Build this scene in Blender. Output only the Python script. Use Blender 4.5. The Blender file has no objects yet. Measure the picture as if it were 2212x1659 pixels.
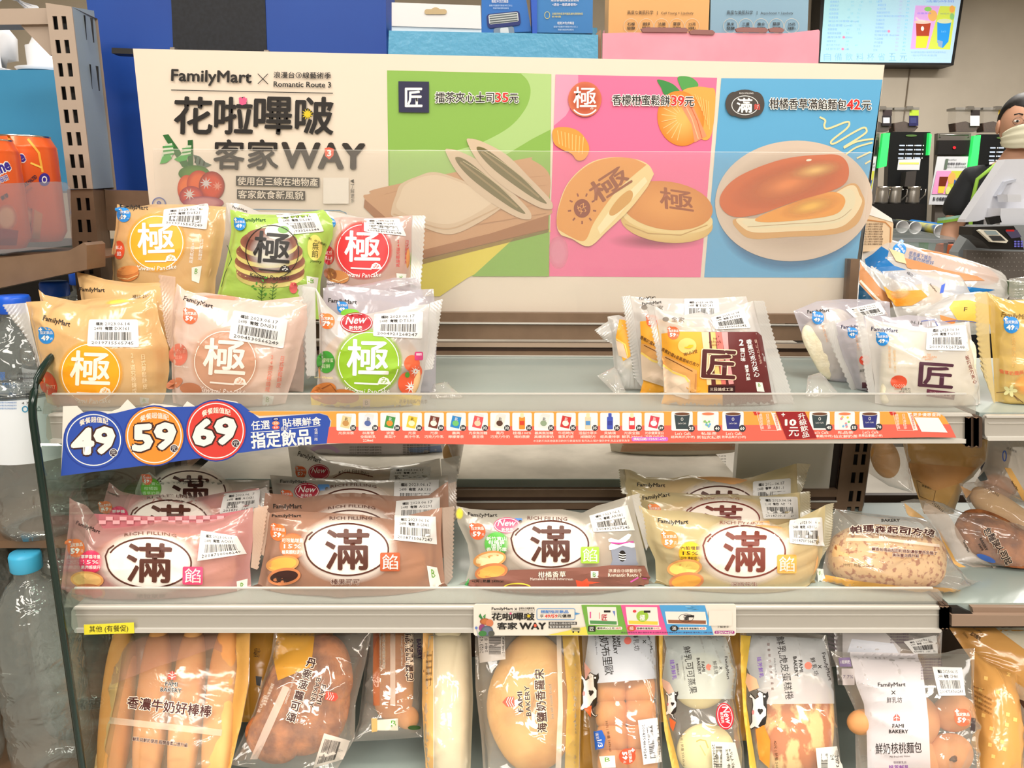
import bpy, bmesh, math, random
import numpy as np
from mathutils import Vector, Matrix
from mathutils.bvhtree import BVHTree
from mathutils.geometry import tessellate_polygon

SC = bpy.context.scene
COL = SC.collection
R = math.radians
# ---------------------------------------------------------------- camera, world, lights, exposure
FPX = 1640.0
CAM = Vector((0.0, -0.7065, 1.40))
ROT = Matrix.Rotation(-0.0246, 3, 'Z') @ Matrix.Rotation(R(90 - 13.3), 3, 'X') @ Matrix.Rotation(0.0085, 3, 'Z')
cd = bpy.data.cameras.new('camera'); cam = bpy.data.objects.new('camera', cd); COL.objects.link(cam)
cd.sensor_width = 36.0; cd.lens = FPX * 36.0 / 2212.0; cd.clip_start = 0.02; cd.clip_end = 60
cam.matrix_world = Matrix.Translation(CAM) @ ROT.to_4x4()
SC.camera = cam
SC.view_settings.view_transform = 'Standard'; SC.view_settings.look = 'None'
SC.view_settings.gamma = 1.0; SC.view_settings.use_curve_mapping = False
SC.view_settings.exposure = -1.08
SC.cycles.transparent_max_bounces = 40
SC.cycles.max_bounces = 7; SC.cycles.diffuse_bounces = 3; SC.cycles.glossy_bounces = 3; SC.cycles.transmission_bounces = 4
SC.cycles.caustics_reflective = False; SC.cycles.caustics_refractive = False
SC.cycles.sample_clamp_indirect = 6.0
w = bpy.data.worlds.new('world'); SC.world = w; w.use_nodes = True
w.node_tree.nodes['Background'].inputs[0].default_value = (1.0, 0.95, 0.89, 1)
w.node_tree.nodes['Background'].inputs[1].default_value = 1.0

def area(name, loc, rot, sx, sy, power, col):
    l = bpy.data.lights.new(name, 'AREA'); l.shape = 'RECTANGLE'; l.size = sx; l.size_y = sy
    l.energy = power; l.color = col
    o = bpy.data.objects.new(name, l); o.location = loc; o.rotation_euler = rot; COL.objects.link(o); return o
# ceiling panels over the aisle and the till, with added fill panels among them
area('aisle_and_fill_light', (-0.9, -0.9, 2.9), (R(-8), 0, 0), 0.35, 1.8, 62, (1, .95, .88))
area('aisle_and_fill_light', (0.6, -0.9, 2.9), (R(-8), 0, 0), 0.35, 1.8, 66, (1, .95, .88))
area('aisle_and_fill_light', (2.0, -0.6, 2.9), (0, 0, 0), 0.35, 1.5, 55, (1, .95, .88))
area('aisle_and_fill_light', (-1.2, -2.9, 2.9), (R(18), 0, 0), 1.6, 0.5, 95, (1, .94, .86))  # added fill behind the camera, throws light into the shelves
area('aisle_and_fill_light', (1.0, -2.9, 2.9), (R(18), 0, 0), 1.6, 0.5, 95, (1, .94, .86))  # second added fill from behind, same purpose
area('aisle_and_fill_light', (-0.4, 1.6, 2.9), (0, 0, 0), 0.35, 1.5, 60, (1, .95, .88))
area('aisle_and_fill_light', (-2.2, 3.0, 2.9), (0, 0, 0), 0.35, 1.8, 80, (1, .93, .82))  # added fill to brighten the left part of the back wall
area('till_light', (2.2, 2.0, 2.9), (0, 0, 0), 0.32, 1.5, 55, (1, .95, .88))
area('till_light', (3.0, 3.4, 2.9), (0, 0, 0), 1.5, 0.3, 130, (1, .95, .88))
# warm strips under the shelf fronts, shining down and back on the goods
area('shelf_strip', (0.0, 0.012, 1.168), (R(-30), 0, 0), 0.86, 0.012, 2.2, (1, .90, .76))
area('shelf_strip', (0.0, 0.012, 0.962), (R(-25), 0, 0), 0.86, 0.012, 2.6, (1, .90, .78))
area('rear_fill', (0.0, .45, 1.175), (0, 0, 0), 0.8, 0.03, 1.6, (1, .93, .82))  # added fill lamp, lifts the dark far-side shelf
area('shelf_strip', (0.72, 0.012, 0.962), (R(-25), 0, 0), 0.5, 0.012, 1.2, (1, .90, .78))

# ---------------------------------------------------------------- pixel -> world points (frame 2212 x 1659)
RN = np.array(ROT); CN = np.array(CAM)
def dirs(p):
    p = np.asarray(p, float).reshape(-1, 2)
    d = np.stack([(p[:, 0] - 1106.0) / FPX, -(p[:, 1] - 829.5) / FPX, -np.ones(len(p))], 1)
    return d @ RN.T
def hit(p, pl):
    p0, n = pl
    d = dirs(p); t = ((np.array(p0) - CN) @ np.array(n)) / (d @ np.array(n))
    return CN + d * t[:, None]
def YP(y): return ((0, y, 0), (0.0, -1.0, 0.0))
def ZP(z): return ((0, 0, z), (0.0, 0.0, 1.0))
def XP(x): return ((x, 0, 0), (1.0, 0.0, 0.0))
def LEAN(y0, z0, deg, yaw=0.0):
    a = R(deg); n = np.array((0, -math.cos(a), math.sin(a)))
    c, s = math.cos(R(yaw)), math.sin(R(yaw))
    n = np.array((n[0] * c - n[1] * s, n[0] * s + n[1] * c, n[2]))
    return ((0, y0, z0), tuple(n))
def P(px, py, y): return Vector(hit([(px, py)], YP(y))[0])
def PZ(px, py, z): return Vector(hit([(px, py)], ZP(z))[0])

# ---------------------------------------------------------------- materials
def lin(c, a=1.0):
    r = []
    for v in c[:3]:
        v = v / 255.0
        r.append(v / 12.92 if v <= 0.04045 else ((v + 0.055) / 1.055) ** 2.4)
    return (r[0], r[1], r[2], c[3] if len(c) > 3 else a)
MATS = {}
def nodes(m):
    m.use_nodes = True; nt = m.node_tree; nt.nodes.clear()
    return nt, nt.nodes, nt.links
def mat(name, c, rough=0.5, metal=0.0, c2=None, ns=30.0, bump=0.0, bs=60.0, coat=0.0, emit=None, es=1.0, spec=0.5, detail=4.0, lo=0.35, hi=0.65, sc=None, trans=0.0, ior=1.45):
    if name in MATS: return MATS[name]
    m = bpy.data.materials.new(name); nt, N, L = nodes(m)
    o = N.new('ShaderNodeOutputMaterial'); b = N.new('ShaderNodeBsdfPrincipled'); L.new(b.outputs[0], o.inputs[0])
    b.inputs['Base Color'].default_value = lin(c); b.inputs['Roughness'].default_value = rough
    b.inputs['Metallic'].default_value = metal; b.inputs['Coat Weight'].default_value = coat
    b.inputs['Coat Roughness'].default_value = 0.08
    b.inputs['Specular IOR Level'].default_value = spec
    b.inputs['Transmission Weight'].default_value = trans; b.inputs['IOR'].default_value = ior
    if c2 or bump:
        tc = N.new('ShaderNodeTexCoord'); mp = N.new('ShaderNodeMapping'); L.new(tc.outputs['Object'], mp.inputs[0])
        if sc: mp.inputs['Scale'].default_value = sc
    if c2:
        n = N.new('ShaderNodeTexNoise'); n.inputs['Scale'].default_value = ns; n.inputs['Detail'].default_value = detail
        L.new(mp.outputs[0], n.inputs['Vector'])
        r = N.new('ShaderNodeValToRGB'); r.color_ramp.elements[0].position = lo; r.color_ramp.elements[1].position = hi
        r.color_ramp.elements[0].color = lin(c); r.color_ramp.elements[1].color = lin(c2)
        L.new(n.outputs[0], r.inputs[0]); L.new(r.outputs[0], b.inputs['Base Color'])
    if bump:
        n = N.new('ShaderNodeTexNoise'); n.inputs['Scale'].default_value = bs; n.inputs['Detail'].default_value = 3
        L.new(mp.outputs[0], n.inputs['Vector'])
        k = N.new('ShaderNodeBump'); k.inputs['Strength'].default_value = bump; k.inputs['Distance'].default_value = 0.004
        L.new(n.outputs[0], k.inputs['Height']); L.new(k.outputs[0], b.inputs['Normal'])
    if emit:
        b.inputs['Emission Color'].default_value = lin(emit); b.inputs['Emission Strength'].default_value = es
    MATS[name] = m; return m
def film(name, c, fac, rough=0.17, gl=0.075, gp=0.6, tint=None, bump=0.25, bs=45.0, tr=0.18):
    """thin plastic film: part clear, part milky, with a gloss that grows at grazing angles"""
    if name in MATS: return MATS[name]
    m = bpy.data.materials.new(name); nt, N, L = nodes(m)
    o = N.new('ShaderNodeOutputMaterial')
    t = N.new('ShaderNodeBsdfTransparent'); t.inputs[0].default_value = lin(tint or (255, 255, 255))
    d = N.new('ShaderNodeBsdfDiffuse'); d.inputs[0].default_value = lin(c)
    tl = N.new('ShaderNodeBsdfTranslucent'); tl.inputs[0].default_value = lin(c)
    dm = N.new('ShaderNodeMixShader'); dm.inputs[0].default_value = tr; L.new(d.outputs[0], dm.inputs[1]); L.new(tl.outputs[0], dm.inputs[2])
    mx = N.new('ShaderNodeMixShader'); mx.inputs[0].default_value = fac; L.new(t.outputs[0], mx.inputs[1]); L.new(dm.outputs[0], mx.inputs[2])
    g = N.new('ShaderNodeBsdfGlossy'); g.inputs['Roughness'].default_value = rough
    lw = N.new('ShaderNodeLayerWeight'); lw.inputs[0].default_value = 0.5
    pw = N.new('ShaderNodeMath'); pw.operation = 'POWER'; pw.inputs[1].default_value = 3.0; L.new(lw.outputs['Facing'], pw.inputs[0])
    ml = N.new('ShaderNodeMath'); ml.operation = 'MULTIPLY_ADD'; ml.inputs[1].default_value = gp; ml.inputs[2].default_value = gl; L.new(pw.outputs[0], ml.inputs[0])
    ml.use_clamp = True
    m2 = N.new('ShaderNodeMixShader'); L.new(ml.outputs[0], m2.inputs[0]); L.new(mx.outputs[0], m2.inputs[1]); L.new(g.outputs[0], m2.inputs[2])
    L.new(m2.outputs[0], o.inputs[0])
    if bump:
        tc = N.new('ShaderNodeTexCoord')
        n = N.new('ShaderNodeTexNoise'); n.inputs['Scale'].default_value = bs; n.inputs['Detail'].default_value = 2; n.inputs['Distortion'].default_value = 1.2
        L.new(tc.outputs['Object'], n.inputs['Vector'])
        k = N.new('ShaderNodeBump'); k.inputs['Strength'].default_value = bump; k.inputs['Distance'].default_value = 0.004
        L.new(n.outputs[0], k.inputs['Height']); L.new(k.outputs[0], g.inputs['Normal']); L.new(k.outputs[0], d.inputs['Normal'])
    MATS[name] = m; return m
def print_mat(name, rough=0.4, emit=0.0, coat=0.0):
    """ink: colour and coverage from the mesh's colour attribute"""
    if name in MATS: return MATS[name]
    m = bpy.data.materials.new(name); nt, N, L = nodes(m)
    o = N.new('ShaderNodeOutputMaterial'); b = N.new('ShaderNodeBsdfPrincipled'); L.new(b.outputs[0], o.inputs[0])
    a = N.new('ShaderNodeVertexColor'); a.layer_name = 'Col'
    L.new(a.outputs['Color'], b.inputs['Base Color']); L.new(a.outputs['Alpha'], b.inputs['Alpha'])
    b.inputs['Roughness'].default_value = rough; b.inputs['Specular IOR Level'].default_value = 0.35
    b.inputs['Coat Weight'].default_value = coat; b.inputs['Coat Roughness'].default_value = 0.06
    if emit:
        L.new(a.outputs['Color'], b.inputs['Emission Color']); b.inputs['Emission Strength'].default_value = emit
    MATS[name] = m; return m
INK = print_mat('printed_ink'); INKG = print_mat('glossy_printed_ink', 0.3, coat=0.5); SCR = print_mat('lit_screen', 0.5, 1.0)

# ---------------------------------------------------------------- objects
ORG = {}
def props(o, label=None, cat=None, group=None, kind=None):
    if label: o['label'] = label
    if cat: o['category'] = cat
    if group: o['group'] = group
    if kind: o['kind'] = kind
    return o
def thing(name, label, cat, loc, group=None):
    o = bpy.data.objects.new(name, None); COL.objects.link(o); o.empty_display_size = 0.02
    o.location = Vector([float(v) for v in loc]); ORG[o.name] = np.array(o.location, float)
    return props(o, label, cat, group)
def obj(name, V, F, m, parent=None, smooth=False, C=None, label=None, cat=None, group=None, kind=None):
    V = np.asarray(V, float).reshape(-1, 3)
    if parent is not None: og = ORG[parent.name]
    else: og = np.array((V[:, 0].mean(), V[:, 1].mean(), V[:, 2].min()))
    me = bpy.data.meshes.new(name)
    W = V - og
    if isinstance(F, np.ndarray):
        k = F.shape[1]
        me.vertices.add(len(W)); me.vertices.foreach_set('co', W.ravel())
        me.loops.add(F.size); me.loops.foreach_set('vertex_index', F.ravel().astype(np.int32))
        me.polygons.add(len(F)); me.polygons.foreach_set('loop_start', np.arange(0, F.size, k, dtype=np.int32))
        me.update(calc_edges=True)
    else:
        me.from_pydata([tuple(v) for v in W], [], [list(f) for f in F])
    if m: me.materials.append(m)
    if smooth: me.polygons.foreach_set('use_smooth', [True] * len(me.polygons))
    if C is not None:
        at = me.color_attributes.new('Col', 'FLOAT_COLOR', 'POINT'); at.data.foreach_set('color', np.asarray(C, np.float32).ravel())
    me.update()
    o = bpy.data.objects.new(name, me); COL.objects.link(o)
    if parent is not None: o.parent = parent
    else: o.location = Vector(og)
    ORG[o.name] = og
    return props(o, label, cat, group, kind)

def prism(front, dv):
    """polygon (Nx3) swept by vector dv -> verts, faces"""
    f = np.asarray(front, float); n = len(f); V = np.vstack([f, f + np.asarray(dv, float)])
    F = [list(range(n))[::1], list(range(2 * n - 1, n - 1, -1))]
    for i in range(n):
        j = (i + 1) % n; F.append([i, n + i, n + j, j])
    return V, F
def slab(name, px, y, depth, m, parent=None, **k):
    """prism whose front outline is given at depth plane y and which goes back by depth"""
    V, F = prism(hit(px, YP(y)), (0, depth, 0)); return obj(name, V, F, m, parent, **k)
def join(parts):
    V = []; F = []; n = 0
    for v, f in parts:
        V.append(np.asarray(v, float)); F += [[i + n for i in q] for q in f]; n += len(v)
    return np.vstack(V), F
def box(x0, x1, y0, y1, z0, z1):
    return prism([(x0, y0, z0), (x1, y0, z0), (x1, y0, z1), (x0, y0, z1)], (0, y1 - y0, 0))
def boxo(name, b, m, parent=None, **k):
    V, F = box(*b); return obj(name, V, F, m, parent, **k)
def lathe(prof, cx, cy, seg=28, z0=0.0):
    V = []; F = []; n = len(prof)
    for (r, z) in prof:
        for i in range(seg):
            a = 2 * math.pi * i / seg; V.append((cx + r * math.cos(a), cy + r * math.sin(a), z0 + z))
    for k in range(n - 1):
        for i in range(seg):
            j = (i + 1) % seg; F.append([k * seg + i, k * seg + j, (k + 1) * seg + j, (k + 1) * seg + i])
    return V, F
def rrp(x0, y0, x1, y1, r, n=5):
    pts = []
    for cx, cy, a0 in ((x1 - r, y0 + r, -90), (x1 - r, y1 - r, 0), (x0 + r, y1 - r, 90), (x0 + r, y0 + r, 180)):
        for i in range(n + 1):
            a = R(a0 + 90 * i / n); pts.append((cx + r * math.cos(a), cy + r * math.sin(a)))
    return pts
def tube(pts, r, m, name, parent=None, seg=8, **k):
    V = []; F = []; pts = [Vector(p) for p in pts]
    for i, p in enumerate(pts):
        d = (pts[min(i + 1, len(pts) - 1)] - pts[max(i - 1, 0)]).normalized()
        u = d.orthogonal().normalized(); v = d.cross(u)
        for s in range(seg):
            a = 2 * math.pi * s / seg; V.append(p + (u * math.cos(a) + v * math.sin(a)) * r)
    for i in range(len(pts) - 1):
        for s in range(seg):
            t = (s + 1) % seg; F.append([i * seg + s, i * seg + t, (i + 1) * seg + t, (i + 1) * seg + s])
    F += [list(range(seg))[::-1], [(len(pts) - 1) * seg + s for s in range(seg)]]
    return obj(name, V, F, m, parent, smooth=True, **k)

# ---------------------------------------------------------------- lettering
_cu = bpy.data.curves.new('lettering', 'FONT'); _to = bpy.data.objects.new('type_setter', _cu); COL.objects.link(_to)
_cu.resolution_u = 2
_tc = {}
def glyphs(s, off=0.0, res=2):
    """outline of a line of text; off thickens the strokes by laying shifted copies over each other"""
    k = (s, 0, res)
    if k not in _tc:
        _cu.body = s; _cu.resolution_u = res
        dg = bpy.context.evaluated_depsgraph_get(); dg.update(); e = _to.evaluated_get(dg); me = e.to_mesh()
        me.calc_loop_triangles()
        v = np.zeros(len(me.vertices) * 3, np.float32); me.vertices.foreach_get('co', v)
        t = np.zeros(len(me.loop_triangles) * 3, np.int32); me.loop_triangles.foreach_get('vertices', t)
        e.to_mesh_clear()
        _tc[k] = (v.reshape(-1, 3)[:, :2].astype(float), t.reshape(-1, 3))
    v, t = _tc[k]
    if off > 0 and len(v):
        n = 4 if off < .045 else 8; o = off * .8
        V = [v + np.array((math.cos(math.pi * (2 * i + (n == 4) * .5) / n), math.sin(math.pi * (2 * i + (n == 4) * .5) / n))) * o for i in range(n)]
        if off > .08: V += [v + np.array((math.cos(math.pi * 2 * i / 6), math.sin(math.pi * 2 * i / 6))) * o * .5 for i in range(6)]
        m = len(v); z = np.repeat(np.arange(len(V)) * .066, m)
        v = np.vstack(V); t = np.vstack([t + m * i for i in range(len(V))])
        return v, t, z
    return v, t, 0.0
W_ = (250, 248, 244); K_ = (38, 34, 32)
def smooth(p, k=6, close=True):
    """Catmull-Rom curve through the points"""
    p = [np.array(q, float) for q in p]; n = len(p); out = []
    for i in range(n if close else n - 1):
        a, b, c, d = (p[(i - 1) % n], p[i], p[(i + 1) % n], p[(i + 2) % n]) if close else (p[max(i - 1, 0)], p[i], p[i + 1], p[min(i + 2, n - 1)])
        for j in range(k):
            t = j / k; out.append(tuple(.5 * (2 * b + (c - a) * t + (2 * a - 5 * b + 4 * c - d) * t * t + (3 * b - a - 3 * c + d) * t ** 3)))
    return out if close else out + [tuple(p[-1])]
class Art:
    """flat print gathered in photo pixels, laid on a surface by build()"""
    def __init__(s, da=1.0): s.V = []; s.Tr = []; s.C = []; s.L = []; s.n = 0; s.bb = []; s.xf = None; s.da = da
    def add(s, pts, tris, col, dz=0.0):
        pts = np.asarray(pts, float).reshape(-1, 2)
        if len(pts) == 0 or len(tris) == 0: return
        if s.xf is not None: pts = s.xf(pts)
        if isinstance(col, np.ndarray) and col.ndim == 2: c = col
        else: c = np.tile(np.array(lin(col, s.da)), (len(pts), 1))
        x0, y0 = pts.min(0); x1, y1 = pts.max(0); lay = 0
        for b in s.bb:
            if b[4] >= lay and b[0] < x1 and b[2] > x0 and b[1] < y1 and b[3] > y0: lay = b[4] + 1
        s.bb.append((x0, y0, x1, y1, lay))
        s.V.append(pts); s.Tr.append(np.asarray(tris, int).reshape(-1, 3) + s.n); s.C.append(c)
        s.L.append(np.full(len(pts), lay, float) + dz); s.n += len(pts)
    def blobp(s, pts, col, k=6): s.poly(smooth(pts, k), col)
    def poly(s, pts, col):
        t = tessellate_polygon([[Vector((p[0], p[1], 0)) for p in pts]]); s.add(pts, t, col)
    def grad(s, pts, cols):
        """convex polygon with a colour per corner (fan)"""
        n = len(pts); s.add(pts, [(0, i, i + 1) for i in range(1, n - 1)], np.array([lin(c) for c in cols]))
    def rect(s, x0, y0, x1, y1, col): s.add([(x0, y0), (x1, y0), (x1, y1), (x0, y1)], [(0, 1, 2), (0, 2, 3)], col)
    def rr(s, x0, y0, x1, y1, r, col): s.poly(rrp(x0, y0, x1, y1, r), col)
    def ell(s, cx, cy, rx, ry, col, edge=None, rot=0, n=32, mid=None):
        c, sn = math.cos(R(rot)), math.sin(R(rot)); A = np.linspace(0, 2 * math.pi, n, endpoint=False)
        def ringp(k): return [(cx + rx * k * math.cos(a) * c - ry * k * math.sin(a) * sn, cy + rx * k * math.cos(a) * sn + ry * k * math.sin(a) * c) for a in A]
        if edge is None: s.add([(cx, cy)] + ringp(1), [(0, 1 + i, 1 + (i + 1) % n) for i in range(n)], col); return
        m = mid if mid is not None else 0.6
        pts = [(cx, cy)] + ringp(m) + ringp(1)
        t = [(0, 1 + i, 1 + (i + 1) % n) for i in range(n)]
        for i in range(n):
            j = (i + 1) % n; t += [(1 + i, 1 + n + i, 1 + n + j), (1 + i, 1 + n + j, 1 + j)]
        s.add(pts, t, np.array([lin(col)] * (n + 1) + [lin(edge)] * n))
    def ring(s, cx, cy, rx, ry, wd, col, a0=0, a1=360, rot=0, n=48):
        c, sn = math.cos(R(rot)), math.sin(R(rot)); A = np.linspace(R(a0), R(a1), n + 1); pts = []
        for k in (0, 1):
            for a in A:
                x, y = (rx - wd * k) * math.cos(a), (ry - wd * k) * math.sin(a); pts.append((cx + x * c - y * sn, cy + x * sn + y * c))
        t = []
        for i in range(n): t += [(i, i + 1, n + 2 + i), (i, n + 2 + i, n + 1 + i)]
        s.add(pts, t, col)
    def line(s, pts, wd, col, close=False):
        pts = [np.array(p, float) for p in pts]
        if close: pts = pts + [pts[0]]
        V = []; n = len(pts)
        for i, p in enumerate(pts):
            if close and i in (0, n - 1): d = pts[1] - pts[-2]
            else: d = pts[min(i + 1, n - 1)] - pts[max(i - 1, 0)]
            L = math.hypot(*d) or 1; q = np.array((-d[1], d[0])) / L * wd / 2
            V += [p - q, p + q]
        t = []
        for i in range(n - 1): t += [(2 * i, 2 * i + 1, 2 * i + 3), (2 * i, 2 * i + 3, 2 * i + 2)]
        s.add(V, t, col)
    def T(s, t, cx, cy, wd, ht, col, rot=0, bold=0.0, bow=0.0, out=0.0, oc=W_, sh=0.0, res=2):
        if out:
            s.T(t, cx, cy, wd * (1 + 1.1 * out / max(1, len(t)) * 2) if wd else None, ht * (1 + 2.2 * out), oc, rot, bold + out, bow, 0, sh=sh, res=res)
        v, tr, dz = glyphs(t, bold, res)
        if len(v) == 0: return
        mn, mx = v.min(0), v.max(0); e = mx - mn
        k = ht / e[1]; kx = (wd / e[0]) if wd else k
        x = (v[:, 0] - (mn[0] + mx[0]) / 2) * kx; y = -(v[:, 1] - (mn[1] + mx[1]) / 2) * k
        x = x - y * sh
        if bow: hw = e[0] * kx / 2; y = y + bow * ((x / hw) ** 2)
        c, sn = math.cos(R(rot)), math.sin(R(rot))
        s.add(np.stack([cx + x * c - y * sn, cy + x * sn + y * c], 1), tr, col, dz)
    def TV(s, t, cx, cy, wd, ht, col, rot=0, bold=0.0, out=0.0, oc=W_):
        n = len(t); ch = ht / n
        c, sn = math.cos(R(rot)), math.sin(R(rot))
        for pas in ((1, 0) if out else (0,)):
            b = bold + (out if pas else 0); Vs = []; Ts = []; Zs = []; k = 0
            for i, q in enumerate(t):
                v, tr, dz = glyphs(q, b)
                if len(v) == 0: continue
                ax = 0.5 if ord(q) > 0x2000 else (v[:, 0].min() + v[:, 0].max()) / 2
                x = (v[:, 0] - ax) * wd; y = -(v[:, 1] - 0.38) * ch + (i + 0.5) * ch - ht / 2
                Vs.append(np.stack([cx + x * c - y * sn, cy + x * sn + y * c], 1)); Ts.append(tr + k); k += len(v); Zs.append(np.zeros(len(v)) + dz)
            if Vs: s.add(np.vstack(Vs), np.vstack(Ts), oc if pas else col, np.concatenate(Zs))
    def bars(s, x0, y0, x1, y1, seed=1, col=K_, horiz=False):
        rnd = random.Random(seed); n = 38; V = []; t = []; k = 0; u = 0.0; ws = [rnd.choice((1, 1, 2, 3)) for _ in range(2 * n)]; tot = sum(ws)
        for i in range(n):
            a = u / tot; b = (u + ws[2 * i]) / tot; u += ws[2 * i] + ws[2 * i + 1]
            if horiz: V += [(x0, y0 + (y1 - y0) * a), (x1, y0 + (y1 - y0) * a), (x1, y0 + (y1 - y0) * b), (x0, y0 + (y1 - y0) * b)]
            else: V += [(x0 + (x1 - x0) * a, y0), (x0 + (x1 - x0) * b, y0), (x0 + (x1 - x0) * b, y1), (x0 + (x1 - x0) * a, y1)]
            t += [(k, k + 1, k + 2), (k, k + 2, k + 3)]; k += 4
        s.add(V, t, col)
    def quad(s, q):
        """following strokes are drawn in a unit square carried to the four corners q (tl, tr, br, bl)"""
        q = [np.array(p, float) for p in q]
        def f(p):
            u = p[:, :1]; v = p[:, 1:]
            return q[0] * (1 - u) * (1 - v) + q[1] * u * (1 - v) + q[2] * u * v + q[3] * (1 - u) * v
        s.xf = f
    def turn(s, cx, cy, deg, k=1.0, ox=None, oy=None):
        c, sn = math.cos(R(deg)) * k, math.sin(R(deg)) * k; ox = cx if ox is None else ox; oy = cy if oy is None else oy
        s.xf = lambda p: np.stack([ox + (p[:, 0] - cx) * c - (p[:, 1] - cy) * sn, oy + (p[:, 0] - cx) * sn + (p[:, 1] - cy) * c], 1)
    def build(s, name, surf, parent=None, off=0.0004, step=0.0001, maxe=16.0, m=None, **k):
        if not s.V: return None
        V = np.vstack(s.V); T = np.vstack(s.Tr); C = np.vstack(s.C); L = np.concatenate(s.L)
        for _ in range(9):
            a, b, c = V[T[:, 0]], V[T[:, 1]], V[T[:, 2]]
            e = np.stack([np.hypot(*(b - a).T), np.hypot(*(c - b).T), np.hypot(*(a - c).T)], 1)
            i = e.argmax(1); big = e[np.arange(len(T)), i] > maxe
            if not big.any(): break
            Tb = T[big]; ib = i[big]; r = np.arange(len(Tb))
            p = Tb[r, ib]; q = Tb[r, (ib + 1) % 3]; o = Tb[r, (ib + 2) % 3]
            key = np.sort(np.stack([p, q], 1), 1); uk, inv = np.unique(key, axis=0, return_inverse=True); inv = inv.ravel()
            mid = len(V) + inv
            V = np.vstack([V, (V[uk[:, 0]] + V[uk[:, 1]]) / 2]); C = np.vstack([C, (C[uk[:, 0]] + C[uk[:, 1]]) / 2])
            L = np.concatenate([L, L[uk[:, 0]]])
            T = np.vstack([T[~big], np.stack([p, mid, o], 1), np.stack([mid, q, o], 1)])
        W = surf(V, off + L * step)
        return obj(name, W, T, m or INK, parent, C=C, **k)
def on_plane(pl):
    n = np.array(pl[1], float)
    return lambda V, h: hit(V, pl) + n * np.asarray(h)[:, None]
def on_mesh(V, F, pl):
    """print follows this surface"""
    bv = BVHTree.FromPolygons([tuple(v) for v in V], [tuple(int(i) for i in f) for f in F]); n0 = np.array(pl[1], float)
    def f(px, h):
        D = dirs(px); base = hit(px, pl) + n0 * 0.002; out = np.empty((len(px), 3)); C = Vector(CN)
        for i in range(len(px)):
            r = bv.ray_cast(C, Vector(D[i]))
            if r[0] is None: out[i] = base[i] + n0 * h[i]
            else:
                # move towards the camera so that layers never cross
                d = D[i] / np.linalg.norm(D[i]); out[i] = np.array(r[0]) - d * h[i]
        return out
    return f

# ---------------------------------------------------------------- bags
def resamp(pl, n):
    p = np.array(pl, float); d = np.r_[0, np.cumsum(np.hypot(*np.diff(p, axis=0).T))]; t = np.linspace(0, d[-1], n)
    return np.stack([np.interp(t, d, p[:, 0]), np.interp(t, d, p[:, 1])], 1)
def coons(top, right, bottom, left, nu, nv):
    T = resamp(top, nu); B = resamp(bottom, nu); Lf = resamp(left, nv); Rt = resamp(right, nv)
    u = np.linspace(0, 1, nu)[None, :, None]; v = np.linspace(0, 1, nv)[:, None, None]
    S = (1 - v) * T[None] + v * B[None] + (1 - u) * Lf[:, None] + u * Rt[:, None]
    S -= (1 - u) * (1 - v) * T[0] + u * (1 - v) * T[-1] + (1 - u) * v * B[0] + u * v * B[-1]
    return S
def gridf(nu, nv):
    i = np.arange(nv - 1)[:, None] * nu + np.arange(nu - 1)[None]
    return np.stack([i, i + nu, i + nu + 1, i + 1], -1).reshape(-1, 4)
def creases(u, v, seed, amp, n=14, asp=1.4):
    rnd = random.Random(seed); h = np.zeros_like(u)
    for i in range(n):
        side = rnd.choice('LRTBLR')
        a = {'L': (0, rnd.random()), 'R': (1, rnd.random()), 'T': (rnd.random(), 0), 'B': (rnd.random(), 1)}[side]
        b = (a[0] + (rnd.uniform(.15, .6) * (1 if side == 'L' else -1) if side in 'LR' else rnd.uniform(-.25, .25)),
             a[1] + (rnd.uniform(-.3, .3) if side in 'LR' else rnd.uniform(.2, .6) * (1 if side == 'T' else -1)))
        dx, dy = (b[0] - a[0]) * asp, b[1] - a[1]; L = math.hypot(dx, dy)
        px, py = (u - a[0]) * asp, v - a[1]; t = (px * dx + py * dy) / (L * L); d = np.abs(px * dy - py * dx) / L
        wd = rnd.uniform(.012, .05); k = np.clip(np.minimum(t / .12, (1 - t) / .7), 0, 1)
        h += rnd.choice((1, 1, -.8)) * rnd.uniform(.4, 1) * amp * np.exp(-d / wd) * k
    return h
def floor_of(pl): return max([z for z in (1.203, 0.997, 0.745) + ((1.032,) if pl[0][1] >= .29 else ()) if z <= pl[0][2] + .0015] + [0]) + .0008
class Bag: pass
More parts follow.
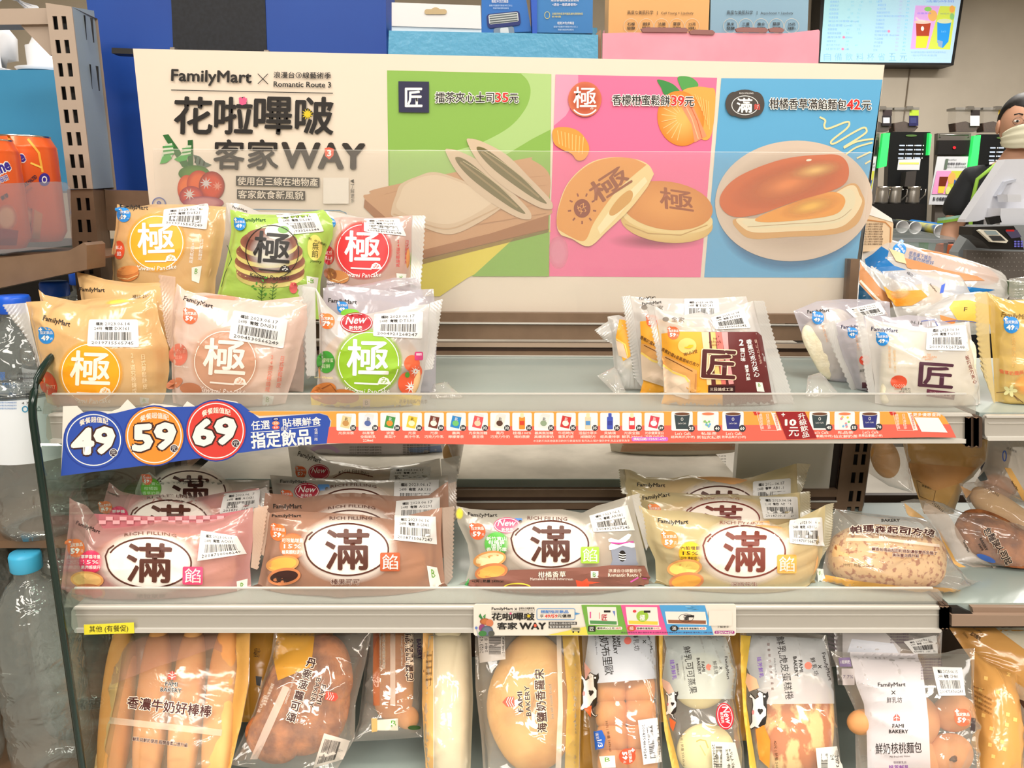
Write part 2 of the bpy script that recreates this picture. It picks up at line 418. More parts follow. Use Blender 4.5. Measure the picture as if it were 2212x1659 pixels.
def bag(name, label, top, right, bottom, left, pl, H=.026, hb=.012, m=None, seed=1, cr=.0030, ncr=15, nu=56, nv=44, cat='packaged bread', group=None, pu=.75, pv=.6, pleat=.0012, side=(1, 1)):
    S = coons(top, right, bottom, left, nu, nv); base = hit(S.reshape(-1, 2), pl).reshape(nv, nu, 3)
    n = np.array(pl[1], float)
    u, v = np.meshgrid(np.linspace(0, 1, nu), np.linspace(0, 1, nv))
    a = np.clip(1 - np.abs(2 * u - 1) ** 2.4, 0, 1) ** pu; b = np.clip(1 - np.abs(2 * v - 1) ** 2.6, 0, 1) ** pv
    prof = a * b
    edge = np.clip(np.minimum.reduce([u * side[0] / .06 + (1 - side[0]), (1 - u) * side[1] / .06 + (1 - side[1]), v / .04, (1 - v) / .04]), 0, 1)
    rnd = random.Random(seed + 77); f1, f2 = rnd.uniform(30, 50), rnd.uniform(30, 50)
    pl_ = np.sin(v * f1 + 2 * np.sin(v * 9)) * np.exp(-u / .10) + np.sin(v * f2 + 3 * np.sin(v * 7)) * np.exp(-(1 - u) / .10)
    h = H * prof + (creases(u, v, seed, cr, ncr) + pleat * pl_) * edge
    h = np.where(edge < 1, np.maximum(h, 0.0002) * edge, np.maximum(h, 0.0008))
    fr = base + n * h[..., None]; bk = base - n * (hb * prof)[..., None]; zl = floor_of(pl)
    fr[..., 2] = np.maximum(fr[..., 2], zl); bk[..., 2] = np.maximum(bk[..., 2], zl)
    F1 = gridf(nu, nv); V = np.vstack([fr.reshape(-1, 3), bk.reshape(-1, 3)]); F2 = F1[:, ::-1] + nu * nv
    g = Bag(); g.pl = pl; g.H = H
    g.root = thing(name, label, cat, (V[:, 0].mean(), V[:, 1].mean(), V[:, 2].min()), group)
    g.film = obj('wrapper_film', V, np.vstack([F1, F2]), m, g.root, smooth=True)
    g.surf = on_mesh(fr.reshape(-1, 3), F1, pl)
    return g
def seal(g, q, m, ribs=4, teeth=18, name='crimped_seal', th=0.0007, amp=.0010):
    """crimped end strip: q = outer top, inner top, inner bottom, outer bottom (pixels)"""
    ot, it, ib, ob = [np.array(p, float) for p in q]; n = np.array(g.pl[1], float); V = []; F = []
    nc = ribs * 2 + 1; nr = teeth * 2 + 1
    outv = (ot - it); outv = outv / (math.hypot(*outv) or 1)
    for r in range(nr):
        v = r / (nr - 1); o = ot * (1 - v) + ob * v; i = it * (1 - v) + ib * v
        o = o + outv * (3.0 if r % 2 else 0)
        row = np.array([i * (1 - k / (nc - 1)) + o * (k / (nc - 1)) for k in range(nc)])
        w = hit(row, g.pl) + n * (np.array([amp if k % 2 else 0 for k in range(nc)])[:, None] + .0012 * math.sin(v * 7 + ot[0]))
        V.append(w)
    V = np.array(V).reshape(-1, 3); F1 = gridf(nc, nr); m_ = len(V)
    V2 = V - n * th
    return obj(name, np.vstack([V, V2]), np.vstack([F1, F1[:, ::-1] + m_]), m, g.root)
def blob(name, cx, cy, rx, ry, pl, th, m, parent, rot=0, off=0.0, e=1.0, nz=0.0, seed=0, nu=36, nv=20, ez=1.0, label=None):
    """rounded loaf: pixel outline rx, ry on the plane, half thickness th metres; e<1 squarer"""
    rnd = random.Random(seed); c, s = math.cos(R(rot)), math.sin(R(rot)); px = []; z = []
    def sp(x, k): return math.copysign(abs(x) ** k, x)
    ph = [rnd.uniform(0, 6.28) for _ in range(6)]
    for j in range(nv + 1):
        t = -math.pi / 2 + math.pi * j / nv
        for i in range(nu):
            p = 2 * math.pi * i / nu
            a = sp(math.cos(t), ez) * sp(math.cos(p), e); b = sp(math.cos(t), ez) * sp(math.sin(p), e); q = sp(math.sin(t), ez)
            k = 1 + nz * (math.sin(3 * p + ph[0]) * .5 + math.sin(5 * p + 2 * t + ph[1]) * .3 + math.sin(4 * t + ph[2]) * .4)
            x, y = rx * a * k, ry * b * k
            px.append((cx + x * c - y * s, cy + x * s + y * c)); z.append(off + th * q * k)
    n = np.array(pl[1], float); V = hit(px, pl) + n * np.array(z)[:, None]; V[:, 2] = np.maximum(V[:, 2], floor_of(pl) + .0005); F = []
    for j in range(nv):
        for i in range(nu):
            i2 = (i + 1) % nu; F.append([j * nu + i, j * nu + i2, (j + 1) * nu + i2, (j + 1) * nu + i])
    o = obj(name, V, F, m, parent, smooth=True)
    if label: o['label'] = label
    return o
# ================================================================ room
MWALL = mat('painted_wall', (218, 207, 190), 0.8, c2=(210, 199, 182), ns=3)
MFLOOR = mat('floor_tile', (196, 190, 180), 0.35, c2=(184, 178, 168), ns=5)
MCEIL = mat('ceiling_board', (232, 230, 224), 0.9, c2=(226, 224, 218), ns=4)
boxo('floor', (-5, 7, -4, 6, -0.05, 0), MFLOOR, kind='structure')
boxo('ceiling', (-5, 7, -4, 6, 3.0, 3.05), MCEIL, kind='structure')
boxo('wall_back', (-5, 7, 5.2, 5.3, 0, 3.0), MWALL, kind='structure')
boxo('wall_front', (-5, 7, -4.1, -4.0, 0, 3.0), MWALL, kind='structure')
boxo('wall_right', (7, 7.1, -4, 5.2, 0, 3.0), MWALL, kind='structure')
boxo('wall_left', (-5.1, -5, -4, 5.2, 0, 3.0), MWALL, kind='structure')
boxo('trim_1', (2.33, 2.335, 5.185, 5.2, 0, 3.0), mat('panel_joint', (150, 138, 122), 0.8), kind='structure')
boxo('trim_2', (3.05, 3.055, 5.185, 5.2, 0, 3.0), MATS['panel_joint'], kind='structure')

# ================================================================ bakery shelf unit
BROWN = mat('brown_steel', (124, 100, 80), 0.42, c2=(116, 93, 74), ns=40, spec=0.4)
BROWND = mat('dark_brown_steel', (72, 54, 42), 0.5)
BLACK = mat('black_plastic', (24, 22, 22), 0.45)
GREY = mat('shelf_grey', (166, 178, 172), 0.28, c2=(158, 171, 166), ns=8, coat=0.25)
RAILG = mat('clear_grey_rail', (176, 171, 162), 0.3, coat=0.3)
RAILW = mat('pale_rail_lip', (204, 200, 192), 0.3, coat=0.3)
FENCE = film('clear_guard', (214, 208, 198), 0.30, rough=0.1, gl=0.03, gp=0.3, bump=0, tr=0.3)
FENCEE = film('guard_edge', (240, 238, 232), 0.75, rough=0.15, gl=0.08, bump=0)
Z1, Z2, Z3 = 1.203, 0.997, 0.745
DEP = 0.288
def rail(name, label, q, zs, group=None, lines=(), m=RAILG):
    """price rail: q = (x0, x1, rowtop, rowbottom) px at the shelf front"""
    x0, x1, r0, r1 = q; c = P((x0 + x1) / 2, r1, 0)
    t = thing(name, label, 'price rail', (c.x, 0, c.z), group)
    def band(nm, a, b, y, d, mm, ins=0, rad=10):
        pts = rrp(x0 + ins, r0 + (r1 - r0) * a, x1 - ins, r0 + (r1 - r0) * b, min(rad, (r1 - r0) * (b - a) * .45)); slab(nm, pts, y, d, mm, t)
    band('channel', 0.0, .93, 0.0, .005, m, 0, 12)
    band('top_lip', .02, .10, -.0022, .003, RAILW, 4, 3)
    band('groove', .30, .33, -.0008, .002, RAILW, 8, 1)
    band('bottom_lip', .86, 1.0, -.0032, .009, RAILW, 6, 4)
    return t
def fence(name, label, x0, x1, r0, r1, group=None):
    c = P((x0 + x1) / 2, r1, 0); t = thing(name, label, 'shelf guard', (c.x, 0, c.z), group)
    V, F = prism(hit([(x0, r1), (x0 + 4, r0 + 14), (x0 + 14, r0 + 2), (x0 + 22, r0), (x1 - 22, r0), (x1 - 8, r0 + 3), (x1, r0 + 14), (x1, r1)], YP(.0065)), (0, .0018, 0))
    obj('guard_panel', V, F, FENCE, t)
    slab('guard_edge', [(x0 + 20, r0 - 1.3), (x1 - 20, r0 - 1.3), (x1 - 20, r0 + 1.6), (x0 + 20, r0 + 1.6)], .0062, .0024, FENCEE, t)
    return t
def shelf(name, label, x0, x1, z, y0, y1, th=.022, m=GREY, front=True):
    t = thing(name, label, 'shelf', ((x0 + x1) / 2, (y0 + y1) / 2, z - th))
    boxo('shelf_plate', (x0, x1, y0, y1, z - th, z), m, t)
    boxo('underside_brace', (x0 + .01, x1 - .01, y0 + .02, y0 + .045, z - th - .012, z - th - .0005), BROWND, t)
    return t
XL = P(100, 905, .0).x; XR = P(2100, 905, .0).x
rail('price_rail', 'grey plastic price rail along the upper bakery shelf, carrying the orange promotion strip', (100, 2104, 893, 958), Z1)
fence('shelf_guard', 'low clear plastic guard in front of the pancake bags on the upper shelf', 92, 2108, 851, 894)
shelf('bakery_shelf', 'upper grey bakery shelf holding the round pancake bags', XL, XR, Z1, .009, DEP)
rail('price_rail', 'grey plastic price rail of the middle shelf, with yellow sticker at its left end', (154, 2040, 1311, 1367), Z2)
fence('shelf_guard', 'low clear plastic guard in front of the filled bun bags on the middle shelf', 140, 2036, 1271, 1312)
shelf('bakery_shelf', 'middle grey bakery shelf holding the filled bun bags', XL, XR, Z2, .009, .255)
shelf('bakery_shelf', 'lowest grey bakery shelf under the upright bread bags', XL - .01, XR + .6, Z3, -.10, .30)
# back rails of the upper shelf (below the poster)
def rows(y, r0, r1, x0=100, x1=2100, d=.012):
    a, b = P(1100, r0, y).z, P(1100, r1, y).z; return (XL, XR, y, y + d, b, a)
t = thing('back_rail_set', 'horizontal brown steel back rails under the promotion poster', 'shelf rail', (0, .30, Z1))
for r0, r1, y, m in ((676, 696, .285, BROWN), (702, 733, .287, BROWN), (741, 750, .287, mat('light_brown_steel', (168, 146, 126), 0.4)), (749, 760, .292, BROWND), (760, 771, .284, BROWN)):
    boxo('rail', rows(y, r0, r1), m, t)
boxo('bright_lip', (XL, XR, .283, .286, P(1100, 699.5, .285).z, P(1100, 697.5, .285).z), RAILW, t)
boxo('bright_lip', (XL, XR, .283, .286, Z1 + .0005, Z1 + .002), RAILW, t)
t = thing('back_rail_set', 'horizontal brown steel back rails behind the filled bun bags', 'shelf rail', (0, .26, Z2))
for r0, r1, y, m in ((1058, 1074, .258, BROWN), (1074, 1084, .262, BROWND), (1085, 1100, .258, BROWN), (1100, 1112, .262, BROWND)):
    boxo('rail', rows(y, r0, r1, d=.010), m, t)
boxo('bright_lip', (XL, XR, .255, .258, P(1100, 1084.5, .257).z, P(1100, 1082, .257).z), RAILW, t)
# the far-side shelves seen through the gaps
z = 1.032
t = thing('rear_shelf', 'pale grey shelf of the far side seen under the upper shelf', 'shelf', (0, .5, z - .012))
boxo('shelf_plate', (XL + .01, XR - .13, .275, .62, z - .012, z), mat('pale_shelf', (226, 220, 208), 0.22, c2=(197, 191, 180), ns=14, coat=0.4), t)
boxo('shelf_lip', (XL + .01, XR - .13, .272, .275, z - .012, z + .003), GREY, t)
boxo('rear_shelf', (XL + .01, XR - .01, .31, .62, 1.19, 1.20), MATS['pale_shelf'], label='pale far-side shelf seen as a bright slit behind the upper back rails', cat='shelf')
# perforated uprights
def perforated(name, label, fr, side, y, slots, m, mside, sw=(9, 29), depth=.03, cat='shelf upright'):
    """fr: front face px quad tl,tr,br,bl; side: outer two px of the side face (top, bottom); slots: px centres"""
    tl, tr, br, bl = fr; c = P(*bl, y); t = thing(name, label, cat, c)
    def lx(a, b, row):
        k = (row - a[1]) / (b[1] - a[1]); return a[0] + (b[0] - a[0]) * k
    rws = sorted(set(s[1] for s in slots)); V = []; F = []; holes = []
    def q(p): V.extend(p); F.append(list(range(len(V) - len(p), len(V))))
    prev = [(tl[0], tl[1]), (tr[0], tr[1])]
    for r in rws:
        xs = sorted(s[0] for s in slots if s[1] == r); y0, y1 = r - sw[1] / 2, r + sw[1] / 2
        y0 = max(y0, max(tl[1], tr[1]) + 1); y1 = min(y1, min(bl[1], br[1]) - 1)
        q([prev[0], prev[1], (lx(tr, br, y0), y0), (lx(tl, bl, y0), y0)])
        cur = lx(tl, bl, r)
        L0, L1 = lx(tl, bl, y0), lx(tl, bl, y1)
        for x in xs:
            dx = (L1 - L0) / 2; a, b = x - sw[0] / 2, x + sw[0] / 2
            q([(L0, y0), (a - dx, y0), (a + dx, y1), (L1, y1)]); holes.append([(a - dx, y0), (b - dx, y0), (b + dx, y1), (a + dx, y1)])
            L0, L1 = b - dx, b + dx
        q([(L0, y0), (lx(tr, br, y0), y0), (lx(tr, br, y1), y1), (L1, y1)])
        prev = [(lx(tl, bl, y1), y1), (lx(tr, br, y1), y1)]
    q([prev[0], prev[1], br, bl])
    W = hit(V, YP(y)); o = obj('front_face', W, F, m, t)
    sd = o.modifiers.new('thickness', 'SOLIDIFY'); sd.thickness = .0018; sd.offset = -1
    a = hit([tl, tr, br, bl], YP(y)); dz = (0, depth, 0)
    Vb = np.vstack([a, a + np.array(dz)])
    obj('back_channel', Vb + np.array((0, .0022, 0)), [[4, 5, 6, 7], [0, 4, 7, 3], [0, 1, 5, 4], [3, 2, 6, 7]], m, t)
    s0 = hit([tr, br], YP(y)); e = hit(side, YP(y + depth))
    obj('side_face', np.vstack([s0, e, e + np.array((-.002, .001, 0)), s0 + np.array((-.002, .001, 0))]), [[0, 2, 3, 1], [6, 4, 5, 7], [0, 1, 7, 6], [2, 3, 5, 4]], mside, t)
    obj('dark_inside', hit([tl, tr, br, bl], YP(y + .012)) * 1.0, [[0, 1, 2, 3]], BLACK, t)
    return t
BEIGE = mat('beige_steel', (178, 160, 144), 0.4); LITSIDE = mat('blue_lit_steel_side', (156, 170, 178), 0.35)  # side tone has the bluish light on that face put into its colour
S = []
for a, b, r in ((315, 365, 130), (330, 380, 262), (344, 397, 393), (362, 412, 523), (377, 427, 652), (394, 445, 778), (410, 459, 903)):
    S += [(a / 2.594, r / 2.594), (b / 2.594, r / 2.594)]
S += [(426 / 2.594, 1020 / 2.594), (474 / 2.594, 1020 / 2.594)]
t = perforated('shelf_upright', 'beige perforated steel upright beside the dark blue carton at upper left', [(100, 7), (156, 15), (202, 408), (149, 408)], [(203, 23), (246, 405)], .33, S, BEIGE, LITSIDE, sw=(10, 29), depth=.06)
for (x, y) in ((181, 32), (197, 38), (193, 138), (209, 142)):
    pts = hit([(x - 2.6, y), (x + 2.6, y + 1), (x + 3.4, y + 14), (x + 6, y + 54), (x + 4.4, y + 54), (x - .5, y + 14)], YP(.3585)) ; V, F = prism(pts, (0, .001, 0)); obj('key_slot', V, F, BLACK, t)
t = perforated('shelf_upright', 'dark brown perforated upright below the beige one, left of the poster', [(146, 409), (202, 409), (232, 720), (176, 720)], [(225, 409), (258, 720)], .332,
    [(x + k * 2.2, r) for k, r in enumerate((441, 488, 534, 578, 624)) for x in (172, 191)], BROWN, BROWN, sw=(9, 27), depth=.03)
slab('cross_beam', [(226, 410), (326, 412), (326, 500), (232, 498)], .36, .03, BROWN, label='brown steel cross beam between the dark upright and the poster', cat='beam')
t = perforated('shelf_upright', 'dark brown perforated upright under the upper shelf at its right end', [(1822, 950), (1884, 950), (1858, 1120), (1800, 1120)], [(1886, 950), (1862, 1120)], .262,
    [(1847 - k * 5.0, r) for k, r in ((0, 992), (1, 1031), (2, 1071), (-.9, 964), (3, 1105))] + [(1864 - k * 5.0, r) for k, r in ((0, 992), (1, 1031), (2, 1071), (-.9, 964), (3, 1105))], BROWN, BROWND, sw=(9, 23), depth=.02)
slab('bracket_arm', [(1785, 950), (1822, 950), (1801, 1120), (1772, 1120)], .266, .02, mat('very_dark_steel', (38, 27, 22), 0.5), label='very dark steel bracket against the perforated upright at right', cat='bracket')
slab('bracket_arm', [(330, 985), (392, 985), (388, 1050), (340, 1050)], .27, .02, BROWND, label='dark brown bracket under the upper shelf, behind the blue banner', cat='bracket')
slab('poster_bracket', [(1838, 560), (1857, 560), (1850, 676), (1832, 676)], .283, .03, BROWN, label='short brown bracket clasping the lower right corner of the poster', cat='bracket')
# right-hand neighbour shelf
def cplate(x0, x1, r0, r1, y, d, m, nm, t): slab(nm, rrp(x0, r0, x1, r1, 7), y, d, m, t)
for (r0, r1, zz, lab, xb, xe) in ((899, 968, Z1, 'upper', 2090, 2123), (1308, 1362, Z2, 'middle', 2034, 2052)):
    t = thing('rail_bracket', 'pair of dark brown end brackets between the two %s price rails' % lab, 'bracket', P(xb, r1, 0))
    w_ = (xe - xb) / 2
    for k in range(2):
        cplate(xb + k * w_ + 1, xb + (k + 1) * w_ - 1, r0, r1, -.002, .05, BROWND, 'bracket_plate', t)
        cplate(xb + k * w_ + 1, xb + k * w_ + 4, r0 + 3, r1 - 3, -.0035, .002, BROWN, 'bracket_edge', t)
rail('price_rail', 'grey plastic price rail of the neighbouring upper shelf at the right edge', (2127, 2420, 897, 952), Z1)
shelf('bakery_shelf', 'grey neighbouring upper shelf at the right edge', P(2127, 905, 0).x, P(2127, 905, 0).x + .5, Z1, .009, DEP)
t = thing('price_rail', 'bare brown steel front rail of the neighbouring middle shelf', 'price rail', P(2060, 1360, 0))
slab('front_face', [(2056, 1329), (2420, 1331), (2420, 1353), (2056, 1353)], 0, .006, mat('taupe_steel', (150, 126, 108), 0.4), t)
slab('upper_step', [(2100, 1312), (2420, 1313), (2420, 1327), (2104, 1327)], .006, .006, MATS['taupe_steel'], t)
slab('dark_notch', [(2056, 1313), (2074, 1313), (2104, 1327), (2056, 1330)], .003, .006, BLACK, t)
shelf('bakery_shelf', 'grey neighbouring middle shelf under the ham and cheese breads', P(2060, 1330, 0).x, P(2060, 1330, 0).x + .55, Z2 - .004, .012, .29)
boxo('white_deflector', (XR - .14, XR - .01, .262, .275, 1.02, 1.10), mat('white_card', (226, 222, 214), 0.5), label='slanted white plate behind the yellow peanut bun bags', cat='panel')
boxo('lower_partition', (XL, XR + .6, .301, .31, 0, 1.0), BROWND, label='dark back panel of the bakery gondola behind the lowest shelf', cat='panel')

# ================================================================ glass end panel
GL = bpy.data.materials.new('end_glass'); nt, N, L = nodes(GL)
o_ = N.new('ShaderNodeOutputMaterial'); t_ = N.new('ShaderNodeBsdfTransparent'); t_.inputs[0].default_value = (.80, .88, .85, 1)
g_ = N.new('ShaderNodeBsdfGlossy'); g_.inputs['Roughness'].default_value = .03; m_ = N.new('ShaderNodeMixShader'); m_.inputs[0].default_value = .07; L.new(t_.outputs[0], m_.inputs[1]); L.new(g_.outputs[0], m_.inputs[2]); L.new(m_.outputs[0], o_.inputs[0])
MATS['end_glass'] = GL
GE = mat('dark_green_glass_edge', (22, 42, 36), 0.15)
xg = P(92, 1000, -.02).x
prof = [(-.02, .3), (-.02, P(76, 905, -.02).z)]
zt = P(76, 905, -.02).z
for k in range(1, 8):
    a = R(90 * k / 7); prof.append((-.02 + .07 * (1 - math.cos(a)), zt + .055 * math.sin(a)))
prof += [(.30, zt + .055), (.30, .3)]
t = thing('glass_end_panel', 'clear glass end panel with dark green edge between the water bottles and the bakery shelf', 'glass panel', (xg, .1, .3))
V, F = prism([(xg, y, z) for y, z in prof], (-.005, 0, 0)); obj('glass_sheet', V, F, GL, t)
tube([(xg - .0025, y - .001, z) for y, z in prof[:-2]], .0036, GE, 'polished_edge', t)

# ================================================================ water bottles on the neighbouring shelf
PET = film('clear_bottle_plastic', (214, 224, 222), .15, rough=.05, gl=.07, gp=.8, bump=1.0, bs=40, tint=(250, 252, 251))
CAPB = mat('blue_cap', (26, 92, 214), 0.35); CAPL = mat('light_blue_cap', (70, 178, 222), 0.35)
WLAB = mat('white_bottle_label', (232, 238, 244), 0.4)
def bottle(x, y, zb, h, r, cap, label, lab=True, name='water_bottle'):
    t = thing(name, label, 'bottle', (x, y, zb), 'water bottles behind the glass panel')
    pr = [(r * .55, .004), (r * .9, 0), (r, .012)]
    k = .03
    while k < h * .58: pr += [(r, k), (r * .955, k + .007), (r, k + .014)]; k += .03
    pr += [(r, h * .62), (r * .97, h * .68), (r * .82, h * .78), (r * .5, h * .87), (r * .3, h * .90), (r * .3, h * .945)]
    V, F = lathe(pr, x, y, 28, zb); obj('bottle_body', V, F, PET, t, smooth=True)
    V, F = lathe([(0.0005, h), (r * .33, h), (r * .36, h - .003), (r * .36, h * .935), (r * .34, h * .93)], x, y, 24, zb); obj('cap', V, F, cap, t, smooth=True)
    if lab:
        V, F = lathe([(r * 1.012, h * .34), (r * 1.016, h * .345), (r * 1.016, h * .60), (r * 1.012, h * .605)], x, y, 36, zb); lo = obj('paper_label', V, F, WLAB, t, smooth=True)
        return t, (V, F)
    return t, None
zt_ = P(65, 1146, .10).z; hb_ = P(65, 641, .10).z - zt_
bx = [(-.512, .112), (-.552, .262), (-.590, .40), (-.62, .50), (-.66, .12), (-.70, .26)]
words_ = ['nearest the glass edge, with blue cap and white label', 'second from the front on the upper bottle shelf, blue cap', 'third from the front on the upper bottle shelf, blue cap', 'farthest back on the upper bottle shelf', 'left of the front bottle on the upper bottle shelf', 'left and behind on the upper bottle shelf']
for i, (x, y) in enumerate(bx):
    t, lb = bottle(x, y, zt_, hb_, .046, CAPB, 'clear water bottle ' + words_[i])
    if i == 0:
        a = Art(); a.T('單', 8, 812, 14, 18, (70, 120, 200)); a.T('喝好水', 22, 832, 30, 14, (90, 150, 215)); a.T('通過HACCP ISO22', 66, 806, 50, 5, K_)
        for k in range(6): a.T('品名包裝飲用水容量', 62, 815 + k * 6, 44, 4.5, (70, 70, 80))
        for k in range(6): a.T('請置於陰涼乾燥處保存', 18, 850 + k * 6.5, 36, 4, (90, 140, 200))
        a.bars(56, 846, 82, 868, 5); a.T('4 710', 60, 871, 26, 5, K_); a.ring(54, 884, 7, 7, 2.4, (60, 150, 190)); a.T('△', 84, 882, 12, 11, (90, 120, 110))
        a.build('label_print', on_mesh(lb[0], lb[1], YP(.06)), t, off=.0006)
zb_ = zt_ - .297
bx = [(-.512, .07), (-.535, .17), (-.57, .27), (-.60, .38), (-.635, .09), (-.68, .22)]
bwords = ['nearest the glass edge on the lower bottle shelf, light blue cap', 'second from the front on the lower bottle shelf', 'third from the front on the lower bottle shelf', 'farthest back on the lower bottle shelf', 'left of the front one on the lower bottle shelf', 'left and behind on the lower bottle shelf']
for i, (x, y) in enumerate(bx): bottle(x, y, zb_, .285, .044, CAPL, 'clear unlabelled water bottle ' + bwords[i], lab=False)
BSH = mat('brown_board', (112, 86, 64), 0.5)
boxo('bottle_shelf', (-1.4, xg - .012, .074, .55, zt_ - .009, zt_ - .0005), BSH, label='brown shelf under the blue-capped water bottles', cat='shelf')
boxo('bottle_shelf', (-1.4, xg - .012, -.01, .55, zb_ - .016, zb_ - .0005), BSH, label='brown shelf under the lower water bottles at bottom left', cat='shelf')
boxo('rear_partition', (-1.5, xg - .01, .56, .58, 0, 1.34), mat('grey_green_board', (66, 72, 68), .5), label='dark back panel behind the water bottles', cat='panel')
# ================================================================ drink cans and guard, left
zc = 0
def can(cx_px, row_b, row_t, y, label, letters):
    b = P(cx_px, row_b, y); h = P(cx_px, row_t, y).z - b.z; r = h * .285
    t = thing('drink_can', label, 'can', (b.x, y + r, b.z), 'orange malt drink cans'); x, yy = b.x, y + r
    V, F = lathe([(r * .8, 0.0), (r * .86, .003), (r, .012), (r, h * .86), (r * .99, h * .88), (r, h * .895), (r * .97, h * .91), (r * .84, h * .985)], x, yy, 40, b.z)
    body = obj('can_body', V, F, mat('orange_can', (240, 100, 40), 0.3, metal=0.15, coat=0.3), t, smooth=True)
    VV, FF = lathe([(r * .84, h * .985), (r * .86, h), (r * .82, h), (r * .80, h * .985), (0.0005, h * .98)], x, yy, 40, b.z); obj('rim', VV, FF, mat('tin', (196, 192, 186), 0.25, metal=1), t, smooth=True)
    V2, F2 = lathe([(r * .8, 0.0), (r * .87, .004)], x, yy, 40, b.z)
    a = Art(); letters(a); a.build('can_print', on_mesh(V, F, YP(y)), t, off=.0005, step=.00008, maxe=8)
def canA(a):
    a.line([(20, 292), (18, 330), (8, 370)], 6, (245, 170, 60)); a.line([(60, 300), (84, 330), (92, 372)], 5, (245, 180, 70)); a.line([(66, 352), (90, 362)], 4, (250, 210, 90))
    a.T('ine', 36, 343, 36, 24, (60, 44, 150), rot=-22, bold=.06, out=.09, oc=W_)
    a.T('田', 29, 377, 13, 13, (60, 44, 150), rot=-20, bold=.03, out=.06, oc=W_); a.T('NUTRITIOUS MALTED', 56, 398, 58, 9, (70, 44, 60), rot=-38, bold=.05); a.T('Milk Drink', 56, 414, 34, 7, (160, 70, 40), rot=-38)
    a.ell(96, 388, 12, 14, (60, 44, 150)); a.T('O', 96, 388, 12, 16, W_, bold=.03)
    a.grad([(52, 455), (70, 450), (66, 520), (40, 520)], [(150, 30, 30)] * 4); a.ell(50, 468, 22, 26, (228, 160, 120), edge=(240, 120, 80, .2)); a.poly([(28, 486), (70, 492), (64, 524), (34, 526)], (170, 30, 34))
    a.poly([(74, 452), (92, 462), (86, 518), (70, 514)], (206, 130, 80)); a.T('保久乳', 30, 520, 22, 7, W_)
def canB(a):
    a.T('tine', 2, 362, 40, 26, (60, 44, 150), rot=-24, bold=.06, out=.09, oc=W_); a.T('阿華田', 4, 388, 28, 13, (60, 44, 150), rot=-24, bold=.03, out=.06)
    a.T('麥芽', 10, 425, 18, 10, (60, 30, 40), rot=-30, bold=.05); a.ell(14, 470, 24, 30, (232, 170, 130), edge=(240, 130, 90, .2)); a.poly([(-10, 492), (40, 498), (36, 530), (-6, 530)], (150, 24, 30))
can(40, 524, 289, .215, 'orange malt drink can, the more complete one behind the clear guard', canA)
can(-46, 540, 296, .142, 'orange malt drink can cut off by the left edge of the view', canB)
t = thing('shelf_guard', 'clear grey plastic guard in front of the orange drink cans', 'shelf guard', P(60, 545, .10))
V, F = prism(hit([(-90, 400), (120, 392), (140, 394), (150, 404), (154, 530), (0, 548), (-90, 556)], YP(.135)), (0, .002, 0)); obj('guard_panel', V, F, film('smoky_guard', (150, 150, 158), .28, rough=.1, gl=.04, bump=0), t)
boxo('can_shelf', (-1.3, P(188, 560, .13).x, .13, .33, P(60, 560, .13).z - .001, P(60, 560, .13).z + .001), BSH, label='thin brown shelf top under the orange drink cans', cat='shelf')
V, F = prism(hit([(-80, 566), (150, 541), (180, 524), (187, 530), (188, 582), (0, 622), (-80, 640)], YP(.128)), (0, .04, 0)); obj('shelf_beam', V, F, BROWN, label='thick brown steel beam under the orange drink cans', cat='beam')
slab('shade_sheet', [(-80, 636), (0, 620), (190, 585), (235, 600), (235, 700), (-80, 720)], .42, .01, BLACK, label='black shadow gap panel behind the blue bottle caps', cat='panel')  # black sheet put in for the shade below the can beam
# pump bottles, blue carton at the far left, steel arm
slab('blue_carton', [(-60, 151), (128, 151), (150, 412), (-60, 412)], .55, .25, mat('blue_card', (62, 146, 190), 0.45, c2=(56, 138, 184), ns=6), label='light blue carton standing behind the beige upright at left', cat='carton')
slab('crossbar', [(-60, 20), (104, 17), (108, 52), (-60, 54)], .345, .03, BEIGE, label='beige steel arm running left from the upright', cat='bracket')
V, F = prism(hit([(44, 54), (107, 54), (114, 118), (108, 120)], YP(.35)), (0, .012, 0)); obj('steel_gusset', V, F, BEIGE, label='beige triangular gusset under the steel arm', cat='bracket')
for cxp, lb in ((96, 'white pump bottle behind the beige upright, on the light blue carton'), (-30, 'white pump bottle cut off at the left edge, on the light blue carton')):
    b = P(cxp, 158, .70); t = thing('pump_bottle', lb, 'bottle', b, 'white pump bottles')
    V, F = lathe([(.040, .001), (.040, .002), (.043, .006), (.024, .010), (.024, .042), (.018, .044), (.010, .06), (.010, .075)], b.x, .70, 28, b.z); obj('pump_neck', V, F, mat('white_plastic', (236, 236, 240), 0.35), t, smooth=True)
    tube([(b.x, .70, b.z + .07), (b.x - .005, .70, b.z + .10), (b.x - .045, .69, b.z + .125), (b.x - .08, .685, b.z + .10)], .010, MATS['white_plastic'], 'spout', t)
tube([P(-14, 60, .80), P(12, 88, .80), P(14, 120, .80), P(-8, 136, .80)], .02, MATS['white_plastic'], 'plastic_handle', None, label='curved white plastic handle at the left edge', cat='handle')

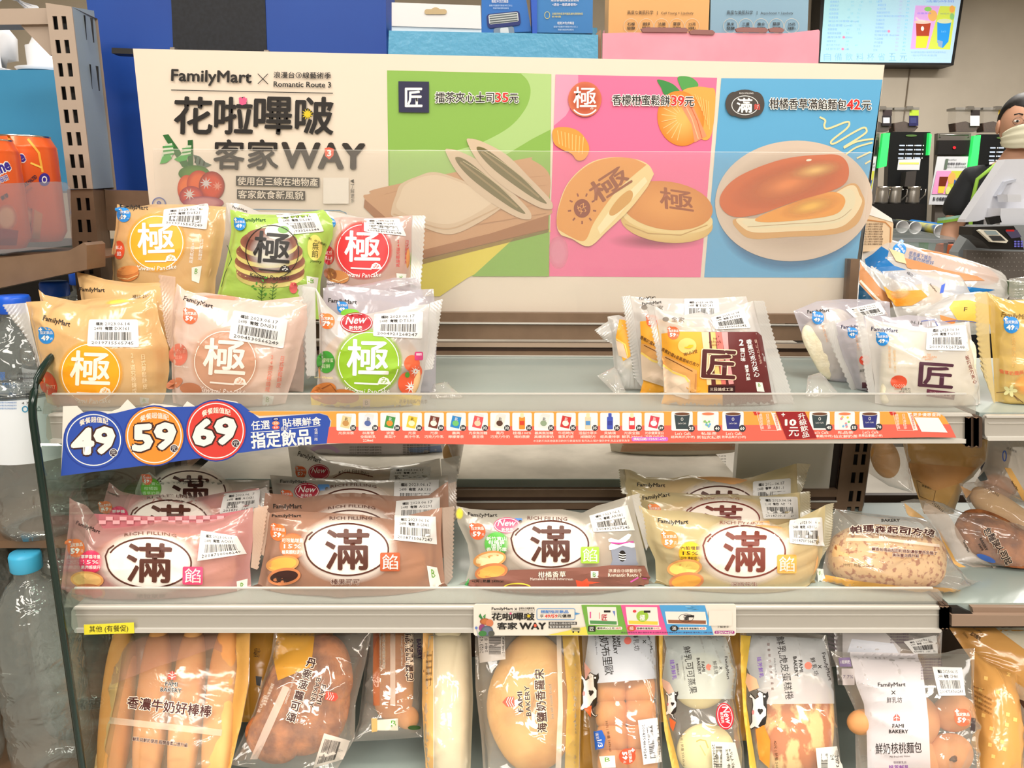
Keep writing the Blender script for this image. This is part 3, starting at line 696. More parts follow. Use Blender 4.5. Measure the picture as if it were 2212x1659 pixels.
# ================================================================ cartons behind the poster
DB = mat('dark_blue_card', (10, 62, 150), 0.45, c2=(14, 70, 160), ns=5); BKC = mat('black_card', (20, 22, 28), 0.6, c2=(28, 32, 40), ns=200)
t = thing('display_carton', 'large dark blue carton with a black stripe behind the poster', 'carton', P(500, 420, .45))
slab('carton_body', [(182, -40), (833, -40), (839, 430), (236, 430)], .45, .10, DB, t)
slab('black_stripe', [(368, -40), (571, -40), (580, 200), (378, 200)], .4488, .001, BKC, t)
for (x, y) in ((575, 108), (372, 102)): slab('metal_clip', [(x - 5, y), (x + 5, y), (x + 5, y + 8), (x - 5, y + 8)], .335, .01, mat('clip_metal', (150, 140, 130), .3, metal=.6), t)
slab('shelf_hook', [(241, 103), (290, 105), (290, 117), (241, 115)], .34, .02, BLACK, label='short black hook at the upper left corner of the poster', cat='hook')
LBC = mat('sky_card', (92, 168, 206), 0.3, c2=(84, 160, 200), ns=8, coat=.3, bump=.25, bs=120)
PKC = mat('pink_card', (236, 158, 176), 0.55, c2=(228, 150, 168), ns=20)
t = thing('display_carton', 'light blue open carton behind the poster holding razor boxes', 'carton', P(1060, 140, .42))
slab('front_panel', [(840, 66), (1292, 75), (1292, 200), (836, 200)], .40, .004, LBC, t)
slab('side_panel', [(1288, 72), (1298, 64), (1299, 200), (1288, 200)], .4045, .12, mat('kraft_brown', (150, 120, 96), .8), t)
slab('back_panel', [(846, 50), (1290, 60), (1290, 200), (846, 200)], .55, .004, LBC, t)
t = thing('display_carton', 'pink open carton behind the poster holding beauty mask boxes', 'carton', P(1540, 140, .42))
slab('front_panel', [(1302, 72), (1360, 70), (1700, 72), (1768, 64), (1771, 67), (1764, 220), (1300, 220)], .40, .004, PKC, t)
slab('back_panel', [(1304, 66), (1766, 66), (1762, 220), (1302, 220)], .55, .004, PKC, t)
for (a, b, r) in ((1384, 1488, 62), (1488, 1545, 67), (1588, 1660, 62), (1660, 1695, 62)):
    slab('tab', [(a, r), (a + 12, r - 3), (b - 6, r - 2), (b, r + 3), (b - 4, r + 8), (a + 4, r + 7)], .398, .003, mat('kraft_tab', (148, 104, 100), .8), t)
def pbox(name, label, q, y, d, m, cat='box', group=None): return slab(name, q, y, d, m, label=label, cat=cat, group=group)
RB = mat('razor_blue', (24, 104, 186), .35, c2=(30, 112, 192), ns=4)
t = thing('hang_box', 'white box with a hang hole in the light blue carton', 'box', P(940, 72, .46))
o = slab('box_body', [(846, 55), (1040, 58), (1040, 72), (846, 70)], .46, .05, mat('pale_blue_white', (214, 232, 246), .4), t)
hp = [(846, 5), (1038, 12), (1040, 62), (846, 56)]
slab('header_card', hp, .458, .001, mat('white_header', (234, 232, 232), .5), t)
a = Art(); a.rr(917, 20, 965, 31, 5, (196, 172, 130)); a.ell(941, 22, 9, 6, (196, 172, 130)); a.build('hang_hole', on_plane(YP(.457)), t)
t = thing('razor_box', 'blue razor box with a picture of the razor head', 'box', P(1090, 70, .46), 'blue razor boxes')
slab('box_body', [(1040, -30), (1132, -30), (1148, 68), (1040, 72)], .46, .03, RB, t)
a = Art(); a.T('輕鬆沖洗式構造', 1080, 3, 36, 7, W_); a.T('鬍鬚不阻塞即可輕鬆沖洗刀片上', 1082, 12, 50, 4, (190, 215, 240)); a.T('殘留的鬍渣與刮鬍泡', 1082, 18, 34, 4, (190, 215, 240))
a.turn(1088, 42, -6); a.rr(1052, 27, 1124, 58, 7, (28, 44, 110)); a.rr(1056, 29, 1120, 50, 4, (200, 206, 206))
for k in range(4): a.rect(1058, 31 + k * 5, 1118, 33.5 + k * 5, (86, 96, 100))
a.rr(1064, 59, 1108, 90, 5, (120, 140, 160)); a.rr(1078, 60, 1096, 90, 3, (206, 216, 222)); a.xf = None
a.build('box_print', on_plane(YP(.459)), t)
t = thing('razor_box', 'plain blue razor box with yellow lettering, right of the razor picture', 'box', P(1220, 70, .46), 'blue razor boxes')
slab('box_body', [(1160, -30), (1281, -30), (1280, 72), (1160, 70)], .455, .03, mat('razor_blue_b', (40, 118, 184), .35), t)
a = Art(); a.T('適合各種肌膚型態使用', 1220, 0, 60, 7, W_); a.T('<適合一般肌膚使用>', 1220, 10, 54, 6, W_); a.T('刮鬍同時保濕呵護肌膚的潤滑物質', 1226, 30, 66, 5, (230, 214, 90)); a.T('依泰露', 1202, 36, 20, 4, (230, 214, 90))
a.ring(1182, 33, 6, 8, 1, (230, 214, 90)); a.T('輕鬆沖洗式構造', 1222, 50, 36, 6, W_); a.T('鬍鬚不阻塞即可輕鬆沖洗刀片上', 1222, 58, 52, 4, (200, 220, 240)); a.T('殘留的鬍渣與刮鬍泡', 1222, 64, 34, 4, (200, 220, 240))
a.build('box_print', on_plane(YP(.454)), t)
slab('razor_box', [(1146, -30), (1160, -30), (1160, 72), (1150, 72)], .452, .03, mat('razor_blue_c', (20, 84, 190), .35), label='narrow blue box edge between the two razor boxes', cat='box')
def maskbox(q, m, l2, lab, cx, nm):
    t = thing('mask_box', lab, 'box', P(cx, 70, .46), 'beauty mask boxes'); slab('box_body', q, .46, .04, m, t)
    a = Art(); a.T('高度な美肌科学', cx - 42, 27, 56, 9, K_); a.T('|', cx - 5, 28, 1, 8, K_); a.T(l2, cx + 38, 29, 70, 7, K_)
    for k, s in enumerate(nm):
        a.ring(cx - 62 + k * 33, 56, 16, 16, .8, (210, 200, 180)); a.T(s[0], cx - 62 + k * 33, 52, 16, 7, K_, bold=.02); a.T(s[1], cx - 62 + k * 33, 61, 18, 7, K_, bold=.02)
    a.build('box_print', on_plane(YP(.4585)), t)
maskbox([(1316, -30), (1534, -30), (1530, 72), (1314, 72)], mat('orange_card', (226, 172, 108), .5, c2=(220, 164, 100), ns=5), 'Cell Young + Lipobuty', 'orange beauty mask box in the pink carton', 1425, (('石榴', '發酵'), ('積雪草', '精華'), ('法國', '海洋'), ('膠原', '玻尿酸'), ('25兆', '深層導入')))
maskbox([(1536, -30), (1748, -30), (1744, 72), (1534, 72)], mat('grey_blue_card', (136, 172, 194), .5, c2=(130, 166, 190), ns=5), 'Aqua-boost + Lipobuty', 'grey blue beauty mask box in the pink carton', 1640, (('黑米', '發酵'), ('三重', '玻尿酸'), ('複合', '神經醯胺'), ('膠原', '天絲膜'), ('25兆', '深層導入')))
# ================================================================ promotion poster
PY = .30
PB = mat('poster_card', (234, 220, 202), 0.42, c2=(231, 216, 198), ns=3, coat=0.35)
t = thing('promotion_poster', 'wide cream promotion poster with green, pink and blue panels', 'poster', P(1100, 690, PY))
slab('poster_board', [(287, 105), (1911, 140), (1846, 686), (348, 676)], PY, .004, PB, t)
S_ = on_plane(YP(PY))
a = Art(); GRN = (140, 184, 84)
a.poly([(836, 152), (1191, 160), (1186, 597), (842, 596)], GRN)
# lighter swirl and yellow field
a.poly([(1191, 160), (1189, 280), (1150, 300), (1100, 330), (1060, 352), (1010, 360), (960, 352)] + smooth([(985, 325), (1040, 308), (1100, 275), (1135, 235), (1146, 200), (1140, 175), (1124, 158)], 5, False), (176, 208, 134))
a.poly([(842, 325), (920, 322), (975, 325), (1010, 360), (1040, 400), (900, 420), (842, 440)], (160, 198, 112))
a.build('green_panel', S_, t, off=.0003, step=.00008, maxe=200)
a = Art(); a.poly([(1200, 161), (1549, 168), (1513, 599), (1185, 597)], (238, 116, 158))
a.poly([(1200, 161), (1249, 162), (1249, 185), (1240, 220), (1222, 250), (1196, 272)], (242, 158, 186)); a.ell(1206, 545, 22, 36, (244, 160, 186, .7), edge=(244, 160, 186, .3))
a.build('pink_panel', S_, t, off=.0003, step=.00008, maxe=200)
a = Art(); a.poly([(1558, 169), (1906, 172), (1857, 600), (1521, 599)], (96, 170, 214)); a.poly([(1906, 172), (1910, 140), (1846, 686), (1834, 686), (1857, 600)], (226, 212, 196))
a.build('blue_panel', S_, t, off=.0003, step=.00008, maxe=200)
# lettering
a = Art()
a.T('FamilyMart', 458, 169, 174, 34, K_, rot=1.5, bold=.032); a.line([(558, 160), (580, 182)], 1.6, K_); a.line([(580, 160), (558, 182)], 1.6, K_)
a.T('浪漫台③線藝術季', 654, 163, 124, 14, K_, rot=1, bold=.02); a.T('Romantic Route 3', 654, 183, 124, 12, K_, rot=.8, bold=.025)
a.line([(371, 195), (720, 202)], 1.8, K_)
for s, cx in (('花', 419), ('啦', 506), ('嗶', 591), ('啵', 680)): a.T(s, cx, 250, 84, 82, K_, rot=1.2, bold=.026)
a.poly([(517, 212), (521, 210), (525, 213), (529, 209), (532, 213), (535, 212), (533, 225), (524, 228), (518, 224)], (226, 96, 140))
def star(a, cx, cy, r0, r1, n, c, rot=0):
    a.poly([(cx + (r0 if k % 2 else r1) * math.cos(R(rot) + math.pi * k / n), cy + (r0 if k % 2 else r1) * math.sin(R(rot) + math.pi * k / n)) for k in range(2 * n)], c)
star(a, 665, 247, 13, 6, 11, (226, 198, 40))
for s, cx in (('客', 496), ('家', 569)): a.T(s, cx, 334, 68, 66, K_, rot=1, bold=.028)
a.T('WAY', 699, 337, 182, 58, (52, 46, 42), rot=1, bold=.05)
a.poly([(702, 321), (711, 318), (722, 322), (721, 336), (712, 345), (703, 337)], (232, 100, 76)); a.T('3', 712, 331, 9, 14, W_, bold=.05)
a.quad([(511, 380), (691, 384), (691, 405), (511, 401)]); a.rect(0, 0, 1, 1, (46, 40, 36)); a.xf = None; a.T('使用台三線在地物產', 601, 392.5, 174, 18, (238, 226, 208), rot=1.2, bold=.012)
a.quad([(513, 409), (660, 413), (660, 433), (513, 430)]); a.rect(0, 0, 1, 1, (46, 40, 36)); a.xf = None; a.T('客家飲食新風貌', 586, 421, 141, 18, (238, 226, 208), rot=1.2, bold=.012)
a.rect(699, 384, 754, 440, (240, 232, 220))
a.poly([(757, 391), (765, 387), (765, 396)], K_); a.TV('了解更多', 762, 418, 9, 42, K_)
a.line([(540, 452), (735, 455), (748, 460), (752, 475)], 1.8, (90, 140, 170)); a.ring(345, 440, 15, 14, 2.5, (110, 120, 170)); a.T('9', 345, 441, 10, 14, (90, 100, 160), bold=.03)
# green panel lettering
a.quad([(861, 176), (927, 177), (927, 244), (862, 243)]); a.rect(0, 0, 1, 1, (46, 46, 76)); a.xf = None; a.T('匠', 894, 211, 38, 42, W_, rot=0, bold=.03)
def glow_text(a, s, cx, cy, wd, ht, rot=0): a.T(s, cx, cy, wd, ht, K_, rot=rot, bold=.018, out=.07, oc=(250, 246, 240))
def redn(a, s, cx, cy, wd, ht, rot=0): a.T(s, cx, cy, wd, ht, (214, 52, 48), rot=rot, bold=.035, out=.05, oc=(252, 246, 240))
glow_text(a, '擂茶夾心土司', 1004, 211, 127, 23); redn(a, '35', 1084, 211, 29, 21); glow_text(a, '元', 1110, 213, 20, 20)
a.ell(1263, 215, 36, 38, (190, 84, 54), edge=(214, 116, 84)); a.T('極', 1263, 211, 50, 46, W_, bold=.012); a.ring(1263, 216, 33, 34, 3, W_, 40, 140); a.T('み', 1278, 234, 7, 7, W_)
glow_text(a, '香檬柑蜜鬆餅', 1384, 217, 124, 23, .8); redn(a, '39', 1463, 218, 29, 22); glow_text(a, '元', 1488, 220, 20, 20)
a.ell(1608, 225, 40, 31, (74, 68, 64)); a.ell(1584, 225, 18, 26, (74, 68, 64)); a.ell(1632, 225, 18, 26, (74, 68, 64)); a.ring(1608, 228, 29, 21, 1.4, W_); a.T('滿', 1607, 228, 34, 32, W_, bold=.035); a.T('餡', 1634, 231, 13, 13, (226, 92, 84), bold=.02); a.T('RICH FILLING', 1611, 202, 30, 3.4, W_)
glow_text(a, '柑橘香草滿餡麵包', 1744, 225, 166, 23, .8); redn(a, '42', 1842, 226, 30, 22); glow_text(a, '元', 1870, 228, 20, 20)
a.build('lettering', S_, t, off=.0022, step=.0001, maxe=300)
# pictures
a = Art()
VG = (48, 106, 52)
a.poly([(352, 292), (364, 290), (408, 352), (404, 364), (394, 360)], VG); a.poly([(406, 303), (417, 302), (418, 360), (407, 362)], (40, 96, 46))
for p, q in (([(358, 312), (372, 309), (377, 330), (366, 348), (346, 354), (350, 334)], (206, 216, 190)), ([(390, 336), (404, 314), (414, 314), (413, 332), (398, 343), (378, 344)], (206, 216, 190)), ([(418, 334), (432, 338), (444, 350), (458, 356), (440, 364), (424, 356)], (90, 110, 96))):
    a.poly(p, q)
for k in range(3): a.line([(352 + k, 318 + 9 * k), (376, 316 + 8 * k)], 4, (72, 150, 78)); a.line([(394, 322 + 8 * k), (414, 320 + 7 * k)], 3.4, (72, 150, 78)); a.line([(424 + 9 * k, 338 + 5 * k), (422 + 9 * k, 352 + 3 * k)], 3, (40, 60, 44))
a.poly([(346, 354), (352, 338), (368, 334), (372, 342), (360, 352)], (82, 172, 84)); a.poly([(376, 344), (392, 336), (408, 336), (404, 346), (388, 350)], (82, 172, 84))
a.ell(420, 375, 34, 18, (92, 140, 60), edge=(60, 110, 46), mid=.5); a.ell(404, 408, 20, 30, (236, 116, 56), edge=(200, 70, 40)); a.ell(430, 398, 26, 30, (232, 104, 50), edge=(180, 50, 34)); a.ell(458, 402, 28, 32, (216, 74, 44), edge=(136, 30, 28)); a.ell(414, 424, 26, 22, (214, 84, 70), edge=(150, 40, 60))
a.ell(440, 438, 44, 14, (206, 140, 140), edge=(150, 60, 90)); star(a, 446, 396, 14, 5, 9, (214, 206, 204), 10); star(a, 410, 420, 14, 5, 9, (220, 212, 206), 24); star(a, 470, 402, 11, 4, 8, (226, 150, 130))
# toast on a board
a.blobp([(790, 432), (800, 418), (830, 404), (1120, 345), (1150, 346), (1187, 378), (1185, 440), (1184, 466), (1060, 506), (920, 540), (906, 540), (880, 512)], (204, 156, 116)); a.poly([(1190, 500), (1185, 495), (905, 562), (842, 596), (905, 640), (950, 640), (1010, 600), (1090, 560), (1110, 530)], (226, 208, 80)); a.poly([(1110, 515), (1186, 495), (1186, 597), (1020, 597)], (136, 180, 80))
a.poly([(788, 430), (786, 448), (840, 500), (906, 562), (1050, 528), (1184, 496), (1185, 464), (1060, 504), (914, 540)], (166, 112, 74)); a.poly([(906, 560), (1186, 494), (1184, 502), (908, 572)], (150, 112, 70, .6))
for k in range(5): a.line(smooth([(830 + 20 * k, 420 + 20 * k), (930 + 20 * k, 400 + 22 * k), (1180, 380 + 20 * k)], 5, False), 1.2, (190, 140, 100))
a.blobp([(856, 420), (866, 398), (900, 382), (942, 372), (1010, 394), (1080, 422), (1092, 440), (1040, 478), (974, 506), (910, 490), (852, 470), (846, 452)], (218, 192, 162)); a.blobp([(864, 424), (880, 396), (940, 378), (1010, 400), (1070, 424), (1030, 460), (968, 484), (900, 470), (858, 450)], (228, 206, 178)); a.line(smooth([(850, 462), (910, 482), (972, 494), (1040, 466), (1088, 442)], 5, False), 3, (204, 172, 138))
for dx, dy in ((0, 0), (46, -22)):
    f = lambda L: [(x + dx, y + dy) for x, y in L]
    a.blobp(f([(963, 328), (972, 322), (1000, 330), (1050, 358), (1100, 408), (1140, 450), (1148, 468), (1140, 474), (1110, 466), (1040, 424), (990, 376)]), (214, 190, 162)); a.blobp(f([(984, 340), (1010, 348), (1070, 396), (1120, 444), (1134, 462), (1100, 446), (1030, 396), (995, 362)]), (116, 106, 66)); a.line(smooth(f([(994, 350), (1040, 386), (1096, 430), (1118, 448)]), 5, False), 4, (150, 132, 92)); a.line(smooth(f([(1000, 348), (1050, 380), (1104, 424)]), 5, False), 1.4, (196, 180, 140))
# tangerines
a.blobp([(1420, 172), (1450, 180), (1468, 196), (1474, 206), (1438, 206), (1428, 190)], (60, 140, 70)); a.blobp([(1465, 166), (1494, 168), (1508, 186), (1480, 198), (1468, 184)], (84, 160, 80))
a.blobp([(1473, 200), (1500, 188), (1530, 190), (1545, 202), (1536, 292), (1510, 296), (1494, 240)], (246, 170, 80)); a.ell(1470, 256, 50, 60, (250, 186, 100), edge=(236, 134, 44), rot=-12, mid=.2)
a.poly([(1466, 210), (1490, 214), (1514, 268), (1526, 294), (1500, 308), (1494, 270), (1474, 236)], (242, 150, 110)); a.line([(1474, 216), (1494, 256), (1508, 300)], 2, (250, 190, 150)); a.line([(1484, 214), (1506, 262), (1516, 298)], 1.6, (220, 110, 70))
for k in range(9):
    an = R(100 + 18 * k); a.line([(1474 + 14 * math.cos(an), 254 + 14 * math.sin(an)), (1470 + 42 * math.cos(an), 256 + 48 * math.sin(an))], 1.4, (252, 206, 140))
for k in range(6): a.line([(1500 + k * 6, 204 + k * 3), (1512 + k * 4, 230 + k * 10)], 1.6, (252, 200, 120))
a.blobp([(1195, 280), (1222, 275), (1250, 284), (1268, 306), (1272, 326), (1262, 344), (1246, 346), (1234, 332), (1212, 322), (1196, 308)], (244, 158, 70))
for k in range(8): a.line([(1204 + 8 * k, 282 + k * 2), (1208 + 7 * k, 312 + k * 3)], 1.5, (250, 204, 130))
# pancakes
a.ell(1420, 520, 110, 20, (120, 40, 70, .45), edge=(140, 60, 90, 0), mid=.3)
a.ell(1440, 480, 100, 44, (232, 204, 138), edge=(220, 180, 110), rot=6); a.ell(1442, 470, 98, 34, (238, 212, 150), rot=6); a.line([(1350, 484), (1400, 504), (1470, 508), (1528, 486)], 2.4, (200, 160, 96)); a.ell(1440, 444, 100, 52, (230, 156, 78), edge=(214, 136, 62), rot=8, mid=.3)
a.turn(1452, 436, 8); a.T('極', 1460, 430, 74, 46, (156, 78, 40), sh=-.2, bold=.02); a.xf = None
a.poly(smooth([(1212, 508), (1203, 490), (1205, 450), (1226, 396), (1270, 354), (1320, 340), (1372, 344), (1400, 356), (1412, 376)], 5, False) + smooth([(1398, 404), (1360, 452), (1310, 500), (1272, 532), (1236, 516)], 5, False), (240, 214, 152))
a.poly(smooth([(1206, 496), (1202, 478), (1208, 444), (1228, 396), (1268, 358), (1312, 342), (1362, 342), (1396, 356)], 5, False) + smooth([(1376, 372), (1330, 414), (1284, 478), (1262, 520), (1226, 508)], 5, False), (228, 156, 78))
a.poly([(1290, 492), (1320, 450), (1392, 382), (1398, 392), (1340, 460), (1296, 506)], (250, 232, 184)); a.blobp([(1316, 456), (1334, 430), (1356, 412), (1366, 416), (1362, 434), (1336, 458), (1320, 466)], (216, 160, 80))
a.turn(1300, 404, -33); a.T('極', 1316, 408, 92, 50, (150, 78, 44), bold=.02); a.xf = None
a.ell(1257, 450, 18, 20, (140, 62, 40)); a.T('好', 1257, 450, 20, 20, (232, 160, 84), rot=-30)
for k in range(9):
    an = R(90 + 40 * k); a.line([(1257 + 24 * math.cos(an), 450 + 27 * math.sin(an)), (1257 + 31 * math.cos(an), 450 + 34 * math.sin(an))], 3.4, (140, 62, 40))
# plate with the filled bun
CR_ = (238, 220, 164)
a.line(smooth([(1770, 253), (1782, 260), (1780, 272), (1788, 278), (1826, 264), (1834, 266), (1828, 278), (1796, 304), (1802, 310), (1840, 288), (1864, 276), (1871, 280), (1866, 290), (1822, 318)], 6, False), 4, CR_); a.line(smooth([(1822, 320), (1850, 306), (1886, 300)], 6, False), 4, CR_); a.line(smooth([(1826, 334), (1850, 318), (1884, 308)], 6, False), 3.6, CR_); a.line([(1850, 342), (1880, 328)], 3.4, CR_); a.line([(1868, 354), (1880, 347)], 3.4, CR_)
a.ell(1712, 470, 164, 120, (40, 110, 160, .5), edge=(80, 150, 200, 0), rot=-6, mid=.86, n=48); a.ell(1714, 434, 170, 130, (214, 194, 176), rot=-4, n=64); a.ell(1714, 436, 158, 118, (206, 184, 168), edge=(214, 194, 176, 0), rot=-4, mid=.2, n=48)
a.blobp([(1584, 474), (1640, 470), (1760, 440), (1838, 396), (1862, 420), (1866, 446), (1848, 486), (1800, 506), (1700, 512), (1626, 516), (1596, 500)], (214, 164, 104)); a.blobp([(1592, 472), (1650, 470), (1760, 440), (1836, 400), (1856, 422), (1860, 440), (1838, 474), (1800, 494), (1700, 500), (1630, 502), (1602, 490)], (240, 220, 180)); a.blobp([(1604, 476), (1680, 466), (1780, 436), (1830, 408), (1846, 424), (1838, 456), (1800, 482), (1700, 490), (1630, 492)], (234, 222, 186)); a.line(smooth([(1614, 490), (1700, 484), (1800, 476), (1838, 452)], 6, False), 1.6, (196, 168, 128))
a.blobp([(1632, 472), (1690, 446), (1780, 416), (1816, 420), (1824, 440), (1800, 464), (1720, 476), (1650, 480)], (236, 158, 66)); a.ell(1750, 446, 70, 22, (246, 190, 84), edge=(238, 160, 66, 0), rot=-14, mid=.15)
a.blobp([(1556, 446), (1560, 414), (1600, 378), (1690, 344), (1780, 334), (1816, 338), (1832, 362), (1826, 394), (1790, 414), (1720, 434), (1640, 462), (1584, 468)], (208, 100, 48)); a.ell(1700, 398, 130, 46, (232, 134, 72), edge=(208, 100, 48, 0), rot=-16, mid=.1, n=40); a.ell(1760, 368, 66, 20, (250, 200, 120, .9), edge=(236, 150, 80, 0), rot=-10, mid=.1)
a.ell(1746, 346, 6, 2.4, (255, 240, 220), rot=-8)
a.build('food_pictures', S_, t, off=.0008, step=.00008, maxe=300)
# clear sheet in front of the lower two thirds
V, F = prism(hit([(330, 322), (1885, 330), (1846, 684), (350, 676)], YP(PY - .008)), (0, .0012, 0)); obj('clear_cover', V, F, film('cover_sheet', (255, 250, 240), .05, rough=.03, gl=.035, gp=.25, bump=0), t)
a = Art()
for (c, u) in (((255, 252, 246, .5), (330, 322, 1885, 330)),): a.line([(u[0], u[1]), (u[2], u[3])], 1.2, c)
a.build('sheet_edge', on_plane(YP(PY - .0085)), t)

# ================================================================ banner on the upper rail
BY = -.0045
S_ = on_plane(YP(BY))
t = thing('price_banner', 'long orange drinks offer strip with round 49, 59 and 69 discs at its left end', 'banner', P(700, 1000, BY))
out = [(136, 878), (166, 877), (180, 892), (205, 888), (240, 889), (258, 882), (275, 863), (296, 884), (330, 872), (372, 876), (392, 882), (404, 867), (424, 880), (470, 862), (510, 868), (538, 888), (700, 888), (2000, 889), (2026, 891), (2040, 900), (2065, 945), (2004, 944), (1500, 955), (1100, 961), (900, 958), (760, 957), (640, 962), (520, 978), (340, 1002), (132, 1028)]
slab('banner_card', out, BY, .0006, mat('banner_card', (240, 232, 222), .4), t)
a = Art()
a.poly([(132, 1028), (137, 950), (180, 900), (250, 892), (300, 880), (420, 878), (470, 862), (520, 872), (560, 903), (690, 893), (708, 898), (714, 910), (706, 958), (640, 962), (520, 978), (340, 1002)], (52, 84, 178))
a.poly([(536, 888), (2000, 889), (2026, 891), (2040, 900), (2052, 920), (714, 924), (716, 908), (706, 896), (692, 892), (560, 898)], (244, 166, 78)); a.poly([(711, 922), (2051, 916), (2065, 945), (2004, 944), (1500, 955), (1100, 961), (900, 958), (706, 957)], (236, 108, 92))
for (cx, cy, rx, ry, c, s, nx) in ((203, 950, 66, 63, (52, 84, 178), '49', 208), (334, 941, 66, 66, (240, 150, 58), '59', 340), (467, 930, 67, 67, (222, 70, 62), '69', 470)):
    a.ell(cx, cy, rx, ry, (44, 70, 160)); a.ell(cx, cy, rx - 3, ry - 3, c); a.ring(cx, cy, rx - 7, ry - 7, 2.2, W_)
    a.T('餐餐超值配', cx, cy - 44, 62, 13, (250, 236, 220), rot=-3, bold=.03, bow=7)
    a.T(s, nx - 6, cy + 2, 96, 60, (250, 246, 240), rot=-4, bold=.055, out=.055, oc=(70, 44, 40), sh=.08)
    a.ell(cx + 43, cy + 27, 8.5, 8.5, (60, 44, 60)); a.ring(cx + 43, cy + 27, 9, 9, 1.3, W_); a.T('元', cx + 43, cy + 27, 11, 11, W_)
a.T('任選', 563, 918, 40, 20, W_, rot=-4, bold=.02); a.T('貼標鮮食', 652, 911, 84, 18, W_, rot=-3, bold=.02); a.ell(596, 905, 8, 4.5, (30, 50, 130)); a.T('49', 596, 905, 9, 5, W_); a.ell(596, 914, 8, 4.5, (240, 150, 100)); a.ell(596, 923, 8, 4.5, (230, 100, 90)); a.T('59', 596, 914, 9, 5, W_); a.T('69', 596, 923, 9, 5, W_)
a.line([(542, 934), (604, 930)], 1.2, W_); a.line([(626, 926), (692, 919)], 1.2, W_); a.T('搭配', 615, 926, 16, 8, W_, rot=-4); a.T('指定飲品', 607, 947, 130, 36, W_, rot=-4, bold=.035); a.TV('任選一瓶', 683, 938, 8, 27, W_)
names = [('光泉米漿', '', 25), ('林鳳營', '全脂鮮乳', 28), ('波蜜', '果菜汁', 30), ('光泉', '果汁牛乳', 30), ('光泉', '巧克力牛乳', 30), ('義美', '檸檬青茶', 30), ('光泉無加糖', '濃豆漿', 32), ('萬丹', '巧克力牛奶', 32), ('桂格100%', '喝的燕麥', 35), ('義美無加糖', '高纖燕麥奶', 35), ('午后時光', '重乳奶茶', 35), ('活益比菲多', '減糖配方', 35), ('貝納頌', '經典曼特寧', 35), ('光泉全脂', '鮮乳290ml', 39), ('光泉優質蛋白', '巧克力牛奶', 39)]
cc = [(240, 214, 160), (230, 232, 240), (70, 150, 80), (244, 206, 70), (120, 60, 50), (50, 140, 210), (232, 90, 96), (240, 232, 222), (240, 150, 60), (236, 236, 232), (210, 60, 60), (236, 214, 180), (70, 90, 190), (226, 66, 72), (220, 70, 90)]
c2 = [(200, 150, 90), (90, 110, 170), (244, 150, 60), (250, 240, 200), (250, 240, 230), (120, 200, 120), (236, 210, 180), (90, 60, 50), (220, 70, 50), (150, 170, 140), (250, 236, 230), (90, 150, 210), (60, 70, 160), (250, 244, 240), (250, 250, 250)]
for i in range(15):
    cx = 748 + i * 47.45; k = i
    if i > 13: cx = 1413
    ht = 18
    a.rr(cx - 21, 891 + (2 if i == 0 else 0), cx + 21, 930, 3, (250, 249, 247))
    bot = i in (8, 11, 12, 13)
    a.turn(cx, 909, 0 if bot else 12, 1)
    if bot: a.rr(cx - 6.5, 900, cx + 6.5, 927, 2, cc[k]); a.rr(cx - 3.6, 892, cx + 3.6, 902, 1.5, cc[k] if i in (12,) else (240, 226, 180)); a.rect(cx - 5, 909, cx + 5, 918, c2[k])
    else: a.rr(cx - 10, 898, cx + 10, 924, 1, cc[k]); a.poly([(cx - 10, 899), (cx - 6, 893), (cx + 10, 893), (cx + 10, 899)], (232, 230, 226)); a.ell(cx, 914, 7, 6, c2[k]); a.T('乳', cx, 905, 8, 7, W_ if k in (2, 4, 5, 6, 10, 14) else K_)
    a.xf = None
    a.ell(cx + 15, 924, 6.4, 6.4, (60, 62, 68)); a.T(str(names[k][2]), cx + 15, 924, 8.5, 6, W_, bold=.04, res=1)
    a.T(names[k][0], cx, 935, min(40, 8.4 * len(names[k][0])), 6.6, (255, 236, 226), bold=.02, res=1)
    if names[k][1]: a.T(names[k][1], cx, 943, min(44, 8.4 * len(names[k][1])), 6.6, (255, 236, 226), bold=.02, res=1)
a.T('228ml', 795, 951, 22, 5.5, (255, 236, 226), bold=.03, res=1)
a.T('本活動不與其他優惠活動併行/數量有限,售完為止/圖片僅供參考,商品以實物為準', 1256, 952, 208, 5.4, (255, 236, 226), res=1, rot=-.2); a.rr(1364, 943.5, 1443, 952.5, 4, (214, 110, 220)); a.T('張貼日期:112/5/31-6/27', 1403, 948, 70, 6, W_, bold=.03, res=1)
def cup(a, cx, r0, wd, ht, c, lid, dots=False, k=1):
    a.poly([(cx - wd / 2, r0 + 4), (cx + wd / 2, r0 + 4), (cx + wd * .38, r0 + ht), (cx - wd * .38, r0 + ht)], c); a.ell(cx, r0 + 4, wd / 2 + 1, 4.2, (236, 234, 230)); a.ell(cx, r0 + 4, wd / 2 - 1, 3, lid)
    if dots:
        rr = random.Random(int(cx))
        for _ in range(9): a.ell(cx + rr.uniform(-.32, .32) * wd, r0 + rr.uniform(.3, .9) * ht, 2.6, 2.6, rr.choice(((244, 210, 80), (240, 150, 160), (130, 200, 120), (120, 180, 230))), n=10)
    else: a.ring(cx, r0 + ht * .42, 2.6, 3.4, .9, W_, n=14); a.T("Let's Café", cx, r0 + ht * .66, wd * .5, 3.6, W_, res=1)
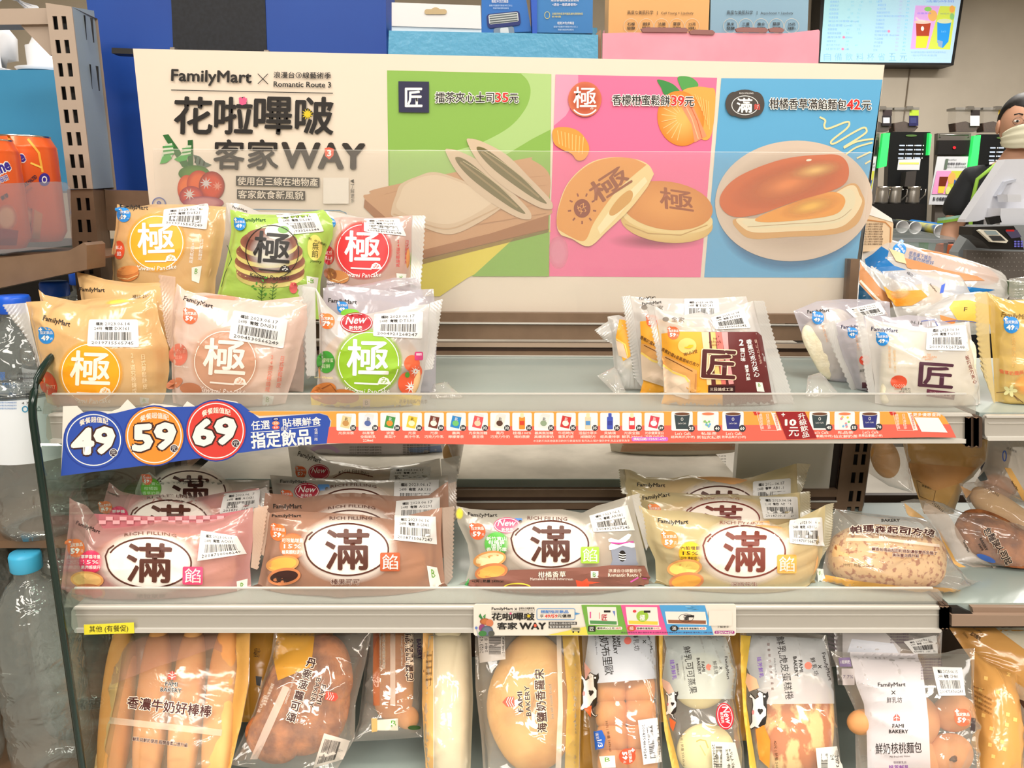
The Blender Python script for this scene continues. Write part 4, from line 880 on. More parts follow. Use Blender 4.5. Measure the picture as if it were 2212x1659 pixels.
for cx, w_, c, dots, pr, l1, l2, y1 in ((1473, 46, (62, 74, 78), 0, 35, "Let's Café", '經典美式(中杯)', 0), (1529, 46, (250, 244, 236), 1, 40, '私品茶', '新仙女紅茶', 0), (1583, 46, (56, 60, 130), 0, 60, "Let's Café", '熱單品美式(小杯)', 0),
        (1770, 44, (62, 74, 78), 0, 45, "Let's Café", '經典拿鐵(中杯)', -2), (1824, 44, (250, 244, 236), 1, 55, '私品茶', '仙女鮮奶茶', -2), (1878, 44, (56, 60, 130), 0, 70, "Let's Café", '熱單品拿鐵(小杯)', -3)):
    a.rr(cx - w_ / 2, 889, cx + w_ / 2, 930 + y1, 3, (250, 249, 247)); cup(a, cx, 889.5, 34 if not dots else 28, 37 + y1, c, (110, 70, 50) if not dots else (236, 130, 90), dots)
    a.ell(cx + 20, 925 + y1, 7.5, 7.5, (60, 62, 68)); a.T(str(pr), cx + 20, 925 + y1, 10, 7, W_, bold=.04, res=1); a.T(l1, cx + 2, 936 + y1, 34, 6.4, (255, 236, 226), bold=.02, res=1); a.T(l2, cx + 2, 944 + y1, 52, 6.8, (255, 236, 226), bold=.02, res=1)
for x0 in (1632, 1926):
    a.poly([(x0 - 6, 889), (x0 + 8, 889), (x0 + 10, 896), (x0 - 2, 897)], (206, 60, 50)); a.line([(x0 + 2, 890), (x0 + 34, 890), (x0 + 48, 930), (x0 + 12, 929)], 1, (255, 236, 226), close=True)
    for k in range(2): a.TV('日月潭紅茶' if k else '鐵觀音拿鐵', x0 + 12 + k * 15, 910, 8, 34, (255, 240, 232), rot=-8)
    a.poly([(x0 + 33, 891), (x0 + 42, 891), (x0 + 56, 929), (x0 + 46, 929)], (250, 240, 232)); a.TV('特選濃醇茶限定', x0 + 45, 910, 5.5, 34, (214, 60, 50), rot=-14)
a.poly([(1675, 889), (1738, 889), (1764, 946), (1699, 948)], (156, 38, 44)); a.T('+', 1691, 895, 8, 8, W_, bold=.03); a.T('10', 1707, 912, 25, 14, W_, bold=.06); a.T('元', 1714, 932, 22, 20, W_, bold=.02); a.TV('升級飲品', 1735, 918, 17, 54, W_, rot=-12, bold=.015)
a.T('更多優惠查詢', 2001, 895, 60, 8, W_, bold=.02); a.quad([(1974, 901), (2026, 902), (2046, 934), (1990, 932)]); a.rect(0, 0, 1, 1, (250, 248, 246)); a.xf = None
a.build('banner_print', S_, t, off=.0003, step=.00008, maxe=400)
# small card on the lower rail
t = thing('shelf_card', 'small white promotion card with three coloured panels clipped to the middle rail', 'card', P(1300, 1370, -.004))
slab('card_board', rrp(1023, 1305, 1590, 1373, 6), -.0052, .0006, mat('white_board', (240, 232, 220), .4), t)
def g(x, y): return 960 + x / 3.253, 1270 + y / 3.253
a = Art()
a.T('FamilyMart', *g(407, 148), 46, 7.5, K_, bold=.03, res=1); a.T('×', *g(502, 148), 6, 6, K_); a.T('浪漫台③線藝術季', *g(578, 142), 34, 4, K_, bold=.02, res=1); a.T('Romantic Route 3', *g(580, 154), 34, 3, K_, res=1); a.line([g(330, 168), g(635, 168)], .7, K_)
for s, x in zip('花啦嗶啵', (368, 445, 520, 598)): a.T(s, *g(x, 201), 23, 16.5, K_, bold=.035)
for s, x in zip('客家', (405, 478)): a.T(s, *g(x, 266), 22, 15.5, K_, bold=.035)
a.T('WAY', *g(620, 267), 58, 15, K_, bold=.06); a.ell(*g(638, 263), 3.2, 3.4, (232, 100, 76)); star(a, *g(592, 196), 5, 2.2, 9, (226, 198, 40)); a.ell(*g(465, 178), 2.4, 2.2, (226, 96, 140))
for y, s, x1 in ((248, '使用台三線在地物產', 930), (273, '客家飲食新風貌', 890)):
    p, q = g(733, y - 11), g(x1, y + 10); a.rect(p[0], p[1], q[0], q[1], K_); a.T(s, (p[0] + q[0]) / 2, (p[1] + q[1]) / 2, (q[0] - p[0]) * .94, 4.6, W_, res=1)
p, q = g(650, 144), g(918, 222); a.line(rrp(p[0], p[1], q[0], q[1], 4), 1.3, (86, 150, 206), close=True); a.poly([g(915, 170), g(955, 180), g(915, 190)], (86, 150, 206)); a.T('搭配指定飲品', *g(774, 166), 60, 7, (60, 130, 210), bold=.03, res=1); a.T('享', *g(684, 196), 8, 7, K_); a.T('49/59', *g(750, 197), 28, 7, (226, 70, 60), bold=.04, res=1); a.T('元優惠', *g(843, 196), 29, 7, K_, bold=.02, res=1)
a.poly([g(720, 330), g(860, 300), g(1000, 268), g(1010, 330)], (240, 220, 90)); a.rr(*g(892, 275), *g(955, 305), 3, (186, 176, 140)); a.ell(*g(905, 307), 2, 2, K_, n=10); a.ell(*g(942, 307), 2, 2, K_, n=10); a.rect(*g(900, 282), *g(948, 290), (90, 90, 80))
# vegetables at the left end
a.poly([g(240, 200), g(252, 178), g(270, 215), g(262, 222)], (60, 130, 70)); a.poly([g(270, 200), g(290, 182), g(286, 225)], (80, 150, 80)); a.ell(*g(285, 235), 11, 7, (200, 120, 70), edge=(150, 80, 50)); a.ell(*g(318, 245), 8, 8, (214, 130, 90)); a.ell(*g(265, 280), 7, 8, (150, 70, 120)); a.ell(*g(300, 300), 13, 11, (110, 120, 140), edge=(80, 88, 104)); a.ell(*g(268, 318), 9, 6, (70, 130, 70)); a.ell(*g(330, 318), 7, 6, (90, 90, 80))
a.line([g(225, 285), g(240, 345)], .8, (120, 140, 190)); a.ell(*g(224, 278), 3, 3, (100, 130, 200), n=12)
cols = ((120, 176, 74), (236, 96, 156), (84, 164, 222)); xs = (962, 1237, 1508, 1828); logo = ('匠', '極', '滿'); txt = ('擂茶夾心土司', '香檬柑蜜鬆餅', '柑橘香草滿餡麵包'); pr = ('35', '39', '42')
for k in range(3):
    x0, x1 = xs[k], xs[k + 1]; tl = 52 * k // 3
    a.poly([g(x0, 117), g(x1, 119), g(x1 + 62, 326), g(x0 + 45 + 17 * k // 2, 326)], cols[k])
    bx0, bx1 = (1000, 1220) if k == 0 else ((1272, 1508) if k == 1 else (1548, 1845)); by0, by1 = (130, 262) if k < 2 else (162, 255)
    a.poly([g(bx0, by0), g(bx1 - 15, by0 + 2), g(bx1, by1), g(bx0 + 15, by1 - 6)], (244, 236, 226)); cxp = (bx0 + bx1) / 2
    a.poly([g(bx0 + 20, by1 - 36), g(bx1 - 10, by1 - 30), g(bx1 - 10, by1 - 6), g(bx0 + 24, by1 - 12)], ((90, 150, 90), (240, 210, 80), (150, 96, 70))[k])
    if k == 1: a.ell(*g(cxp, 195), 13, 12, (160, 200, 70)); a.ell(*g(cxp - 55, 160), 4, 3, (226, 70, 80))
    if k == 0: a.rect(*g(cxp - 24, 170), *g(cxp - 18, 215), (226, 150, 150)); a.rect(*g(bx0 + 20, 165), *g(bx0 + 30, 210), (220, 90, 150)); a.poly([g(bx1 - 40, 160), g(bx1 - 22, 160), g(bx1 - 22, 200)], (110, 130, 200))
    if k == 2: a.ring(*g(cxp, 206), 16, 9, .9, K_); a.line([g(1692, 125), g(1770, 130), g(1700, 142), g(1780, 146), g(1710, 155)], 1, (170, 220, 240))
    a.T(logo[k], *g(cxp + (0 if k else 14), 205), 12, 13, ((190, 60, 70), W_, K_)[k], bold=.03, res=1); a.rect(*g(cxp + 10, by0 + 25), *g(cxp + 56, by0 + 40), K_)
    lx = (1035, 1314, 1612)[k]; ly = 285 if k == 0 else 280
    if k == 0: a.rect(*g(lx - 26, 266), *g(lx + 26, 305), K_)
    else: a.ell(*g(lx, ly), 9, 6.5, (208, 90, 60) if k == 1 else K_)
    a.T(logo[k], *g(lx, ly), 9, 8, W_, res=1)
    a.rr(*g(lx + 32, 270), *g(x1 + 12, 292), 3, (246, 236, 226)); a.T(txt[k], *g(lx + 32 + (x1 - lx - 20) * .36, 281), (x1 - lx) * .17 * (1.1 if k < 2 else 1.25), 4.6, K_, bold=.02, res=1); a.T(pr[k] + '元', *g(x1 - 16, 281), 12, 4.8, (214, 60, 50), bold=.03, res=1)
a.rect(*g(1856, 156), *g(2020, 262), (238, 230, 218)); a.T('了解更多', *g(1958, 273), 26, 5, K_, res=1); a.rr(*g(1898, 300), *g(2038, 322), 3, (170, 60, 140)); a.T('112/6/14-6/27', *g(1968, 311), 36, 5, W_, bold=.03, res=1); a.T('商品以實物為準,圖片僅供參考,本活動不與其他優惠活動併行,數量有限,售完為止,活動日期', *g(1560, 310), 196, 3.4, (90, 50, 90), res=1)
a.build('card_print', on_plane(YP(-.0055)), t, off=.0003, step=.00008, maxe=400)
t = thing('shelf_sticker', 'small yellow sticker on the left end of the middle rail', 'sticker', P(235, 1370, -.004))
slab('sticker_paper', [(181, 1350), (289, 1345), (290, 1368), (182, 1371)], -.0040, .0004, mat('yellow_paper', (246, 232, 60), .5), t)
a = Art(); a.T('其他 (有餐促)', 235, 1359, 84, 16, K_, rot=-1.6); a.build('sticker_print', on_plane(YP(-.0041)), t, off=.0002)
# ================================================================ bag films and breads
FW = film('white_film', (252, 248, 244), .5); FWC = film('clear_film', (250, 244, 236), .16, rough=.12, gl=.07, gp=.7, bump=.35)
FO = film('orange_film', (255, 212, 148), .70); FP = film('peach_film', (255, 226, 212), .68); FR = film('rose_film', (246, 214, 206), .55)
FG = film('green_film', (192, 228, 108), .97, gl=.06); FCR = film('cream_film', (242, 234, 214), .5); FV = film('violet_film', (220, 214, 224), .5)
FY = film('yellow_film', (244, 206, 104), .62); FPK = film('pink_film', (232, 170, 166), .6); FBR = film('cocoa_film', (204, 156, 132), .62)
FGR = film('grey_film', (222, 216, 204), .56); FPN = film('straw_film', (240, 222, 172), .62); FOR = film('deep_orange_film', (246, 158, 50), .8)
SEALM = film('seal_film', (238, 236, 232), .5, rough=.18, gl=.09, gp=.6, bump=0); SEALB = film('tan_seal_film', (206, 184, 168), .55, rough=.18, gl=.08, bump=0)
SEALY = film('straw_seal_film', (224, 214, 182), .55, rough=.18, gl=.08, bump=0); SEALP = film('peach_seal_film', (240, 208, 186), .6, rough=.2, gl=.08, bump=0)
PANC = mat('pancake', (206, 136, 78), .75, c2=(226, 166, 100), ns=24, bump=.2, bs=80)
PANP = mat('pale_bun', (228, 180, 124), .75, c2=(238, 198, 146), ns=18)
BUN = mat('baked_bun', (222, 150, 84), .7, c2=(236, 184, 124), ns=14)
TOAST = mat('white_toast', (242, 226, 190), .85, c2=(250, 240, 214), ns=60, bump=.4, bs=160)
CRUST = mat('brown_crust', (186, 112, 54), .65, c2=(216, 148, 82), ns=26, bump=.4, bs=60)
CRUSTD = mat('dark_crust', (128, 66, 30), .7, c2=(196, 118, 62), ns=60, bump=.8, bs=110)
OR_ = (246, 140, 60); BL_ = (42, 140, 218); STK = (232, 230, 228)
def pl_up(y, lean=11, yaw=0): return LEAN(y, Z1, lean, yaw)
def badge(a, cx, cy, r, c, n, rot=0):
    a.turn(cx, cy, rot); a.ell(cx, cy, r, r * 1.06, c); a.ell(cx - r * .6, cy - r * .7, r * .45, r * .42, c); a.T('+', cx - r * .72, cy - r * .78, r * .5, r * .5, W_, bold=.06, res=1)
    a.T('指定飲品', cx, cy - r * .38, r * 1.6, r * .42, W_, bold=.01, res=1); a.T(n, cx - r * .12, cy + r * .30, r * 1.05, r * .66, W_, bold=.06, res=1); a.T('元', cx + r * .66, cy + r * .42, r * .32, r * .34, W_, res=1); a.xf = None
def famm(a, cx, cy, wd, rot=0, ht=None, c=K_, bow=0): a.T('FamilyMart', cx, cy, wd, ht or wd * .2, c, rot=rot, bold=.028, bow=bow, res=1)
def kiwami(a, cx, cy, r, disc, ink, rot=0, e=None, sub=None):
    if disc: a.ell(cx, cy, r, r, disc, edge=(e or disc[:3] + (0,)), mid=.86)
    a.turn(cx, cy, rot); a.ring(cx, cy, r * .88, r * .88, max(1, r * .025), ink, 100, 430, n=40)
    a.T('極', cx - r * .02, cy - r * .14, r * 1.22, r * 1.06, ink, bold=.02)
    a.poly([(cx + r * .26, cy + r * .62), (cx + r * .32, cy + r * .46), (cx + r * .44, cy + r * .40), (cx + r * .58, cy + r * .46), (cx + r * .66, cy + r * .62)], ink)
    a.T('み', cx + r * .46, cy + r * .52, r * .2, r * .15, disc[:3] if disc else W_); a.line([(cx - r * .4, cy + r * .60), (cx + r * .3, cy + r * .62)], r * .05, ink)
    a.T('Kiwami Pancake', cx - r * .02, cy + r * .84, r * 1.3, r * .15, sub or ink, bow=-r * .05, sh=.2, bold=.01, res=1); a.xf = None
def sticker(g, q, date, code, num, seed, rnd_=True, m=None, rows_=True):
    """white shop label: q = tl, tr, br, bl px"""
    a = Art(); a.quad(q); a.poly(rrp(0, 0, 1, 1, .05 if rnd_ else .005, 3), STK)
    a.T('福比', .22, .16, .15, .12, K_, bold=.05, res=1); a.T(date, .58, .16, .50, .11, K_, res=1); a.T('24時', .20, .33, .16, .12, K_, res=1); a.T('有效', .41, .33, .16, .13, K_, bold=.05, res=1); a.T(code, .67, .33, .28, .11, K_, res=1)
    a.bars(.14, .46, .86, .76, seed); a.T(num, .49, .86, .82, .11, K_, res=1)
    a.xf = None
    return a.build('price_sticker', g.surf, g.root, off=.0011, step=.0001, maxe=12)
def recyc(a, q, qr=True):
    a.quad(q); a.rect(0, 0, 1, 1, (240, 240, 230)); a.T('B', .5, .30, .34, .36, (110, 170, 60), bold=0, sh=.1, res=1); a.xf = None
def art(g, a, name='printed_design', off=.0006): return a.build(name, g.surf, g.root, off=off, step=.0002, maxe=10)
def sub2(q, u0, v0, u1, v1):
    q = [np.array(p, float) for p in q]
    def f(u, v): return tuple(q[0] * (1 - u) * (1 - v) + q[1] * u * (1 - v) + q[2] * u * v + q[3] * (1 - u) * v)
    return [f(u0, v0), f(u1, v0), f(u1, v1), f(u0, v1)]
GP = 'round pancake bags on the upper shelf'
# ---- back row, upper shelf (lower edges hidden behind the rows in front)
def twoline(a, cx, cy, c, s1='日式厚鬆餅皮', s2='24道究極燒成', wd=10, ht=90, rot=12):
    a.TV(s2, cx, cy, wd, ht, c, rot=rot); a.TV(s1, cx + wd * 2.1, cy - 3, wd, ht * .86, c, rot=rot)
p = pl_up(.175, 12)
g = bag('pancake_bag', 'orange disc pancake bag at the far left of the back row', [(253, 441), (285, 449), (330, 441), (420, 442), (488, 447)], [(488, 447), (486, 498), (476, 560), (466, 600), (462, 690)], [(236, 690), (462, 690)], [(253, 441), (250, 490), (241, 547), (244, 590), (236, 690)], p, m=FO, H=.027, seed=3, group=GP)
blob('pancake', 358, 535, 100, 84, p, .010, PANC, g.root, rot=4, off=.006, ez=.7); blob('pancake', 366, 575, 96, 70, p, .007, PANP, g.root, off=.005, ez=.7)
a = Art(); kiwami(a, 338, 524, 66, (250, 176, 50), W_, rot=-2, e=(250, 190, 90, .1)); famm(a, 290, 449, 60, rot=2); badge(a, 267, 464, 15, BL_, '49'); a.ell(257, 540, 12, 20, (222, 84, 50)); a.T('餡', 257, 548, 9, 10, W_); a.T('鮮奶', 257, 535, 14, 8, W_)
a.ell(276, 592, 24, 16, (214, 130, 70), rot=-8); a.ell(276, 584, 24, 10, (228, 150, 84), rot=-8); a.line([(254, 600), (276, 603), (298, 594)], 2, (246, 206, 140)); twoline(a, 415, 542, W_, wd=9, ht=54, rot=6); recyc(a, [(414, 578), (436, 574), (430, 612), (414, 606)]); art(g, a)
sticker(g, [(354, 452), (452, 440), (446, 496), (350, 484)], '2023.06.16', 'DV521', '2019715567249', 1)
g = bag('pancake_bag', 'white pancake bag whose corner shows behind the green one', [(488, 438), (520, 440), (560, 458), (640, 460)], [(640, 460), (636, 520), (630, 800)], [(500, 800), (630, 800)], [(488, 438), (494, 470), (498, 520), (500, 800)], pl_up(.215, 12), m=FW, H=.018, seed=5, group=GP)
blob('pancake', 570, 540, 55, 50, g.pl, .007, PANP, g.root, off=.004); a = Art(); famm(a, 518, 452, 34, rot=18); art(g, a)
p = pl_up(.165, 12)
g = bag('pancake_bag', 'bright green opaque pancake bag with a stack of cocoa pancakes printed on it', [(497, 453), (515, 456), (540, 463), (620, 464), (699, 453), (731, 490)], [(731, 490), (718, 515), (704, 545), (692, 610), (690, 690)], [(466, 690), (690, 690)], [(497, 453), (500, 500), (492, 545), (482, 590), (466, 650), (466, 690)], p, m=FG, H=.026, seed=8, group=GP)
a = Art()
for k, (yy, rx) in enumerate(((588, 74), (566, 76), (545, 72), (524, 62))):
    a.ell(584 - k, yy + 6, rx, 28, (210, 196, 118)); a.ell(584 - k, yy - 2, rx, 26, (120, 72, 60), edge=(150, 98, 74), mid=.8)
a.ell(583, 508, 50, 16, (140, 90, 74)); a.ell(604, 500, 32, 18, (232, 232, 220)); a.ell(612, 496, 12, 8, (130, 180, 100)); a.ell(586, 546, 50, 46, (250, 250, 244, .55), edge=(250, 250, 244, 0), mid=.5)
kiwami(a, 588, 544, 66, None, K_, rot=4); famm(a, 549, 476, 50, c=(30, 90, 50)); badge(a, 518, 484, 13, BL_, '49'); a.ell(680, 535, 16, 28, (240, 226, 120)); a.TV('無餡', 681, 540, 15, 34, K_, rot=4); a.T('yummy', 682, 566, 24, 6, K_, rot=6, sh=.2, res=1); a.T('|粉、吃法簡單|', 685, 522, 42, 6, K_, rot=22, res=1)
for k in range(7): a.ell(560 + 14 * math.cos(k), 600 + k * 6, 4, 2, (80, 150, 60), rot=k * 50, n=8)
for x in (568, 592): a.line([(x, 612), (x - 4, 640), (x - 2, 670)], 1.2, (60, 110, 50))
for x, sgn in ((568, -1), (592, 1)):
    for k in range(6): a.line([(x - k, 614 + k * 8), (x - k + sgn * 8, 608 + k * 8)], 1.2, (60, 110, 50)); a.line([(x - k, 614 + k * 8), (x - k - sgn * 7, 610 + k * 8)], 1.2, (60, 110, 50))
a.line([(492, 530), (500, 560), (486, 590), (478, 620)], 1.2, (50, 90, 50)); a.ell(634, 622, 9, 12, (236, 110, 110)); a.T('加熱', 634, 613, 14, 7, (220, 70, 80), rot=8, res=1); recyc(a, [(662, 596), (688, 600), (684, 630), (664, 624)]); art(g, a)
sticker(g, [(596, 462), (684, 460), (700, 500), (610, 508)], '2023.06.16', 'DL181', '2003933266244', 2)
g = bag('pancake_bag', 'white pancake bag glimpsed between the green bag and the red disc bag', [(700, 455), (735, 460), (770, 468), (800, 472)], [(800, 472), (800, 800)], [(702, 800), (800, 800)], [(700, 455), (702, 800)], pl_up(.22, 12), m=FW, H=.015, seed=9, group=GP)
blob('pancake', 752, 540, 36, 40, g.pl, .006, PANP, g.root, off=.003)
p = pl_up(.168, 12)
g = bag('pancake_bag', 'clear rosy pancake bag with a solid red disc, rightmost of the back row', [(705, 474), (740, 468), (787, 471), (830, 470), (892, 465)], [(892, 465), (890, 510), (886, 560), (886, 640), (884, 690)], [(700, 690), (884, 690)], [(705, 474), (714, 510), (708, 545), (706, 600), (700, 690)], p, m=FR, H=.026, seed=12, group=GP)
seal(g, [(918, 466), (890, 466), (885, 632), (906, 640)], SEALM)
blob('pancake', 800, 556, 86, 80, p, .008, PANC, g.root, off=.001, ez=.7)
a = Art(); kiwami(a, 784, 541, 64, (218, 58, 62), W_, rot=1, e=(224, 80, 80, .2)); badge(a, 715, 482, 10, BL_, '49'); a.ell(710, 552, 12, 20, (186, 50, 60)); a.T('紅豆', 710, 546, 14, 8, W_); a.T('鬆餅', 711, 558, 14, 8, W_); twoline(a, 860, 547, (220, 70, 80), wd=9, ht=60, rot=1)
a.ell(730, 598, 24, 14, (206, 140, 84), rot=8); a.ell(714, 592, 14, 12, (150, 90, 60), rot=40); a.line([(712, 600), (732, 608), (752, 600)], 2, (236, 200, 150)); recyc(a, [(856, 590), (878, 592), (874, 624), (858, 616)]); art(g, a)
sticker(g, [(786, 472), (862, 472), (878, 510), (786, 500)], '2023.06.17', 'DQ041', '2004530568248', 3)
# ---- middle row
p = pl_up(.118, 11)
g = bag('pancake_bag', 'orange pancake bag peeking out behind the front left bags, lettering at its top edge', [(165, 588), (188, 592), (230, 604), (290, 612), (350, 610), (440, 640)], [(440, 640), (430, 700), (420, 780)], [(190, 780), (420, 780)], [(165, 588), (172, 620), (180, 680), (190, 780)], p, m=FO, H=.024, seed=14, group=GP)
blob('pancake', 300, 710, 80, 66, p, .009, PANC, g.root, off=.005); a = Art(); famm(a, 199, 627, 54, rot=2, ht=12); a.T('福比 202', 306, 640, 34, 8, K_, rot=2, res=1); art(g, a)
p = pl_up(.085, 11)
g = bag('pancake_bag', 'orange pancake bag directly behind the front left orange bag', [(83, 625), (97, 637), (160, 650), (240, 640), (330, 628)], [(330, 628), (336, 700), (340, 860)], [(110, 860), (340, 860)], [(83, 625), (96, 700), (110, 860)], p, m=FO, H=.022, seed=15, group=GP)
blob('pancake', 220, 760, 90, 76, p, .009, PANC, g.root, off=.003); a = Art(); a.ell(262, 655, 36, 10, (240, 206, 70), edge=(240, 200, 80, 0)); a.T('福比 2023', 306, 640, 40, 8, K_, rot=-3, res=1); art(g, a)
g = bag('pancake_bag', 'pale peach pancake bag behind the front bag with the pink flavour spot', [(400, 634), (443, 632), (500, 640), (566, 650), (655, 640)], [(655, 640), (662, 720), (655, 850)], [(420, 850), (655, 850)], [(400, 634), (410, 740), (420, 850)], p, m=FP, H=.020, seed=16, group=GP)
seal(g, [(644, 616), (678, 612), (686, 800), (664, 820)], SEALM); blob('pancake', 530, 760, 90, 70, p, .008, PANP, g.root, off=.003)
a = Art(); a.ell(470, 645, 50, 9, (240, 150, 120, .8), edge=(240, 150, 120, 0)); art(g, a)
g = bag('pancake_bag', 'violet tinted white pancake bag right behind the bag with the green disc', [(698, 622), (730, 618), (790, 622), (856, 631), (900, 626), (936, 624)], [(936, 624), (944, 700), (940, 860)], [(700, 860), (940, 860)], [(698, 622), (700, 740), (700, 860)], p, m=FV, H=.022, seed=17, group=GP)
blob('pancake', 810, 770, 92, 70, p, .009, PANP, g.root, off=.003); a = Art(); famm(a, 740, 652, 62, rot=4); famm(a, 722, 614, 30, rot=-6); badge(a, 740, 664, 12, BL_, '49'); a.ell(756, 676, 20, 9, (130, 200, 60)); art(g, a)
g = bag('pancake_bag', 'crumpled lilac pancake bag under the red disc bag, behind the green disc bag', [(706, 606), (760, 618), (800, 612), (850, 600), (905, 600)], [(905, 600), (914, 640), (915, 720)], [(700, 720), (915, 720)], [(706, 606), (704, 660), (700, 720)], pl_up(.125, 11), m=FV, H=.020, seed=18, cr=.005, ncr=24, group=GP)
blob('pancake', 805, 680, 80, 30, g.pl, .008, PANP, g.root, off=.003)
# ---- front row, upper shelf
p = pl_up(.036, 9)
g = bag('pancake_bag', 'large orange front-row pancake bag at the left end with a long crimped tail', [(56, 652), (99, 650), (113, 661), (142, 653), (193, 660), (255, 655), (313, 645), (334, 631)], [(334, 631), (344, 690), (364, 750), (366, 800), (358, 850), (345, 893)], [(108, 893), (345, 893)], [(56, 652), (70, 710), (84, 770), (95, 840), (108, 893)], p, m=FO, H=.029, seed=21, ncr=18, group=GP)
seal(g, [(6, 658), (58, 654), (98, 850), (74, 750)], SEALM, ribs=6, teeth=16)
blob('pancake', 205, 800, 112, 98, p, .009, PANC, g.root, off=.000, ez=.7); blob('pancake', 215, 815, 104, 84, p, .008, PANP, g.root, off=.006, ez=.7)
a = Art(); kiwami(a, 196, 806, 72, (250, 168, 34), (255, 246, 226), rot=2, e=(250, 190, 90, .1)); famm(a, 122, 695, 60, rot=14, ht=15); badge(a, 100, 725, 17, BL_, '49'); a.ell(106, 830, 16, 28, (222, 72, 44), rot=-20); a.T('鮮奶布丁', 108, 836, 24, 9, (250, 200, 170)); twoline(a, 288, 806, (255, 232, 190), wd=11, ht=90, rot=-4)
a.ell(140, 868, 28, 14, (190, 120, 84), rot=12); recyc(a, [(302, 858), (322, 860), (320, 882), (302, 878)]); art(g, a)
sticker(g, [(192, 690), (298, 690), (300, 750), (188, 748)], '2023.06.14', 'DX161', '2019715565745', 4)
g = bag('pancake_bag', 'pale peach front-row pancake bag with tall crimped left seal and pink flavour spot', [(382, 612), (404, 631), (450, 644), (520, 650), (580, 652), (640, 654), (676, 649)], [(676, 649), (664, 700), (650, 745), (638, 800), (622, 850), (612, 893)], [(376, 893), (612, 893)], [(382, 612), (372, 680), (370, 760), (372, 850), (376, 893)], p, m=FP, H=.029, seed=22, ncr=18, group=GP)
seal(g, [(343, 593), (378, 598), (374, 770), (362, 740)], SEALP, ribs=5, teeth=14)
blob('pancake', 490, 800, 108, 94, p, .009, PANC, g.root, off=.000, ez=.7); blob('pancake', 500, 810, 104, 80, p, .008, PANP, g.root, off=.006, ez=.7)
a = Art(); kiwami(a, 486, 782, 76, (220, 158, 120, .5), (250, 232, 220), rot=3, e=(220, 158, 120, 0)); famm(a, 428, 654, 66, rot=16); badge(a, 411, 683, 16, (238, 106, 64), '59', rot=4); a.ell(386, 766, 19, 24, (240, 124, 104, .85), edge=(240, 130, 110, .7)); a.T('鮮奶芋莓', 386, 760, 30, 9, (252, 180, 160)); a.T('鬆餅', 386, 772, 16, 9, (252, 180, 160))
twoline(a, 583, 806, (236, 130, 110), wd=11, ht=82, rot=8); a.ell(378, 828, 18, 10, (206, 130, 96), rot=-30); a.ell(412, 840, 24, 13, (192, 124, 90), rot=8); a.T('Strawberry Pancake', 392, 792, 30, 5, W_, rot=6, res=1); recyc(a, [(568, 852), (592, 856), (584, 890), (566, 880)]); art(g, a)
sticker(g, [(504, 670), (622, 690), (612, 753), (494, 732)], '2023.06.17', 'DN531', '2004530566249', 5)
g = bag('pancake_bag', 'clear front-row pancake bag with lime green disc and red oval New mark', [(682, 622), (706, 660), (730, 680), (771, 682), (811, 675), (860, 664), (930, 656)], [(930, 656), (930, 710), (922, 776), (910, 833), (902, 893)], [(684, 893), (902, 893)], [(682, 622), (690, 700), (690, 760), (684, 850), (684, 893)], p, m=FW, H=.029, seed=23, ncr=18, group=GP)
seal(g, [(955, 646), (928, 655), (916, 800), (934, 797)], SEALM, ribs=4, teeth=20); seal(g, [(654, 618), (682, 622), (682, 812), (664, 812)], SEALM, ribs=4, teeth=14)
blob('pancake', 800, 800, 112, 96, p, .009, PANC, g.root, off=.000, ez=.7); blob('pancake', 806, 812, 104, 80, p, .008, PANP, g.root, off=.006, ez=.7)
a = Art(); kiwami(a, 796, 783, 75, (146, 190, 44), W_, rot=1, e=(160, 200, 70, .1)); a.ell(770, 697, 35, 22, (176, 30, 44)); a.ring(770, 697, 33, 20, 1.3, W_); a.T('New', 770, 691, 44, 17, W_, sh=.35, bold=.02, rot=-4); a.T('新発売', 768, 708, 28, 9, W_)
badge(a, 707, 694, 16, (240, 120, 54), '79'); a.ell(704, 782, 19, 24, (62, 150, 54)); a.T('香檬柑蜜', 704, 778, 32, 9, (220, 240, 190)); a.T('鬆餅', 704, 791, 18, 9, (220, 240, 190)); a.T('Lemon & Marmalade', 700, 815, 38, 5, (250, 236, 160), rot=3, res=1)
a.ell(890, 785, 17, 18, (238, 108, 70)); a.ell(880, 828, 20, 24, (238, 100, 64)); a.ell(898, 802, 14, 16, (238, 104, 66)); star(a, 898, 802, 12, 4, 9, W_, 5); star(a, 888, 836, 14, 5, 9, W_, 15); a.ell(880, 810, 5, 6, (90, 160, 60)); a.rr(896, 760, 914, 778, 3, (222, 70, 130)); a.rect(899, 763, 911, 768, (250, 200, 220))
a.poly([(672, 850), (700, 862), (760, 854), (840, 852), (912, 854), (904, 893), (676, 893)], (240, 208, 60)); a.ell(700, 842, 26, 15, (204, 124, 60), rot=-14); a.ell(744, 856, 32, 15, (210, 128, 64), rot=6); a.ell(700, 858, 30, 13, (196, 110, 50), rot=20); a.line([(690, 842), (714, 830), (726, 846)], 2, (150, 84, 44))
a.T('浪漫台③線藝術季', 893, 867, 62, 9, (90, 70, 30), res=1); a.T('Romantic Route 3', 891, 879, 60, 9, (60, 44, 20), bold=.02, res=1); a.rect(784, 862, 800, 878, (238, 200, 170)); a.T('B', 792, 870, 7, 9, (90, 60, 40)); art(g, a)
sticker(g, [(808, 678), (914, 672), (912, 732), (806, 726)], '2023.06.17', 'DT531', '2004921268247', 6)
